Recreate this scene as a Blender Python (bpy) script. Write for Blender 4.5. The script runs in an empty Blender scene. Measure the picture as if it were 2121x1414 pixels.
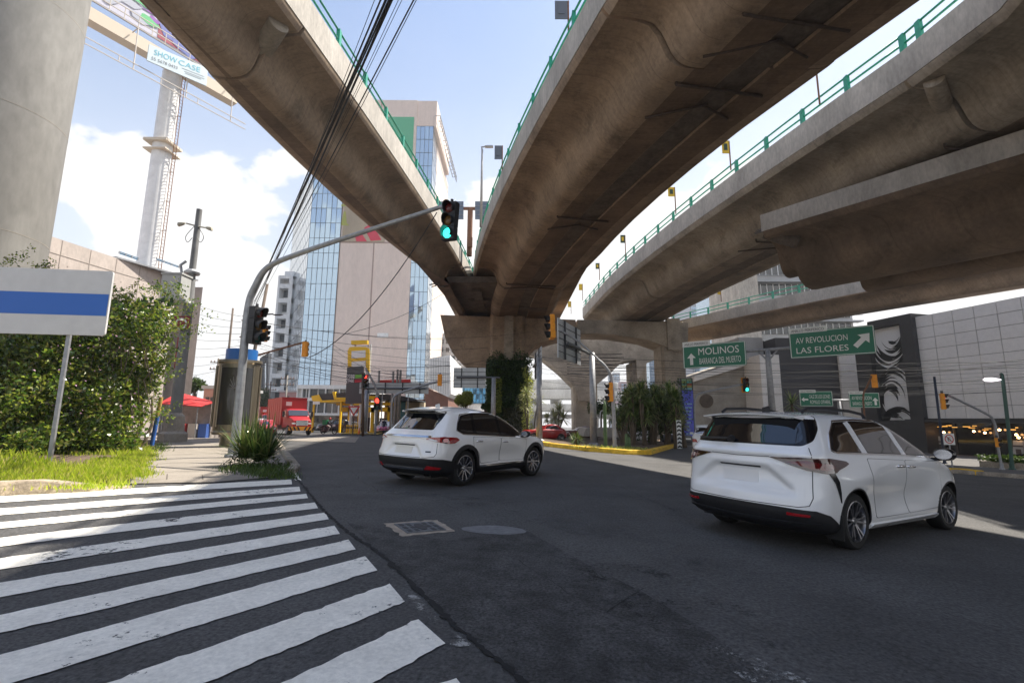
import bpy, bmesh, math, random
import numpy as np
from mathutils import Vector, Matrix, geometry
from mathutils.bvhtree import BVHTree
random.seed(7)
SC = bpy.context.scene
COL = SC.collection
PI = math.pi
R_ = math.radians

# ------------------------------------------------------------ camera
F_PX, PITCH, ROLL, CAM_Z = 1000.0, R_(9.25), R_(0.4), 1.33
CX, CY = 1060.5, 707.0
_r0 = Vector((1, 0, 0)); C_F = Vector((0, math.cos(PITCH), math.sin(PITCH))); _u0 = Vector((0, -math.sin(PITCH), math.cos(PITCH)))
C_R = _r0*math.cos(ROLL) + _u0*math.sin(ROLL); C_U = -_r0*math.sin(ROLL) + _u0*math.cos(ROLL)
cam = bpy.data.objects.new('camera', bpy.data.cameras.new('camera')); COL.objects.link(cam)
cam.data.sensor_width = 36.0; cam.data.lens = 36.0*F_PX/2121.0
cam.data.clip_start = 0.05; cam.data.clip_end = 5000
m = Matrix((C_R, C_U, -C_F)).transposed().to_4x4(); m.translation = (0, 0, CAM_Z)
cam.matrix_world = m
SC.camera = cam

# ------------------------------------------------------------ sun, sky, exposure
SUN_AZ, SUN_EL = R_(60), R_(59)
SUN_D = Vector((math.sin(SUN_AZ)*math.cos(SUN_EL), math.cos(SUN_AZ)*math.cos(SUN_EL), math.sin(SUN_EL)))
sl = bpy.data.lights.new('sun', 'SUN'); sl.energy = 4.4; sl.angle = R_(0.5); sl.color = (1, .93, .82)
so = bpy.data.objects.new('sun', sl); COL.objects.link(so); so.location = (0, 0, 60)
so.rotation_euler = SUN_D.to_track_quat('Z', 'Y').to_euler()
SC.view_settings.view_transform = 'Standard'; SC.view_settings.look = 'None'
SC.view_settings.exposure = 1.27; SC.view_settings.gamma = 1.0
SC.render.engine = 'CYCLES'
SC.cycles.max_bounces = 8; SC.cycles.diffuse_bounces = 4; SC.cycles.transparent_max_bounces = 12
SC.cycles.sample_clamp_indirect = 6.0
try:
    SC.cycles.use_denoising = True
except Exception:
    pass

W = bpy.data.worlds.new('World'); SC.world = W; W.use_nodes = True
nt = W.node_tree; N = nt.nodes; L = nt.links; N.clear()
def nd(t, **k):
    n = N.new(t)
    for a, b in k.items(): setattr(n, a, b)
    return n
def mth(op, a, b=None, c=None, clamp=False):
    n = nd('ShaderNodeMath', operation=op); n.use_clamp = clamp
    for i, v in enumerate((a, b, c)):
        if v is None: continue
        if isinstance(v, (int, float)): n.inputs[i].default_value = v
        else: L.new(v, n.inputs[i])
    return n.outputs[0]
sky = nd('ShaderNodeTexSky', sky_type='NISHITA'); sky.sun_disc = False
sky.sun_elevation = SUN_EL; sky.sun_rotation = SUN_AZ; sky.air_density = 1.0; sky.dust_density = 0.6; sky.ozone_density = 1.0
tc = nd('ShaderNodeTexCoord'); sx = nd('ShaderNodeSeparateXYZ'); L.new(tc.outputs['Generated'], sx.inputs[0])
mp = nd('ShaderNodeMapping'); mp.inputs['Scale'].default_value = (1.0, 1.0, 1.7); mp.inputs['Location'].default_value = (.23, .41, .08)
L.new(tc.outputs['Generated'], mp.inputs[0])
n1 = nd('ShaderNodeTexNoise'); n1.inputs['Scale'].default_value = 3.1; n1.inputs['Detail'].default_value = 9; n1.inputs['Roughness'].default_value = .56
L.new(mp.outputs[0], n1.inputs['Vector'])
n2 = nd('ShaderNodeTexNoise'); n2.inputs['Scale'].default_value = 1.3; n2.inputs['Detail'].default_value = 4
L.new(mp.outputs[0], n2.inputs['Vector'])
# cloud cover: more towards the horizon and towards the sun's side
cover = mth('ADD', mth('MULTIPLY_ADD', sx.outputs[2], -2.2, 1.22), mth('MULTIPLY', sx.outputs[0], .34))
dens = mth('ADD', mth('MULTIPLY_ADD', n1.outputs[0], 1.25, -.62), mth('MULTIPLY_ADD', cover, .5, mth('MULTIPLY_ADD', n2.outputs[0], .5, -.30)))
cum = nd('ShaderNodeMapRange'); cum.interpolation_type = 'SMOOTHSTEP'; L.new(dens, cum.inputs[0])
cum.inputs[1].default_value = .06; cum.inputs[2].default_value = .17
veil = nd('ShaderNodeMapRange'); veil.interpolation_type = 'SMOOTHSTEP'; L.new(cover, veil.inputs[0])
veil.inputs[1].default_value = -.75; veil.inputs[2].default_value = .95; veil.inputs[4].default_value = .86
fac = mth('MAXIMUM', cum.outputs[0], veil.outputs[0])
mix = nd('ShaderNodeMix', data_type='RGBA'); L.new(fac, mix.inputs[0]); L.new(sky.outputs[0], mix.inputs[6])
ccol = nd('ShaderNodeMix', data_type='RGBA'); L.new(n1.outputs[0], ccol.inputs[0])
ccol.inputs[6].default_value = (3.45, 3.62, 3.75, 1); ccol.inputs[7].default_value = (5.6, 5.45, 5.3, 1)
L.new(ccol.outputs[2], mix.inputs[7])
bg = nd('ShaderNodeBackground'); bg.inputs[1].default_value = 0.10; L.new(mix.outputs[2], bg.inputs[0])
wo = nd('ShaderNodeOutputWorld'); L.new(bg.outputs[0], wo.inputs[0])

# ------------------------------------------------------------ pixel / world helpers
def _sp(t, w):
    t = t/w
    return w*(t if t > 40 else math.log1p(math.exp(max(-40, t))))
def gz(x, y):                       # height of the ground: falls to the right and away
    return -.032*_sp(x+4, 2.0) - .009*_sp(y-20, 3.0)
def ray(px, py): return C_R*(px-CX) + C_U*(CY-py) + C_F*F_PX
EYE = Vector((0, 0, CAM_Z))
def G(px, py, dz=0):
    d = ray(px, py); z = -.1
    for i in range(70):
        P = d*((z+dz-CAM_Z)/d.z); z = .5*z + .5*gz(P.x, P.y)
    return Vector((P.x, P.y, z+dz))
def AY(px, py, Y): d = ray(px, py); return EYE + d*(Y/d.y)
def AH(px, py, z): d = ray(px, py); return EYE + d*((z-CAM_Z)/d.z)
def ONP(px, py, P0, n): d = ray(px, py); return EYE + d*((P0-EYE).dot(n)/d.dot(n))
def gnd(x, y, dz=0): return Vector((x, y, gz(x, y)+dz))

# ------------------------------------------------------------ mesh builder
WM = {}
def wm(o): return WM.get(o.name, Matrix.Identity(4))
def tag(o, label=None, cat=None, group=None, kind=None):
    if label: o['label'] = label
    if cat: o['category'] = cat
    if group: o['group'] = group
    if kind: o['kind'] = kind
    return o
def thing(name, loc, label, cat, group=None, rz=0, mat=None):
    o = bpy.data.objects.new(name, None); COL.objects.link(o); o.empty_display_size = .2
    M = mat if mat is not None else Matrix.Translation(Vector(loc)) @ Matrix.Rotation(rz, 4, 'Z')
    o.matrix_world = M; WM[o.name] = M.copy()
    return tag(o, label, cat, group)
KIDS = {}
def kids(o): return KIDS.get(o.name, [])
def copytree(o, mat=None, parent=None, label=None):
    c = o.copy(); COL.objects.link(c)
    if parent is not None:
        c.parent = parent; c.matrix_parent_inverse = Matrix.Identity(4); KIDS.setdefault(parent.name, []).append(c); WM[c.name] = wm(parent)
    if mat is not None: c.matrix_world = mat; WM[c.name] = mat.copy()
    if label: c['label'] = label
    for k in list(kids(o)): copytree(k, None, c)
    return c
def frame(d):
    d = Vector(d).normalized(); a = Vector((0, 0, 1)) if abs(d.z) < .95 else Vector((1, 0, 0))
    u = a.cross(d).normalized(); return u, d.cross(u).normalized(), d
class MB:
    def __init__(s): s.v = []; s.f = []; s.m = []; s.mi = 0
    def add(s, vs, fs):
        o = len(s.v); s.v += [tuple(q) for q in vs]; s.f += [tuple(i+o for i in q) for q in fs]; s.m += [s.mi]*len(fs); return s
    def box(s, c, d, R=None):
        c = Vector(c); h = Vector(d)/2; vs = []
        for x, y, z in ((-1,-1,-1),(1,-1,-1),(1,1,-1),(-1,1,-1),(-1,-1,1),(1,-1,1),(1,1,1),(-1,1,1)):
            q = Vector((x*h.x, y*h.y, z*h.z)); vs.append(c + (R @ q if R else q))
        return s.add(vs, [(3,2,1,0),(4,5,6,7),(0,1,5,4),(1,2,6,5),(2,3,7,6),(3,0,4,7)])
    def bx(s, a, b):
        return s.box([(a[i]+b[i])/2 for i in range(3)], [abs(b[i]-a[i]) for i in range(3)])
    def beam(s, a, b, w, h=None, up=(0, 0, 1)):
        a = Vector(a); b = Vector(b); d = (b-a); l = d.length; d = d/l; u = Vector(up)
        if abs(u.dot(d)) > .98: u = Vector((0, 1, 0))
        x = d.cross(u).normalized(); z = x.cross(d)
        return s.box((a+b)/2, (w, l, h or w), Matrix((x, d, z)).transposed())
    def cyl(s, a, b, r0, r1=None, n=12, cap=True):
        return s.loft([s.circ(a, Vector(b)-Vector(a), r0, n), s.circ(b, Vector(b)-Vector(a), r0 if r1 is None else r1, n)], cap)
    @staticmethod
    def circ(c, d, r, n):
        u, v, w = frame(d); c = Vector(c); return [c + u*(r*math.cos(2*PI*i/n)) + v*(r*math.sin(2*PI*i/n)) for i in range(n)]
    def tube(s, pts, r, n=8):
        pts = [Vector(p) for p in pts]; secs = []; u = None
        for i, p in enumerate(pts):
            d = (pts[min(i+1, len(pts)-1)] - pts[max(i-1, 0)]).normalized()
            if u is None: u = frame(d)[0]
            u = (u - d*u.dot(d)).normalized(); v = d.cross(u)
            rr = r[i] if isinstance(r, (list, tuple)) else r
            secs.append([p + u*(rr*math.cos(2*PI*k/n)) + v*(rr*math.sin(2*PI*k/n)) for k in range(n)])
        return s.loft(secs, True)
    def loft(s, secs, cap=True, close=True):
        n = len(secs[0]); vs = [q for c in secs for q in c]; fs = []
        for i in range(len(secs)-1):
            for k in range(n if close else n-1):
                k2 = (k+1) % n; fs.append((i*n+k, i*n+k2, (i+1)*n+k2, (i+1)*n+k))
        if cap: fs += [tuple(range(n-1, -1, -1)), tuple((len(secs)-1)*n+k for k in range(n))]
        return s.add(vs, fs)
    def prism(s, poly, vec):
        vec = Vector(vec); return s.loft([[Vector(p) for p in poly], [Vector(p)+vec for p in poly]])
    def quad(s, *p): return s.add(p, [tuple(range(len(p)))])
    def lathe(s, c, ax, prof, n=24, cap=True):      # prof: (radius, height along ax)
        u, v, w = frame(ax); c = Vector(c)
        secs = [[c + w*h + u*(r*math.cos(2*PI*k/n)) + v*(r*math.sin(2*PI*k/n)) for k in range(n)] for r, h in prof]
        return s.loft(secs, cap)
    def text(s, t, o, ex, ey, h, width=None, align='LEFT', off=.0):
        vs, fs, w = text_mesh(t); o = Vector(o); ex = Vector(ex).normalized(); ey = Vector(ey).normalized()
        kx = (width/w) if width else h; x0 = {'LEFT': 0, 'CENTER': -w*kx/2, 'RIGHT': -w*kx}[align]; nn = ex.cross(ey)
        return s.add([o + ex*(x0+x*kx) + ey*(y*h) + nn*off for x, y in vs], fs)
    def build(s, name, mats, parent=None, smooth=None, local=False):
        me = bpy.data.meshes.new(name)
        vs = s.v
        if parent is not None and not local:
            inv = wm(parent).inverted(); vs = [inv @ Vector(q) for q in vs]
        me.from_pydata([tuple(q) for q in vs], [], s.f)
        for mt in (mats if isinstance(mats, (list, tuple)) else [mats]): me.materials.append(mt)
        if any(s.m): me.polygons.foreach_set('material_index', s.m)
        me.validate(); me.update()
        if smooth is not None:
            me.polygons.foreach_set('use_smooth', [True]*len(me.polygons))
            if smooth < 179: me.set_sharp_from_angle(angle=R_(smooth))
        o = bpy.data.objects.new(name, me); COL.objects.link(o)
        if parent is not None: attach(o, parent)
        return o
def attach(o, parent):
    o.parent = parent; KIDS.setdefault(parent.name, []).append(o); WM[o.name] = wm(parent).copy()
_tm = {}
def text_mesh(t):
    if t not in _tm:
        cu = bpy.data.curves.new('t', 'FONT'); cu.body = t; cu.size = 1.4; cu.resolution_u = 3; ob = bpy.data.objects.new('t', cu); COL.objects.link(ob)
        bpy.context.view_layer.update()
        me = bpy.data.meshes.new_from_object(ob.evaluated_get(bpy.context.evaluated_depsgraph_get()))
        vs = [(q.co.x, q.co.y) for q in me.vertices]; fs = [tuple(p.vertices) for p in me.polygons]
        x0 = min(q[0] for q in vs); w = max(q[0] for q in vs) - x0; vs = [(a-x0, b) for a, b in vs]
        bpy.data.objects.remove(ob); bpy.data.curves.remove(cu); bpy.data.meshes.remove(me)
        _tm[t] = (vs, fs, w)
    return _tm[t]

# ------------------------------------------------------------ materials
MT = {}
def mat(name, col, rough=.6, metal=0, spec=.5, noise=None, bump=None, emit=0, coat=0, ecol=None, stretch=None, noise2=None, island=None, trans=0):
    if name in MT: return MT[name]
    mt = bpy.data.materials.new(name); mt.use_nodes = True; t = mt.node_tree; b = t.nodes['Principled BSDF']; l = t.links
    b.inputs['Base Color'].default_value = (*col, 1); b.inputs['Roughness'].default_value = rough; b.inputs['Metallic'].default_value = metal
    b.inputs['Specular IOR Level'].default_value = spec; b.inputs['Coat Weight'].default_value = coat
    if emit: b.inputs['Emission Color'].default_value = (*(ecol or col), 1); b.inputs['Emission Strength'].default_value = emit
    src = None
    if noise or noise2 or bump:
        co = t.nodes.new('ShaderNodeTexCoord'); vec = co.outputs['Object']
        if stretch:
            mpn = t.nodes.new('ShaderNodeMapping'); mpn.inputs['Scale'].default_value = stretch; l.new(vec, mpn.inputs[0]); vec = mpn.outputs[0]
    def layer(src, sc, amt, detail=6):
        n = t.nodes.new('ShaderNodeTexNoise'); n.inputs['Scale'].default_value = sc; n.inputs['Detail'].default_value = detail; n.inputs['Roughness'].default_value = .62
        l.new(vec, n.inputs['Vector'])
        r = t.nodes.new('ShaderNodeMapRange'); l.new(n.outputs[0], r.inputs[0]); r.inputs[1].default_value = .3; r.inputs[2].default_value = .7
        r.inputs[3].default_value = 1-amt; r.inputs[4].default_value = 1+amt
        x = t.nodes.new('ShaderNodeMix'); x.data_type = 'RGBA'; x.blend_type = 'MULTIPLY'; x.inputs[0].default_value = 1
        if src is None: x.inputs[6].default_value = (*col, 1)
        else: l.new(src, x.inputs[6])
        l.new(r.outputs[0], x.inputs[7]); return x.outputs[2]
    if noise: src = layer(src, *noise)
    if noise2: src = layer(src, *noise2)
    if island:                       # each leaf, card or stone takes its own tone
        g = t.nodes.new('ShaderNodeNewGeometry'); cr = t.nodes.new('ShaderNodeValToRGB')
        for i, c in enumerate(island):
            e = cr.color_ramp.elements[i] if i < 2 else cr.color_ramp.elements.new(1)
            e.position = i/(len(island)-1); e.color = (*c, 1)
        l.new(g.outputs['Random Per Island'], cr.inputs[0]); src = cr.outputs[0]
    if src is not None: l.new(src, b.inputs['Base Color'])
    if bump:
        n = t.nodes.new('ShaderNodeTexNoise'); n.inputs['Scale'].default_value = bump[0]; n.inputs['Detail'].default_value = 5; l.new(vec, n.inputs['Vector'])
        bp = t.nodes.new('ShaderNodeBump'); bp.inputs['Strength'].default_value = bump[1]; bp.inputs['Distance'].default_value = bump[2] if len(bump) > 2 else .02
        l.new(n.outputs[0], bp.inputs['Height']); l.new(bp.outputs[0], b.inputs['Normal'])
    if trans:
        tr = t.nodes.new('ShaderNodeBsdfTranslucent'); ad = t.nodes.new('ShaderNodeMixShader'); ad.inputs[0].default_value = trans
        if src is not None: l.new(src, tr.inputs[0])
        else: tr.inputs[0].default_value = (*col, 1)
        l.new(b.outputs[0], ad.inputs[1]); l.new(tr.outputs[0], ad.inputs[2]); l.new(ad.outputs[0], t.nodes['Material Output'].inputs[0])
    MT[name] = mt; return mt

asphalt = mat('asphalt', (.070, .068, .067), .85, noise=(.9, .26), noise2=(34, .65), bump=(55, .6, .015))
asphalt_worn = mat('asphalt_worn', (.050, .049, .049), .88, noise=(4, .55), noise2=(42, .85), bump=(45, 1, .025))
concrete = mat('concrete', (.34, .31, .27), .85, noise=(.5, .28), noise2=(9, .16), bump=(14, .25, .02))
concrete_lt = mat('concrete_light', (.43, .40, .36), .85, noise=(.7, .22), noise2=(7, .18), bump=(14, .2, .02), stretch=(1, 1, .35))
concrete_br = mat('concrete_brown', (.42, .30, .215), .8, noise=(.42, .42), noise2=(3.2, .24), bump=(9, .25, .03), stretch=(1, .55, 1))
concrete_gr = mat('concrete_grey', (.43, .39, .34), .82, noise=(.4, .35), noise2=(4.5, .24), bump=(9, .25, .03), stretch=(1, 1, .3))
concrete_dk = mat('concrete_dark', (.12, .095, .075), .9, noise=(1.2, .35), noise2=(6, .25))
pavement = mat('pavement', (.25, .22, .185), .9, noise=(1.2, .2), noise2=(25, .2), bump=(40, .2, .01))
kerb_m = mat('kerb_concrete', (.30, .26, .21), .9, noise=(3, .4), noise2=(20, .3), bump=(18, .5, .03))
kerb_y = mat('kerb_yellow', (.72, .45, .03), .75, noise=(3, .25), noise2=(18, .2))
def deck_mat(name, col, joint=1.22):
    """weathered cast concrete: broad stains, striations across the deck, board joints every metre or so"""
    mt = mat(name, col, .82, noise=(.33, .34), noise2=(5.5, .16), bump=(10, .3, .03)); t = mt.node_tree; l = t.links; b = t.nodes['Principled BSDF']; src = b.inputs['Base Color'].links[0].from_socket
    co = t.nodes.new('ShaderNodeTexCoord'); mp_ = t.nodes.new('ShaderNodeMapping'); mp_.inputs['Scale'].default_value = (.22, 4.2, .22); l.new(co.outputs['Object'], mp_.inputs[0])
    n = t.nodes.new('ShaderNodeTexNoise'); n.inputs['Scale'].default_value = 1.6; n.inputs['Detail'].default_value = 8; n.inputs['Roughness'].default_value = .7; l.new(mp_.outputs[0], n.inputs['Vector'])
    r = t.nodes.new('ShaderNodeMapRange'); l.new(n.outputs[0], r.inputs[0]); r.inputs[1].default_value = .34; r.inputs[2].default_value = .68; r.inputs[3].default_value = .87; r.inputs[4].default_value = 1.11
    sp = t.nodes.new('ShaderNodeSeparateXYZ'); l.new(co.outputs['Object'], sp.inputs[0])
    def m_(op, a, v=None):
        k = t.nodes.new('ShaderNodeMath'); k.operation = op; l.new(a, k.inputs[0])
        if v is not None: k.inputs[1].default_value = v
        return k.outputs[0]
    fr = m_('FRACT', m_('DIVIDE', sp.outputs[1], joint)); jl = t.nodes.new('ShaderNodeMapRange'); l.new(fr, jl.inputs[0]); jl.inputs[1].default_value = .0; jl.inputs[2].default_value = .028; jl.inputs[3].default_value = .68; jl.inputs[4].default_value = 1
    fx = m_('FRACT', m_('DIVIDE', sp.outputs[0], .61)); jx = t.nodes.new('ShaderNodeMapRange'); l.new(fx, jx.inputs[0]); jx.inputs[1].default_value = 0; jx.inputs[2].default_value = .04; jx.inputs[3].default_value = .84; jx.inputs[4].default_value = 1
    m0 = t.nodes.new('ShaderNodeMath'); m0.operation = 'MULTIPLY'; l.new(jx.outputs[0], m0.inputs[0]); l.new(jl.outputs[0], m0.inputs[1])
    mul = t.nodes.new('ShaderNodeMath'); mul.operation = 'MULTIPLY'; l.new(r.outputs[0], mul.inputs[0]); l.new(m0.outputs[0], mul.inputs[1])
    n3 = t.nodes.new('ShaderNodeTexNoise'); n3.inputs['Scale'].default_value = .55; n3.inputs['Detail'].default_value = 10; n3.inputs['Roughness'].default_value = .72; l.new(co.outputs['Object'], n3.inputs['Vector'])
    r3 = t.nodes.new('ShaderNodeMapRange'); l.new(n3.outputs[0], r3.inputs[0]); r3.inputs[1].default_value = .52; r3.inputs[2].default_value = .66; r3.inputs[3].default_value = 1; r3.inputs[4].default_value = .62
    mu2 = t.nodes.new('ShaderNodeMath'); mu2.operation = 'MULTIPLY'; l.new(mul.outputs[0], mu2.inputs[0]); l.new(r3.outputs[0], mu2.inputs[1])
    x = t.nodes.new('ShaderNodeMix'); x.data_type = 'RGBA'; x.blend_type = 'MULTIPLY'; x.inputs[0].default_value = 1; l.new(src, x.inputs[6]); l.new(mu2.outputs[0], x.inputs[7]); l.new(x.outputs[2], b.inputs['Base Color']); return mt
deck_br = deck_mat('deck_concrete_brown', (.30, .218, .15)); soot = deck_mat('shaded_soffit_concrete', (.17, .115, .077)); soffit_shade_g = deck_mat('shaded_soffit_grey_concrete', (.21, .165, .125)); deck_gr = deck_mat('deck_concrete_grey', (.315, .268, .212)); deck_dk = deck_mat('deck_concrete_dirt_shade', (.165, .117, .08), 2.4)  # soffit copies are darkened for underside shade; spur copy mixes dirt and shade
steel_gal = mat('galvanised_steel', (.33, .34, .36), .5, .55, noise=(6, .2))
steel_dk = mat('dark_steel', (.07, .07, .075), .5, .3)
steel_wh = mat('white_steel', (.72, .72, .72), .45, noise=(1.5, .12))
rust = mat('rusty_steel', (.20, .10, .06), .8, noise=(8, .3))
green_rail = mat('green_paint', (.02, .30, .20), .5, noise=(3, .2))
black_pl = mat('black_plastic', (.014, .014, .016), .5)
black_gl = mat('black_gloss', (.008, .008, .010), .12, spec=.6)
white_p = mat('white_paint', (.78, .78, .76), .55)
glass_dk = mat('tinted_glass', (.006, .007, .009), .02, spec=1.0, coat=1.0)
rubber = mat('tyre_rubber', (.014, .014, .014), .8, bump=(30, .2, .01))
alloy = mat('alloy', (.62, .62, .64), .25, 1.0)
alloy_dk = mat('dark_alloy', (.06, .06, .065), .35, .8)
chrome = mat('chrome', (.75, .75, .77), .12, 1.0)
red_l = mat('red_lens', (.30, .006, .010), .08, spec=.8, coat=1)
dark_l = mat('smoked_lens', (.035, .004, .006), .05, spec=.9, coat=1)
clear_l = mat('clear_lens', (.75, .76, .78), .1, spec=.8)
orange_l = mat('amber_lens', (.8, .25, .02), .15)
car_white = mat('pearl_white_paint', (.86, .85, .83), .28, spec=.6, coat=1.0)
car_silverw = mat('cool_white_paint', (.85, .86, .87), .26, spec=.6, coat=1.0)
wood = mat('weathered_wood', (.13, .10, .08), .9, noise=(3, .3), stretch=(8, 8, .6))
soil = mat('soil', (.11, .075, .05), .95, noise=(4, .4), noise2=(30, .3), bump=(20, .6, .04))
amber = mat('signal_amber_paint', (.85, .33, .02), .5, noise=(4, .15))
# ============================================================ the ground
def struct(o): o['kind'] = 'structure'; return o
def sheet(name, xs, ys, dz, mt):
    b = MB(); nx, ny = len(xs), len(ys)
    b.add([gnd(x, y, dz) for y in ys for x in xs], [(j*nx+i, j*nx+i+1, (j+1)*nx+i+1, (j+1)*nx+i) for j in range(ny-1) for i in range(nx-1)])
    return struct(b.build(name, mt, smooth=180))
def axis(lo, hi, fine_lo, fine_hi, st):
    a = [fine_lo]
    while a[-1] < fine_hi: a.append(a[-1]+st)
    s = st
    while a[-1] < hi: s *= 1.5; a.append(a[-1]+s)
    s = st; b = [fine_lo]
    while b[-1] > lo: s *= 1.5; b.append(b[-1]-s)
    return b[:0:-1] + a
sheet('road', axis(-900, 900, -30, 50, 1.0), axis(-600, 1500, -12, 60, 1.0), 0, asphalt)
def poly_fill(pts, step):           # 2D outline -> CDT vertices, triangles
    out = []
    for i, p in enumerate(pts):
        q = pts[(i+1) % len(pts)]; n = max(1, int(math.dist(p, q)/step+.5))
        out += [(p[0]+(q[0]-p[0])*k/n, p[1]+(q[1]-p[1])*k/n) for k in range(n)]
    vs = [Vector(p) for p in out]; n0 = len(vs)
    xs = [p[0] for p in out]; ys = [p[1] for p in out]
    A = np.array(out); B = np.roll(A, -1, 0)
    y = min(ys)+step/2
    while y < max(ys):
        x = min(xs)+step/2
        while x < max(xs):
            inside = False
            c = ((A[:, 1] > y) != (B[:, 1] > y)); 
            if c.any():
                a = A[c]; b = B[c]; xi = a[:, 0] + (y-a[:, 1])*(b[:, 0]-a[:, 0])/(b[:, 1]-a[:, 1]); inside = (xi > x).sum() % 2 == 1
            if inside and ((A-np.array((x, y)))**2).sum(1).min() > (step*.45)**2: vs.append(Vector((x, y)))
            x += step
        y += step
    r = geometry.delaunay_2d_cdt(vs, [(i, (i+1) % n0) for i in range(n0)], [], 1, 1e-6)
    return r[0], r[2]
def ground_poly(name, pts, dz, mt, step=.6, kind=True, parent=None):
    v, f = poly_fill([(p[0], p[1]) for p in pts], step); b = MB(); b.add([gnd(p.x, p.y, dz) for p in v], f)
    o = b.build(name, mt, parent); return struct(o) if kind else o
def smooth_closed(pts, n=6, jit=0):
    out = []; m = len(pts)
    for i in range(m):
        p0, p1, p2, p3 = [Vector(pts[(i+k) % m][:2]) for k in (-1, 0, 1, 2)]
        for k in range(n):
            t = k/n; q = .5*((2*p1)+(p2-p0)*t+(2*p0-5*p1+4*p2-p3)*t*t+(3*p1-p0-3*p2+p3)*t**3)
            out.append((q.x+random.uniform(-jit, jit), q.y+random.uniform(-jit, jit)))
    return out
# coarse dark asphalt lane right of the long crack
g = lambda *a: [G(*p) for p in a]
ground_poly('worn_road', [G(*p) for p in ((720, 1083), (930, 1120), (1075, 1090), (1210, 1165), (1330, 1225), (1470, 1310), (1590, 1400))] + [(1.6, 1.9), (1.2, .4), (.9, -1.5), (.75, 1.2), (.5, 2.4)] +
            [G(*p) for p in ((1090, 1413), (925, 1283), (802, 1160))], .003, asphalt_worn, .35)
# painted zebra stripes, worn
zp = mat('zebra_paint', (.84, .80, .71), .7, noise=(3, .10), noise2=(26, .14), bump=(60, .3, .01))
t = zp.node_tree; l = t.links; bs = t.nodes['Principled BSDF']; co = t.nodes.new('ShaderNodeTexCoord')
na = t.nodes.new('ShaderNodeTexNoise'); na.inputs['Scale'].default_value = 11; na.inputs['Detail'].default_value = 10; na.inputs['Roughness'].default_value = .75; l.new(co.outputs['Object'], na.inputs['Vector'])
nb = t.nodes.new('ShaderNodeTexNoise'); nb.inputs['Scale'].default_value = .8; nb.inputs['Detail'].default_value = 3; l.new(co.outputs['Object'], nb.inputs['Vector'])
ma = t.nodes.new('ShaderNodeMath'); ma.operation = 'MULTIPLY_ADD'; l.new(nb.outputs[0], ma.inputs[0]); ma.inputs[1].default_value = .75; l.new(na.outputs[0], ma.inputs[2])
mr = t.nodes.new('ShaderNodeMapRange'); l.new(ma.outputs[0], mr.inputs[0]); mr.inputs[1].default_value = .685; mr.inputs[2].default_value = .735
tp = t.nodes.new('ShaderNodeBsdfTransparent'); mx = t.nodes.new('ShaderNodeMixShader'); l.new(mr.outputs[0], mx.inputs[0]); l.new(tp.outputs[0], mx.inputs[1]); l.new(bs.outputs[0], mx.inputs[2])
l.new(mx.outputs[0], t.nodes['Material Output'].inputs[0])
zb = MB()
zdir = Vector((-1, -.96)).normalized()
rights = [((604, 993), (604, 1003)), ((620, 1008), (622, 1018)), ((634, 1023), (638, 1032)), ((652, 1041), (658, 1053)), ((673, 1062), (681, 1076)), ((694, 1089), (704, 1106)),
          ((724, 1118), (738, 1138)), ((758, 1152), (780, 1182)), ((808, 1209), (839, 1247)), ((866, 1283), (918, 1334)), ((945, 1404), (1010, 1480))]
lefts = [((0, 1029), (0, 1040)), ((0, 1052), (0, 1069)), ((0, 1079), (0, 1099)), ((0, 1112), (0, 1135)), ((0, 1155), (0, 1183)), ((0, 1206), (0, 1240)), ((0, 1270), (0, 1318)), ((0, 1362), (0, 1420)),
         ((235, 1414), (420, 1414)), ((600, 1414), (770, 1414)), ((880, 1440), (960, 1500))]
for (ra, rb), (la, lb) in zip(rights, lefts):
    A, B, C, D = [G(*q) for q in (ra, rb, lb, la)]
    d1 = (D-A).xy.normalized(); d2 = (C-B).xy.normalized(); dd = ((d1+d2)/2)
    n = 150; Ln = 9.0 if ra[1] > 1200 else 13.0
    up = []; lo = []
    wob = [random.uniform(0, 6) for _ in range(4)]
    for k in range(n+1):
        j = lambda: random.gauss(0, .007)
        p = A.xy + dd*(Ln*k/n); q = B.xy + dd*(Ln*k/n)
        up.append(gnd(p.x+j(), p.y+j(), .008)); lo.append(gnd(q.x+j(), q.y+j(), .008))
    zb.add(up+lo, [(k, k+1, n+2+k, n+1+k) for k in range(n)])
struct(zb.build('zebra_crossing', zp))
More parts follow.
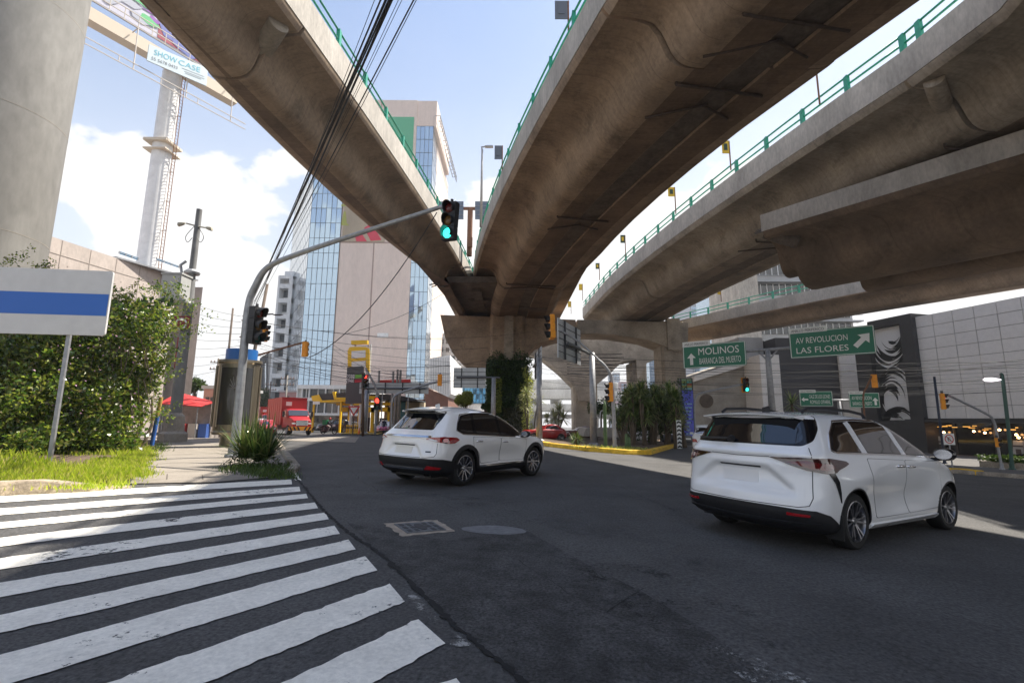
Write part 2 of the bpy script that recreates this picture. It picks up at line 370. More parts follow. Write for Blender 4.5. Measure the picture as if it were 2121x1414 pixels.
# lane edge line and faint paint scraps
pm = MB()
for a, b in (((597, 962), (618, 995)),):
    P, Q = G(*a), G(*b); n = Vector((.07, .0, 0)); pm.add([gnd(*(P-n).xy, .006), gnd(*(P+n).xy, .006), gnd(*(Q+n).xy, .006), gnd(*(Q-n).xy, .006)], [(0, 1, 2, 3)])
struct(pm.build('edge_line', zp))
def worn(name, col, lo, hi, sc):
    mt = mat(name, col, .8); t = mt.node_tree; l = t.links; b = t.nodes['Principled BSDF']; co = t.nodes.new('ShaderNodeTexCoord'); n = t.nodes.new('ShaderNodeTexNoise'); n.inputs['Scale'].default_value = sc; n.inputs['Detail'].default_value = 10; n.inputs['Roughness'].default_value = .8
    l.new(co.outputs['Object'], n.inputs['Vector']); n2 = t.nodes.new('ShaderNodeTexNoise'); n2.inputs['Scale'].default_value = sc*.13; l.new(co.outputs['Object'], n2.inputs['Vector']); a = t.nodes.new('ShaderNodeMath'); a.operation = 'MULTIPLY_ADD'; l.new(n2.outputs[0], a.inputs[0]); a.inputs[1].default_value = .8; l.new(n.outputs[0], a.inputs[2])
    r = t.nodes.new('ShaderNodeMapRange'); l.new(a.outputs[0], r.inputs[0]); r.inputs[1].default_value = lo; r.inputs[2].default_value = hi; tp = t.nodes.new('ShaderNodeBsdfTransparent'); mx = t.nodes.new('ShaderNodeMixShader'); l.new(r.outputs[0], mx.inputs[0]); l.new(tp.outputs[0], mx.inputs[1]); l.new(b.outputs[0], mx.inputs[2]); l.new(mx.outputs[0], t.nodes['Material Output'].inputs[0]); return mt
wp = worn('worn_paint', (.34, .335, .32), .98, 1.06, 30)
gp_ = lambda L: [tuple(G(*p).xy) for p in L]
ground_poly('worn_paint', smooth_closed(gp_([(1478, 1345), (1535, 1335), (1600, 1380), (1690, 1414), (1560, 1414), (1500, 1375)]), 4), .0075, wp, .2)
ground_poly('worn_paint', smooth_closed(gp_([(845, 1235), (870, 1240), (925, 1300), (975, 1335), (930, 1335), (885, 1285)]), 4), .0075, wp, .2)
ground_poly('worn_paint', smooth_closed(gp_([(1180, 1062), (1240, 1048), (1330, 1062), (1280, 1080), (1200, 1078)]), 4), .0075, worn('scuffed', (.15, .148, .145), 1.0, 1.1, 12), .3)
ground_poly('oil_stain', smooth_closed(gp_([(1150, 1180), (1330, 1170), (1500, 1230), (1640, 1330), (1500, 1330), (1280, 1260)]), 4), .0065, worn('tar_stain', (.022, .022, .022), .97, 1.2, 22), .4)
ground_poly('tyre_lane', smooth_closed(gp_([(640, 1000), (820, 1015), (1100, 1045), (1380, 1120), (1700, 1240), (2100, 1414), (1850, 1414), (1500, 1260), (1200, 1110), (900, 1040)]), 6), .0055, worn('tyre_polish', (.105, .102, .10), .92, 1.25, 3), .5)
# long tar crack
ck = MB(); tar = mat('tar', (.010, .010, .011), .9)
pts = [G(*p) for p in ((608, 985), (632, 1010), (655, 1040), (680, 1066), (700, 1085), (735, 1112), (800, 1157), (860, 1216), (925, 1280), (1000, 1345), (1095, 1420))]
pts += [Vector((.45, 2.2, 0)), Vector((1.0, .4, 0)), Vector((1.4, -1, 0))]
fine = []
for a, b in zip(pts, pts[1:]):
    for k in range(14): fine.append(a.lerp(b, k/14))
L_ = []; R2 = []
for i, p in enumerate(fine):
    o = random.gauss(0, .012); w = .012 + .016*abs(random.gauss(0, 1))
    L_.append(gnd(p.x-w+o, p.y, .010)); R2.append(gnd(p.x+w+o, p.y, .010))
n = len(L_); ck.add(L_+R2, [(k, k+1, n+k+1, n+k) for k in range(n-1)]); struct(ck.build('road_crack', tar))
def crack(L, w):
    q = MB(); fine = []
    for a, b in zip(L, L[1:]):
        a, b = G(*a), G(*b); m_ = max(3, int((b-a).length/.08)); fine += [a.lerp(b, k/m_) for k in range(m_)]
    A_ = []; B_ = []; off = 0
    for p in fine: off = off*.9+random.gauss(0, .012); ww = w*(.3+abs(random.gauss(0, .7))); A_.append(gnd(p.x+off-ww, p.y+off*.6, .0095)); B_.append(gnd(p.x+off+ww, p.y+off*.6-ww*.4, .0095))
    n = len(A_); q.add(A_+B_, [(k, k+1, n+k+1, n+k) for k in range(n-1)]); return struct(q.build('road_crack', tar))
crack([(1000, 1290), (1120, 1260), (1260, 1268), (1400, 1310), (1530, 1330)], .005); crack([(1260, 1268), (1330, 1220), (1460, 1200), (1600, 1215)], .004)
crack([(640, 960), (720, 975), (790, 1020), (900, 1040), (960, 1062)], .006); crack([(1180, 985), (1290, 1010), (1400, 1060)], .006); crack([(1650, 1200), (1800, 1250), (1950, 1270), (2121, 1330)], .004); crack([(1700, 1330), (1830, 1340), (2000, 1414)], .003); crack([(1075, 1160), (1180, 1230), (1260, 1268)], .004)
# manhole cover in its broken concrete surround, grey patch beside it
P = [G(795, 1084), G(905, 1077), G(946, 1101), G(832, 1111)]
mh = thing('manhole_cover', sum(P, Vector())/4, 'rectangular grey manhole cover in a broken pale concrete surround on the road', 'manhole cover')
surr = mat('broken_concrete', (.36, .30, .24), .9, noise=(8, .3), bump=(30, .5, .02))
ring = []
for i in range(4):
    a, b = P[i], P[(i+1) % 4]
    ring += [tuple((a.lerp(b, k/9)).xy + Vector((random.uniform(-.03, .03), random.uniform(-.03, .03)))) for k in range(9)]
ground_poly('surround', ring, .007, surr, .08, False, mh)
C0 = sum(P, Vector())/4; q = [C0.lerp(p, .72) for p in P]
b = MB(); b.prism([gnd(*p.xy, .008) for p in q], (0, 0, .008)); lid = b.build('lid', mat('cast_iron', (.13, .14, .15), .55, .4, noise=(20, .3)), mh)
b = MB()
ex = (q[1]-q[0]); ey = (q[3]-q[0])
for u in (.12, .3, .7, .88):
    for v in (.2, .5, .8):
        c = q[0]+ex*u+ey*v; b.prism([gnd(*(c+ex*du+ey*dv).xy, .0165) for du, dv in ((-.05, -.1), (.05, -.1), (.05, .1), (-.05, .1))], (0, 0, .004))
c = q[0]+ex*.5+ey*.5
b.prism([gnd(*(c+ex*.13*math.cos(a)+ey*.32*math.sin(a)).xy, .0165) for a in [i*PI/6 for i in range(12)]], (0, 0, .006))
b.build('raised_pattern', mat('worn_iron', (.045, .045, .05), .6, .3), mh)
cp = G(1020, 1097)
ground_poly('road_patch', smooth_closed([(cp.x+rx, cp.y+ry) for rx, ry in ((-.42, .02), (-.2, .22), (.1, .25), (.38, .12), (.44, -.1), (.15, -.26), (-.25, -.2))], 5, .01), .006, mat('patch_concrete', (.17, .17, .175), .85, noise=(9, .2)), .1)
# left pavement: raised slab with paving, planting strip and kerbs
KZ = .13
kl = [G(-700, 1085), G(0, 1025), G(262, 1008)]
walk = [G(268, 1004, 0), G(470, 1001, 0), G(600, 992, 0), G(612, 975, 0), G(590, 940, 0)]
ground_poly('pavement', [(p.x, p.y) for p in (G(268, 1003), G(440, 1000), G(560, 990), G(598, 975), G(588, 950), G(575, 930), G(560, 912))] + [(-9.5, 30), (-13, 42), (-30, 42), (-30, 24)] + [(p.x, p.y) for p in (G(250, 925), G(312, 935), G(290, 975))], .022, pavement, .8)
jn = MB()
for a, b in (((330, 962), (520, 950)), ((318, 945), (550, 935)), ((352, 930), (345, 995)), ((412, 928), (420, 995)), ((300, 980), (540, 972)), ((460, 925), (492, 985))):
    P, Q = G(*a), G(*b); d = (Q-P).normalized(); s_ = Vector((-d.y, d.x, 0))*.012
    jn.add([gnd(*(P+s_).xy, .026), gnd(*(P-s_).xy, .026), gnd(*(Q-s_).xy, .026), gnd(*(Q+s_).xy, .026)], [(0, 1, 2, 3)])
struct(jn.build('pavement_joints', mat('joint', (.10, .085, .07), .95)))
soil_pts = [(p.x, p.y) for p in (G(262, 1004), G(300, 970), G(322, 935), G(330, 915))] + [(-22, 30), (-70, 40), (-70, 6), (-20, 6.0)] + [(p.x, p.y) for p in (G(-300, 1050), G(0, 1022))]
ground_poly('planting_bed', soil_pts, .10, soil, .8)
def kerb(name, pts, w, h, mt, label, jit=.012, group=None, taper=False):
    b = MB(); secs = []; n = 0; fine = []
    for i in range(len(pts)-1):
        k_ = max(1, int((pts[i+1]-pts[i]).length/.25))
        fine += [pts[i].lerp(pts[i+1], k/k_) for k in range(k_)]
    fine.append(pts[-1])
    for i, p in enumerate(fine):
        d = (fine[min(i+1, len(fine)-1)]-fine[max(i-1, 0)]).xy.normalized(); s_ = Vector((-d.y, d.x))
        j = lambda: random.uniform(-jit, jit)
        z0 = gz(p.x, p.y)-.1; hh = h*(1 if not taper else min(1, .12+.9*(len(fine)-1-i)/5))
        q = [(-w/2, 0), (-w/2, hh+.1-.03), (-w/2+.03, hh+.1), (w/2-.03, hh+.1), (w/2, hh+.1-.03), (w/2, 0)]
        secs.append([(p.x+s_.x*a+j(), p.y+s_.y*a+j(), z0+c+j()*.5) for a, c in q])
    b.loft(secs); o = b.build(name, mt, smooth=50); return tag(o, label, 'kerb', group)
yst = mat('stained_kerb', (.33, .27, .20), .9, noise=(3, .4), noise2=(14, .35), bump=(18, .5, .03))
kerb('kerb', [G(-900, 1110), G(-300, 1054), G(0, 1026), G(200, 1016), G(262, 1008)], .3, .24, yst, 'low weathered concrete kerb along the front of the grass strip', taper=True)
kerb('kerb', [G(600, 982), G(612, 972), G(600, 955), G(586, 935), G(575, 915), G(565, 903)], .22, .14, kerb_m, 'curved grey pavement kerb beside the spiky bush')
# central reservation
med = [(1.4, 37.0), (2.6, 31.0), (4.4, 27.2), (5.9, 25.6), (7.2, 26.2), (9.5, 31.5), (12.5, 38.5), (19, 52), (27, 68), (24, 84), (-10, 84), (-7, 64), (-3, 50)]
ground_poly('median', [(p[0], p[1]) for p in med], .16, soil, 1.2)
kerb('kerb', [gnd(*p) for p in ((-10, 84), (-7, 64), (-3, 50), (1.4, 37), (2.6, 31), (4.4, 27.2), (5.9, 25.6), (7.2, 26.2), (9.5, 31.5), (12.5, 38.5), (19, 52), (27, 68))], .4, .24, kerb_y, 'long yellow kerb around the planted median under the flyover')
kerb('kerb', [G(1905, 978), G(1985, 979), G(2030, 984)], .35, .2, kerb_y, 'short yellow kerb end beside the front of the white minivan')
# right pavement before the shopping centre
rp = [G(1930, 975), G(2130, 990)]
ground_poly('side_pavement', [(17.2, 22.6), (20.8, 18.6), (40, 8), (60, 8), (60, 60), (38, 60), (31, 44), (22, 30)], .12, mat('dark_pavement', (.10, .095, .09), .9, noise=(2, .3)), 1.5)
kerb('kerb', [gnd(31, 44), gnd(22, 30), gnd(17.2, 22.6), gnd(20.8, 18.6), gnd(40, 8)], .3, .16, kerb_m, 'dark stone kerb along the pavement of the shopping centre')
# ============================================================ elevated roads
def edge(c, lo=16.8, hi=61.6, shi=.5):
    a, b, d = c
    def fn(y):
        if y < lo: return fn(lo) + (2*a*lo+b)*(y-lo)
        if y > hi: return fn(hi) + (2*a*hi+b)*shi*(y-hi)
        return a*y*y+b*y+d
    return fn
A_l = edge((3.34e-3, -.0517, -15.29), 17, 50.8, .0); A_r = edge((-1.071e-3, .1846, -12.25))
B_l = edge((2.579e-3, -.4055, 9.956)); B_r = edge((4.60e-3, -.528, 23.61), 16.8, 54, .3)
_cl = edge((2.163e-3, -.3576, 26.31))
def C_l(y): return _cl(y) if y > 18.6 else max(_cl(18.6)-.30*(18.6-y), B_r(y)+.06)      # unseen near edge bent towards the middle deck, shaped to shade the sunlit strip
C_r = lambda y: _cl(y)+12.6
def section(Lp, Rp, zt, dep, c, groove=.77, par=1.3):
    """closed cross-section of a box-girder deck between its two edges; zt is the parapet top"""
    Lp = Vector(Lp); Rp = Vector(Rp); w = (Rp-Lp).xy.length; u = (Rp-Lp).xy.normalized(); s = zt-par
    und = [(.0, -.39), (.07, -.46), (.30, -.50), (.50, -.58), (.64, -.70), (.73, -.97), (.79, -1.27), (.84, -1.55), (.90, -1.76), (.98, -1.90), (1.09, -1.98), (1.22, -2.0)]
    k = dep/2.0
    pr = [(0, 0, par), (.24, 0, par), (.30, 0, .0)]
    loop = [(0, par), (.24, par), (.30, 0), (w-.30, 0), (w-.24, par), (w, par)]
    loop += [(w-a*c, z*k if z < -.4 else z) for a, z in und]
    m = w/2
    if groove: loop += [(m+groove, -2.0*k), (m+groove-.04, -2.0*k+.17), (m-groove+.04, -2.0*k+.17), (m-groove, -2.0*k)]
    loop += [(a*c, z*k if z < -.4 else z) for a, z in reversed(und)]
    return [(Lp.x+u.x*a, Lp.y+u.y*a, s+z) for a, z in loop]
def rail(parent, pts, h=1.0, post=None, gap=3.1, mt=None):
    b = MB(); mt = mt or green_rail
    for f in (.45, .95): b.tube([Vector(p)+Vector((0, 0, h*f)) for p in pts], .06, 6)
    r = b.build('guard_rail', mt, parent, 180)
    d = 0; src = None; nxt = 0; cnt = 0
    for a, c in zip(pts, pts[1:]):
        a = Vector(a); c = Vector(c); l = (c-a).length
        while nxt <= d+l and cnt < 95:
            p = a.lerp(c, (nxt-d)/l); q = MB(); q.box(p+Vector((0, 0, h/2)), (.18, .28, h)); q.build('rail_post', mt, r); nxt += gap; cnt += 1
        d += l
    return r
def deck(name, label, stations, zt, dep, c, spans, groove=.77, mt=deck_br, rails=('L',), strip=True, gap=3.1, par=1.3, zrail=None):
    """stations: (L point, R point) pairs; spans: station index ranges, each span a part"""
    L0 = Vector((*stations[len(stations)//2][0], 0))
    o = thing(name, (L0.x, L0.y, 0), label, 'flyover')
    for si, (i0, i1, dz, ex) in enumerate(spans):
        secs = []; st = stations[i0:i1+1]
        for j, (a, b) in enumerate(st):
            zz = zt(j+i0) if callable(zt) else zt
            if j == 0 or j == len(st)-1:     # leave an open movement joint
                o_ = st[1] if j == 0 else st[-2]; f = .08/max(.1, math.dist(a, o_[0]))
                a = Vector(a).lerp(Vector(o_[0]), f); b = Vector(b).lerp(Vector(o_[1]), f)
            secs.append(section((a[0], a[1], 0), (b[0], b[1], 0), zz, dep+dz, c*ex, groove, par))
        m = MB(); m.loft(secs)
        sp = m.build('deck_span', [mt], o, 38)
        # pale parapet skin, 4 cm proud of the deck edge
        for side in ('L', 'R'):
            q = MB(); ss = []
            for j, (a, b) in enumerate(st):
                zz = zt(j+i0) if callable(zt) else zt
                a = Vector((*a, 0)); b = Vector((*b, 0)); u = (b-a).normalized()
                if side == 'L': e, w_ = a, -u
                else: e, w_ = b, u
                prof = [(.04, -par-.28), (.04, .02), (-.27, .02), (-.27, -.015), (-.005, -.015), (-.005, -par-.28)]
                ss.append([(e.x+w_.x*x, e.y+w_.y*x, zz+z) for x, z in prof])
            q.loft(ss); q.build('parapet', concrete_lt, sp, 40)
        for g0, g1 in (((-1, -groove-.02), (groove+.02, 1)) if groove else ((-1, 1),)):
            q = MB(); ss = []           # underside shade painted on: a thin dark skin below the flat soffit
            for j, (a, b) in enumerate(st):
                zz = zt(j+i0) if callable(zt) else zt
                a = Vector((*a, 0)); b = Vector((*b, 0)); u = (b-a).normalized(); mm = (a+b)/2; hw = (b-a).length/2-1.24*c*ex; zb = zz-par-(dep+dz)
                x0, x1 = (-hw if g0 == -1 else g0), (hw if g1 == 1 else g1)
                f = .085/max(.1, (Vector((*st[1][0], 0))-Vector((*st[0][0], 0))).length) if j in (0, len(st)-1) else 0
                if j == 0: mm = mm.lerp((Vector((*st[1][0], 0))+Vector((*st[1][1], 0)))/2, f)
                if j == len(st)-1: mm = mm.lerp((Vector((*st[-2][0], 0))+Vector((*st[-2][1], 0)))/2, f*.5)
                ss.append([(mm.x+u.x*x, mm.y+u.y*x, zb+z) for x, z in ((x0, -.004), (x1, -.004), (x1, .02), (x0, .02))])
            q.loft(ss); q.build('soffit_shade_skin', soffit_shade_g if mt is deck_gr else soot, sp)
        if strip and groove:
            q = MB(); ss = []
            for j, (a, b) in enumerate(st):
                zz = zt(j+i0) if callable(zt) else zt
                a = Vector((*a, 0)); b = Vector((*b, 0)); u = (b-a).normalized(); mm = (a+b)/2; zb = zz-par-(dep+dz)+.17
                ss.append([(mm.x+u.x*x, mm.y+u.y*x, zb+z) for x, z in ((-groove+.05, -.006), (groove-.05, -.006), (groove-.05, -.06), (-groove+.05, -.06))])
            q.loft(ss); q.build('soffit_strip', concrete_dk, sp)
        for sd in rails:
            pts = []
            for j, (a, b) in enumerate(st):
                zz = zt(j+i0) if callable(zt) else zt
                a = Vector((*a, 0)); b = Vector((*b, 0)); u = (b-a).normalized(); e = a+u*.12 if sd == 'L' else b-u*.12
                if e.y > -4: pts.append((e.x, e.y, zz))
            if len(pts) > 1: rail(sp, pts, gap=gap)
    return o
def bracing(parent, a, b, c, d, mt=rust, r=.045):
    q = MB(); a, b, c, d = map(Vector, (a, b, c, d))
    q.tube([a, c], r, 6); q.tube([b, d], r, 6); q.tube([a, a.lerp(b, .0)+(d-a)*1.0], r*.9, 6) if False else None
    return q.build('cross_brace', mt, parent, 180)
ZP = 19.77
ys = [-63, -42, -21, -7, 0, 5.6, 9.8, 12.6, 15.4, 18.6, 21.7, 25.2, 29.4, 33.6, 37.8, 42, 46.2, 50.8, 54.6, 58.8, 63, 67.2, 72.8, 78.4]
stA = [((A_l(y), y), (A_r(y), y)) for y in ys]
i_a = ys.index(18.6); i_j = ys.index(50.8)
fa = deck('flyover', 'narrow flyover arm sweeping up to the left over the zebra crossing', stA, ZP, 2.8, 2.15, [(0, i_a, .0, 1.06), (i_a, i_j, .0, 1.0), (i_j, len(ys)-1, .06, .96)], groove=0, rails=('R',))
ysb = [-63, -42, -21, -7, 0, 5.6, 9.8, 13.3, 17.5, 21.7, 25.2, 29.4, 33.6, 37.8, 42, 46.2, 50.8, 54.6, 58.8, 63, 67.2, 72.8, 78.4]
stB = [((B_l(y), y), (B_r(y)+(0 if y < 50 else -.35), y)) for y in ysb]
i_b = ysb.index(17.5); i_k = ysb.index(50.8)
fb = deck('flyover', 'wide flyover passing overhead in the middle, brown stained underside with a dark centre strip', stB, ZP, 3.0, 3.0, [(0, i_b, .1, 1.07), (i_b, i_k, 0, 1.0), (i_k, len(ysb)-1, .06, .97)], groove=.73, rails=('L',))
stC = [((C_l(y), y), (C_r(y), y)) for y in ysb]
i_c = ysb.index(21.7)
fc = deck('flyover', 'flyover on the right with grey green guard rail and small flags along its edge', stC, ZP, 3.0, 3.1, [(0, i_c, .06, 1.05), (i_c, ysb.index(54.6), 0, 1.0), (ysb.index(54.6), len(ysb)-1, .05, .97)], groove=.84, mt=deck_gr, rails=('L',))
# rows of formwork tie holes along the cantilevers
hole = mat('tie_hole', (.05, .04, .03), .95)
def holes(parent, fl, sgn, y0, y1, offs):
    q = MB(); y = y0
    while y < y1:
        for o_, z in offs: x = fl(y)+sgn*o_; q.add([(x+.055*math.cos(a), y+.09*math.sin(a), ZP-1.3+z-.006) for a in [i*PI/4 for i in range(8)]], [tuple(range(8))])
        y += .9
    q.build('tie_holes', hole, parent)
holes(fb, B_l, 1, 9, 50, ((.62, -.505), (1.15, -.54))); holes(fa, A_r, -1, 9, 50, ((.55, -.515),))
brace_m = mat('brace_brown', (.075, .052, .04), .8, noise=(5, .3))
# X braces and short struts under the decks
def xb(parent, fl, fr, y0, y1, ins=3.5, z=ZP-1.3-3.10):
    a = Vector((fl(y0)+ins, y0, z)); b = Vector((fr(y0)-ins-1.1, y0+.7, z)); c = Vector((fl(y1)+ins, y1, z)); d = Vector((fr(y1)-ins-1.1, y1, z))
    q = MB(); mid = (a+b+c+d)/4
    q.tube([a, b], .07, 6); q.tube([c, mid.lerp(b, .1)], .06, 6); q.tube([mid, d], .06, 6); q.tube([a+Vector((0, 0, .02)), a+Vector((0, 0, 1.2))], .06, 6)
    q.build('cross_brace', brace_m, parent, 180)
xb(fb, B_l, B_r, 18.4, 20.7); xb(fb, B_l, B_r, 14.8, 16.8); xb(fb, B_l, B_r, 32, 34.2); xb(fb, B_l, B_r, 49.0, 50.7, 3.1)
xb(fc, C_l, C_r, 23, 25.5, 3.1); xb(fc, C_l, C_r, 36.4, 38.6, 3.1); xb(fa, A_l, A_r, 49.3, 50.8, 2.0, ZP-1.3-2.92)
# round corbels in the movement joints
for own, fl, y, s in ((fa, A_r, 18.4, -1), (fc, C_l, 21.5, 1)):
    q = MB(); x = fl(y); q.cyl((x+s*.65, y-.55, ZP-2.1), (x+s*2.1, y+.7, ZP-2.6), .42, n=14); q.build('joint_corbel', deck_gr, own, 40)
# infill slab where the two arms meet
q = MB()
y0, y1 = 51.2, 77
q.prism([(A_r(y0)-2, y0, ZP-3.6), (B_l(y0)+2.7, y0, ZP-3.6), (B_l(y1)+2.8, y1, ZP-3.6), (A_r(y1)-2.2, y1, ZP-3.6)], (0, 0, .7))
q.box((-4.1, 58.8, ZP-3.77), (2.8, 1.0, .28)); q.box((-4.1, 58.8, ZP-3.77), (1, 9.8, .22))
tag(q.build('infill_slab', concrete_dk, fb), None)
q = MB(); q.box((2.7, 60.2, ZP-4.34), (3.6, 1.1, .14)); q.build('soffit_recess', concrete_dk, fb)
# lower unfinished spur coming in from the right
dd = Vector((5.36, -7.04)).normalized(); dn = Vector((-dd.y, dd.x))
P0 = Vector((16.74, 30.84))
sd = [(tuple(P0+dd*t_), tuple(P0+dd*t_+dn*6.4)) for t_ in (0, 2.1, 5.6, 9.8, 14, 20, 28, 42)]
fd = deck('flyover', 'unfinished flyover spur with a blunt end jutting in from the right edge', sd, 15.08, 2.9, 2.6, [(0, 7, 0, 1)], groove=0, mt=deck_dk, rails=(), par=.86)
q = MB()
secs = []
for t_ in (-.2, .55, 42):               # bulging web below the slab, set back from its end
    p = P0 + dd*(t_+1.25)
    f = .93 if t_ < 0 else 1
    pr = [(1.4*a_, 1.4*b_) for a_, b_ in ((1.3, 1.9), (1.42, 1.2), (1.55, .75), (1.85, .3), (2.4, .05), (3.1, 0), (3.7, .1), (4.0, .6), (4.0, 1.9))]
    secs.append([(p.x+dn.x*a, p.y+dn.y*a, 10.46+z*f) for a, z in pr])
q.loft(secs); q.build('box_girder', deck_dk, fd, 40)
q = MB(); secs = []
for t_ in (.4, 42):
    p = P0 + dd*(t_+3.1) + dn*5.75
    pr = [(.82*a_, 1.4*b_) for a_, b_ in ((-.4, 2.4), (-.1, .9), (.15, .35), (.6, .05), (1.4, -.05), (2.6, 0), (3.2, .35), (3.5, 1.2), (3.7, 2.4))]
    secs.append([(p.x+dn.x*a, p.y+dn.y*a, 10.32+z) for a, z in pr])
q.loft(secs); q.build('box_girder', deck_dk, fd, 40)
q = MB(); p = P0+dd*3.2+dn*4.6; q.beam((p.x, p.y, 13.9), (p.x+dd.x*38, p.y+dd.y*38, 13.9), 8.4, .35); q.build('deck_slab', concrete_dk, fd)
q = MB(); p = P0+dd*.35+dn*.7
q.cyl((p.x-.28, p.y+.28, 14.1), (p.x+dd.x*1.26+dn.x*.84, p.y+dd.y*1.26+dn.y*.84, 13.1), .46, n=14); q.build('joint_corbel', concrete_dk, fd, 40)
q = MB()
for k in range(7):
    a = Vector((P0.x+dn.x*(.1+.06*k), P0.y+dn.y*(.1+.06*k), 14.2-.07*(k % 3))); q.tube([a, a-Vector((dd.x, dd.y, 0))*(.35+.14*(k % 3)), a-Vector((dd.x, dd.y, -.1))*(.33+.1*(k % 3))], .02, 5)
q.build('rebar', steel_dk, fd)
# ramp behind the spur
sE = [((23.5, 76.5), (28.4, 79.1)), ((26, 71.8), (31.0, 74.4)), ((28.8, 66.3), (33.8, 68.8)), ((31.4, 61.2), (36.3, 63.9)), ((35.5, 53.9), (40.3, 56.7)), ((40.3, 46.0), (45.1, 48.9)), ((46.5, 36), (51.2, 39.0)), ((56, 21), (60.6, 24.1)), ((75, -6), (79.6, -2.8))]
fe = deck('flyover', 'far ramp with a bright green guard rail behind the two big green road signs', sE, 16.55, 2.0, 1.9, [(0, 8, 0, 1)], groove=0, mt=deck_br, rails=('L',), gap=3.3, par=1.1)
# ---- piers
def taper_col(b, x, y, w, d, z0, z1, ch=.35):
    sec = [(-w+ch, -d), (w-ch, -d), (w, -d+ch), (w, d-ch), (w-ch, d), (-w+ch, d), (-w, d-ch), (-w, -d+ch)]
    b.loft([[(x+a, y+c, z) for a, c in sec] for z in (z0, z1)])
pr = thing('bridge_pier', gnd(-.7, 68), 'main concrete pier carrying the junction of the two flyover arms, with a plant covered column', 'bridge pier')
q = MB(); YB = 65.8
# crossbeam drawn as a front outline with its real depth
tl = AY(912, 652, YB); pts = [(912, 652), (1192, 662), (1196, 690), (1150, 700), (1112, 712), (1086, 738), (1086, 742), (1010, 742), (1004, 770), (972, 768), (940, 735), (922, 700)]
q.prism([AY(a, b_, YB) for a, b_ in pts], (0, 5.9, 0)); q.build('crosshead', deck_br, pr)
q = MB(); xl, xr = AY(1014, 700, 65).x, AY(1088, 700, 65).x
taper_col(q, (xl+xr)/2, 68, (xr-xl)/2, 2.8, -2.5, 15.8, .42); q.build('column', deck_br, pr)
q = MB(); xc = AY(1054, 700, 64.7).x; q.box((xc, 65.0, 12.5), (1.26, .7, 6.9)); q.build('pilaster', deck_gr, pr)
p2 = thing('bridge_pier', gnd(20, 68), 'concrete portal pier with curved crossbeam under the right flyover', 'bridge pier')
q = MB()
pts = [(1196, 662), (1425, 668), (1425, 725), (1398, 728), (1376, 716), (1340, 703), (1270, 692), (1196, 690)]
q.prism([AY(a, b_, 66.2) for a, b_ in pts], (0, 5, 0)); q.build('crosshead', deck_gr, p2)
q = MB(); xl, xr = AY(1372, 760, 66.5).x, AY(1422, 760, 66.5).x; taper_col(q, (xl+xr)/2, 68.6, (xr-xl)/2, 2.1, -3, 15.2, .35)
q.box(((xl+xr)/2, 66.4, 13.3), (1.8, .7, 4.4)); q.build('column', deck_gr, p2)
p3 = thing('bridge_pier', gnd(12.5, 92), 'set back arched pier between the main pier and the portal pier', 'bridge pier')
q = MB(); pts = [(1090, 700), (1330, 700), (1368, 720), (1368, 740), (1340, 752), (1320, 790), (1318, 745), (1290, 748), (1262, 775), (1232, 800), (1224, 830), (1200, 830), (1190, 800), (1160, 770), (1120, 738), (1090, 730)]
q.prism([AY(a, b_, 90) for a, b_ in pts], (0, 5.6, 0)); q.build('crosshead', deck_gr, p3)
for a, b_ in ((1188, 1238), (1308, 1342)):
    q = MB()
    xl, xr = AY(a, 800, 90.8).x, AY(b_, 800, 90.8).x; taper_col(q, (xl+xr)/2, 93, (xr-xl)/2, 2.1, -4, 12.2, .4); q.build('column', deck_gr, p3)
# curved ramp levels far behind
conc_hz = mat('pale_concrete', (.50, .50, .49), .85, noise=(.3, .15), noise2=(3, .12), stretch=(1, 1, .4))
fr = thing('flyover', gnd(6, 100), 'far stack of pale curved ramp decks seen through the piers', 'flyover')
for k, (ya, yb, zt_, zb_) in enumerate(((136, 0, 786, 805), (126, 0, 806, 826), (118, 0, 836, 852), (110, 0, 858, 866))):
    q = MB(); o_ = []; i_ = []; n = 24
    cxp = AY(1150, 800, ya).x; zt2 = AY(1150, zt_, ya).z; zb2 = AY(1150, zb_, ya).z; rad = 20
    sec = []
    for i in range(n+1):
        a = PI*(1.04+.92*i/n); x = cxp+rad*math.cos(a); y = ya+rad*.55+rad*.55*math.sin(a)
        x2 = cxp+(rad-6)*math.cos(a); y2 = ya+rad*.55+(rad*.55-6)*math.sin(a)
        sec.append([(x, y, zt2), (x, y, zb2+.3), (x*.97+x2*.03, y*.97+y2*.03, zb2), (x2, y2, zb2), (x2, y2, zt2)])
    q.loft(sec); q.build('deck_span', conc_hz, fr, 40)
for a in (1110, 1160, 1215): q = MB(); xx = AY(a, 840, 122).x; q.cyl((xx, 134, -5), (xx, 134, AY(a, 800, 122).z), 1.5, n=14); q.build('column', conc_hz, fr, 40)
# huge round column at left edge
cl = thing('bridge_column', (-24.3, 21, 0), 'huge round concrete column filling the left edge behind the hedge', 'column')
xr = AY(140, 300, 21).x; q = MB(); R0 = 2.6; xr = xr+R0-R0*math.hypot(1, xr/21)
q.cyl((xr-R0, 21, -.3), (xr-R0, 21, 34), R0, n=64); q.build('shaft', mat('smooth_concrete', (.215, .21, .20), .85, noise=(.35, .22), noise2=(2.5, .14), bump=(8, .2, .02), stretch=(1, 1, .4)), cl, 60)
q = MB()
for z in (3.6, 9.4, 15.2, 21): q.lathe((xr-R0, 21, z), (0, 0, 1), [(R0-.02, -.012), (R0+.006, -.012), (R0+.006, .012), (R0-.02, .012)], 64, False)
q.build('pour_joint', concrete, cl)
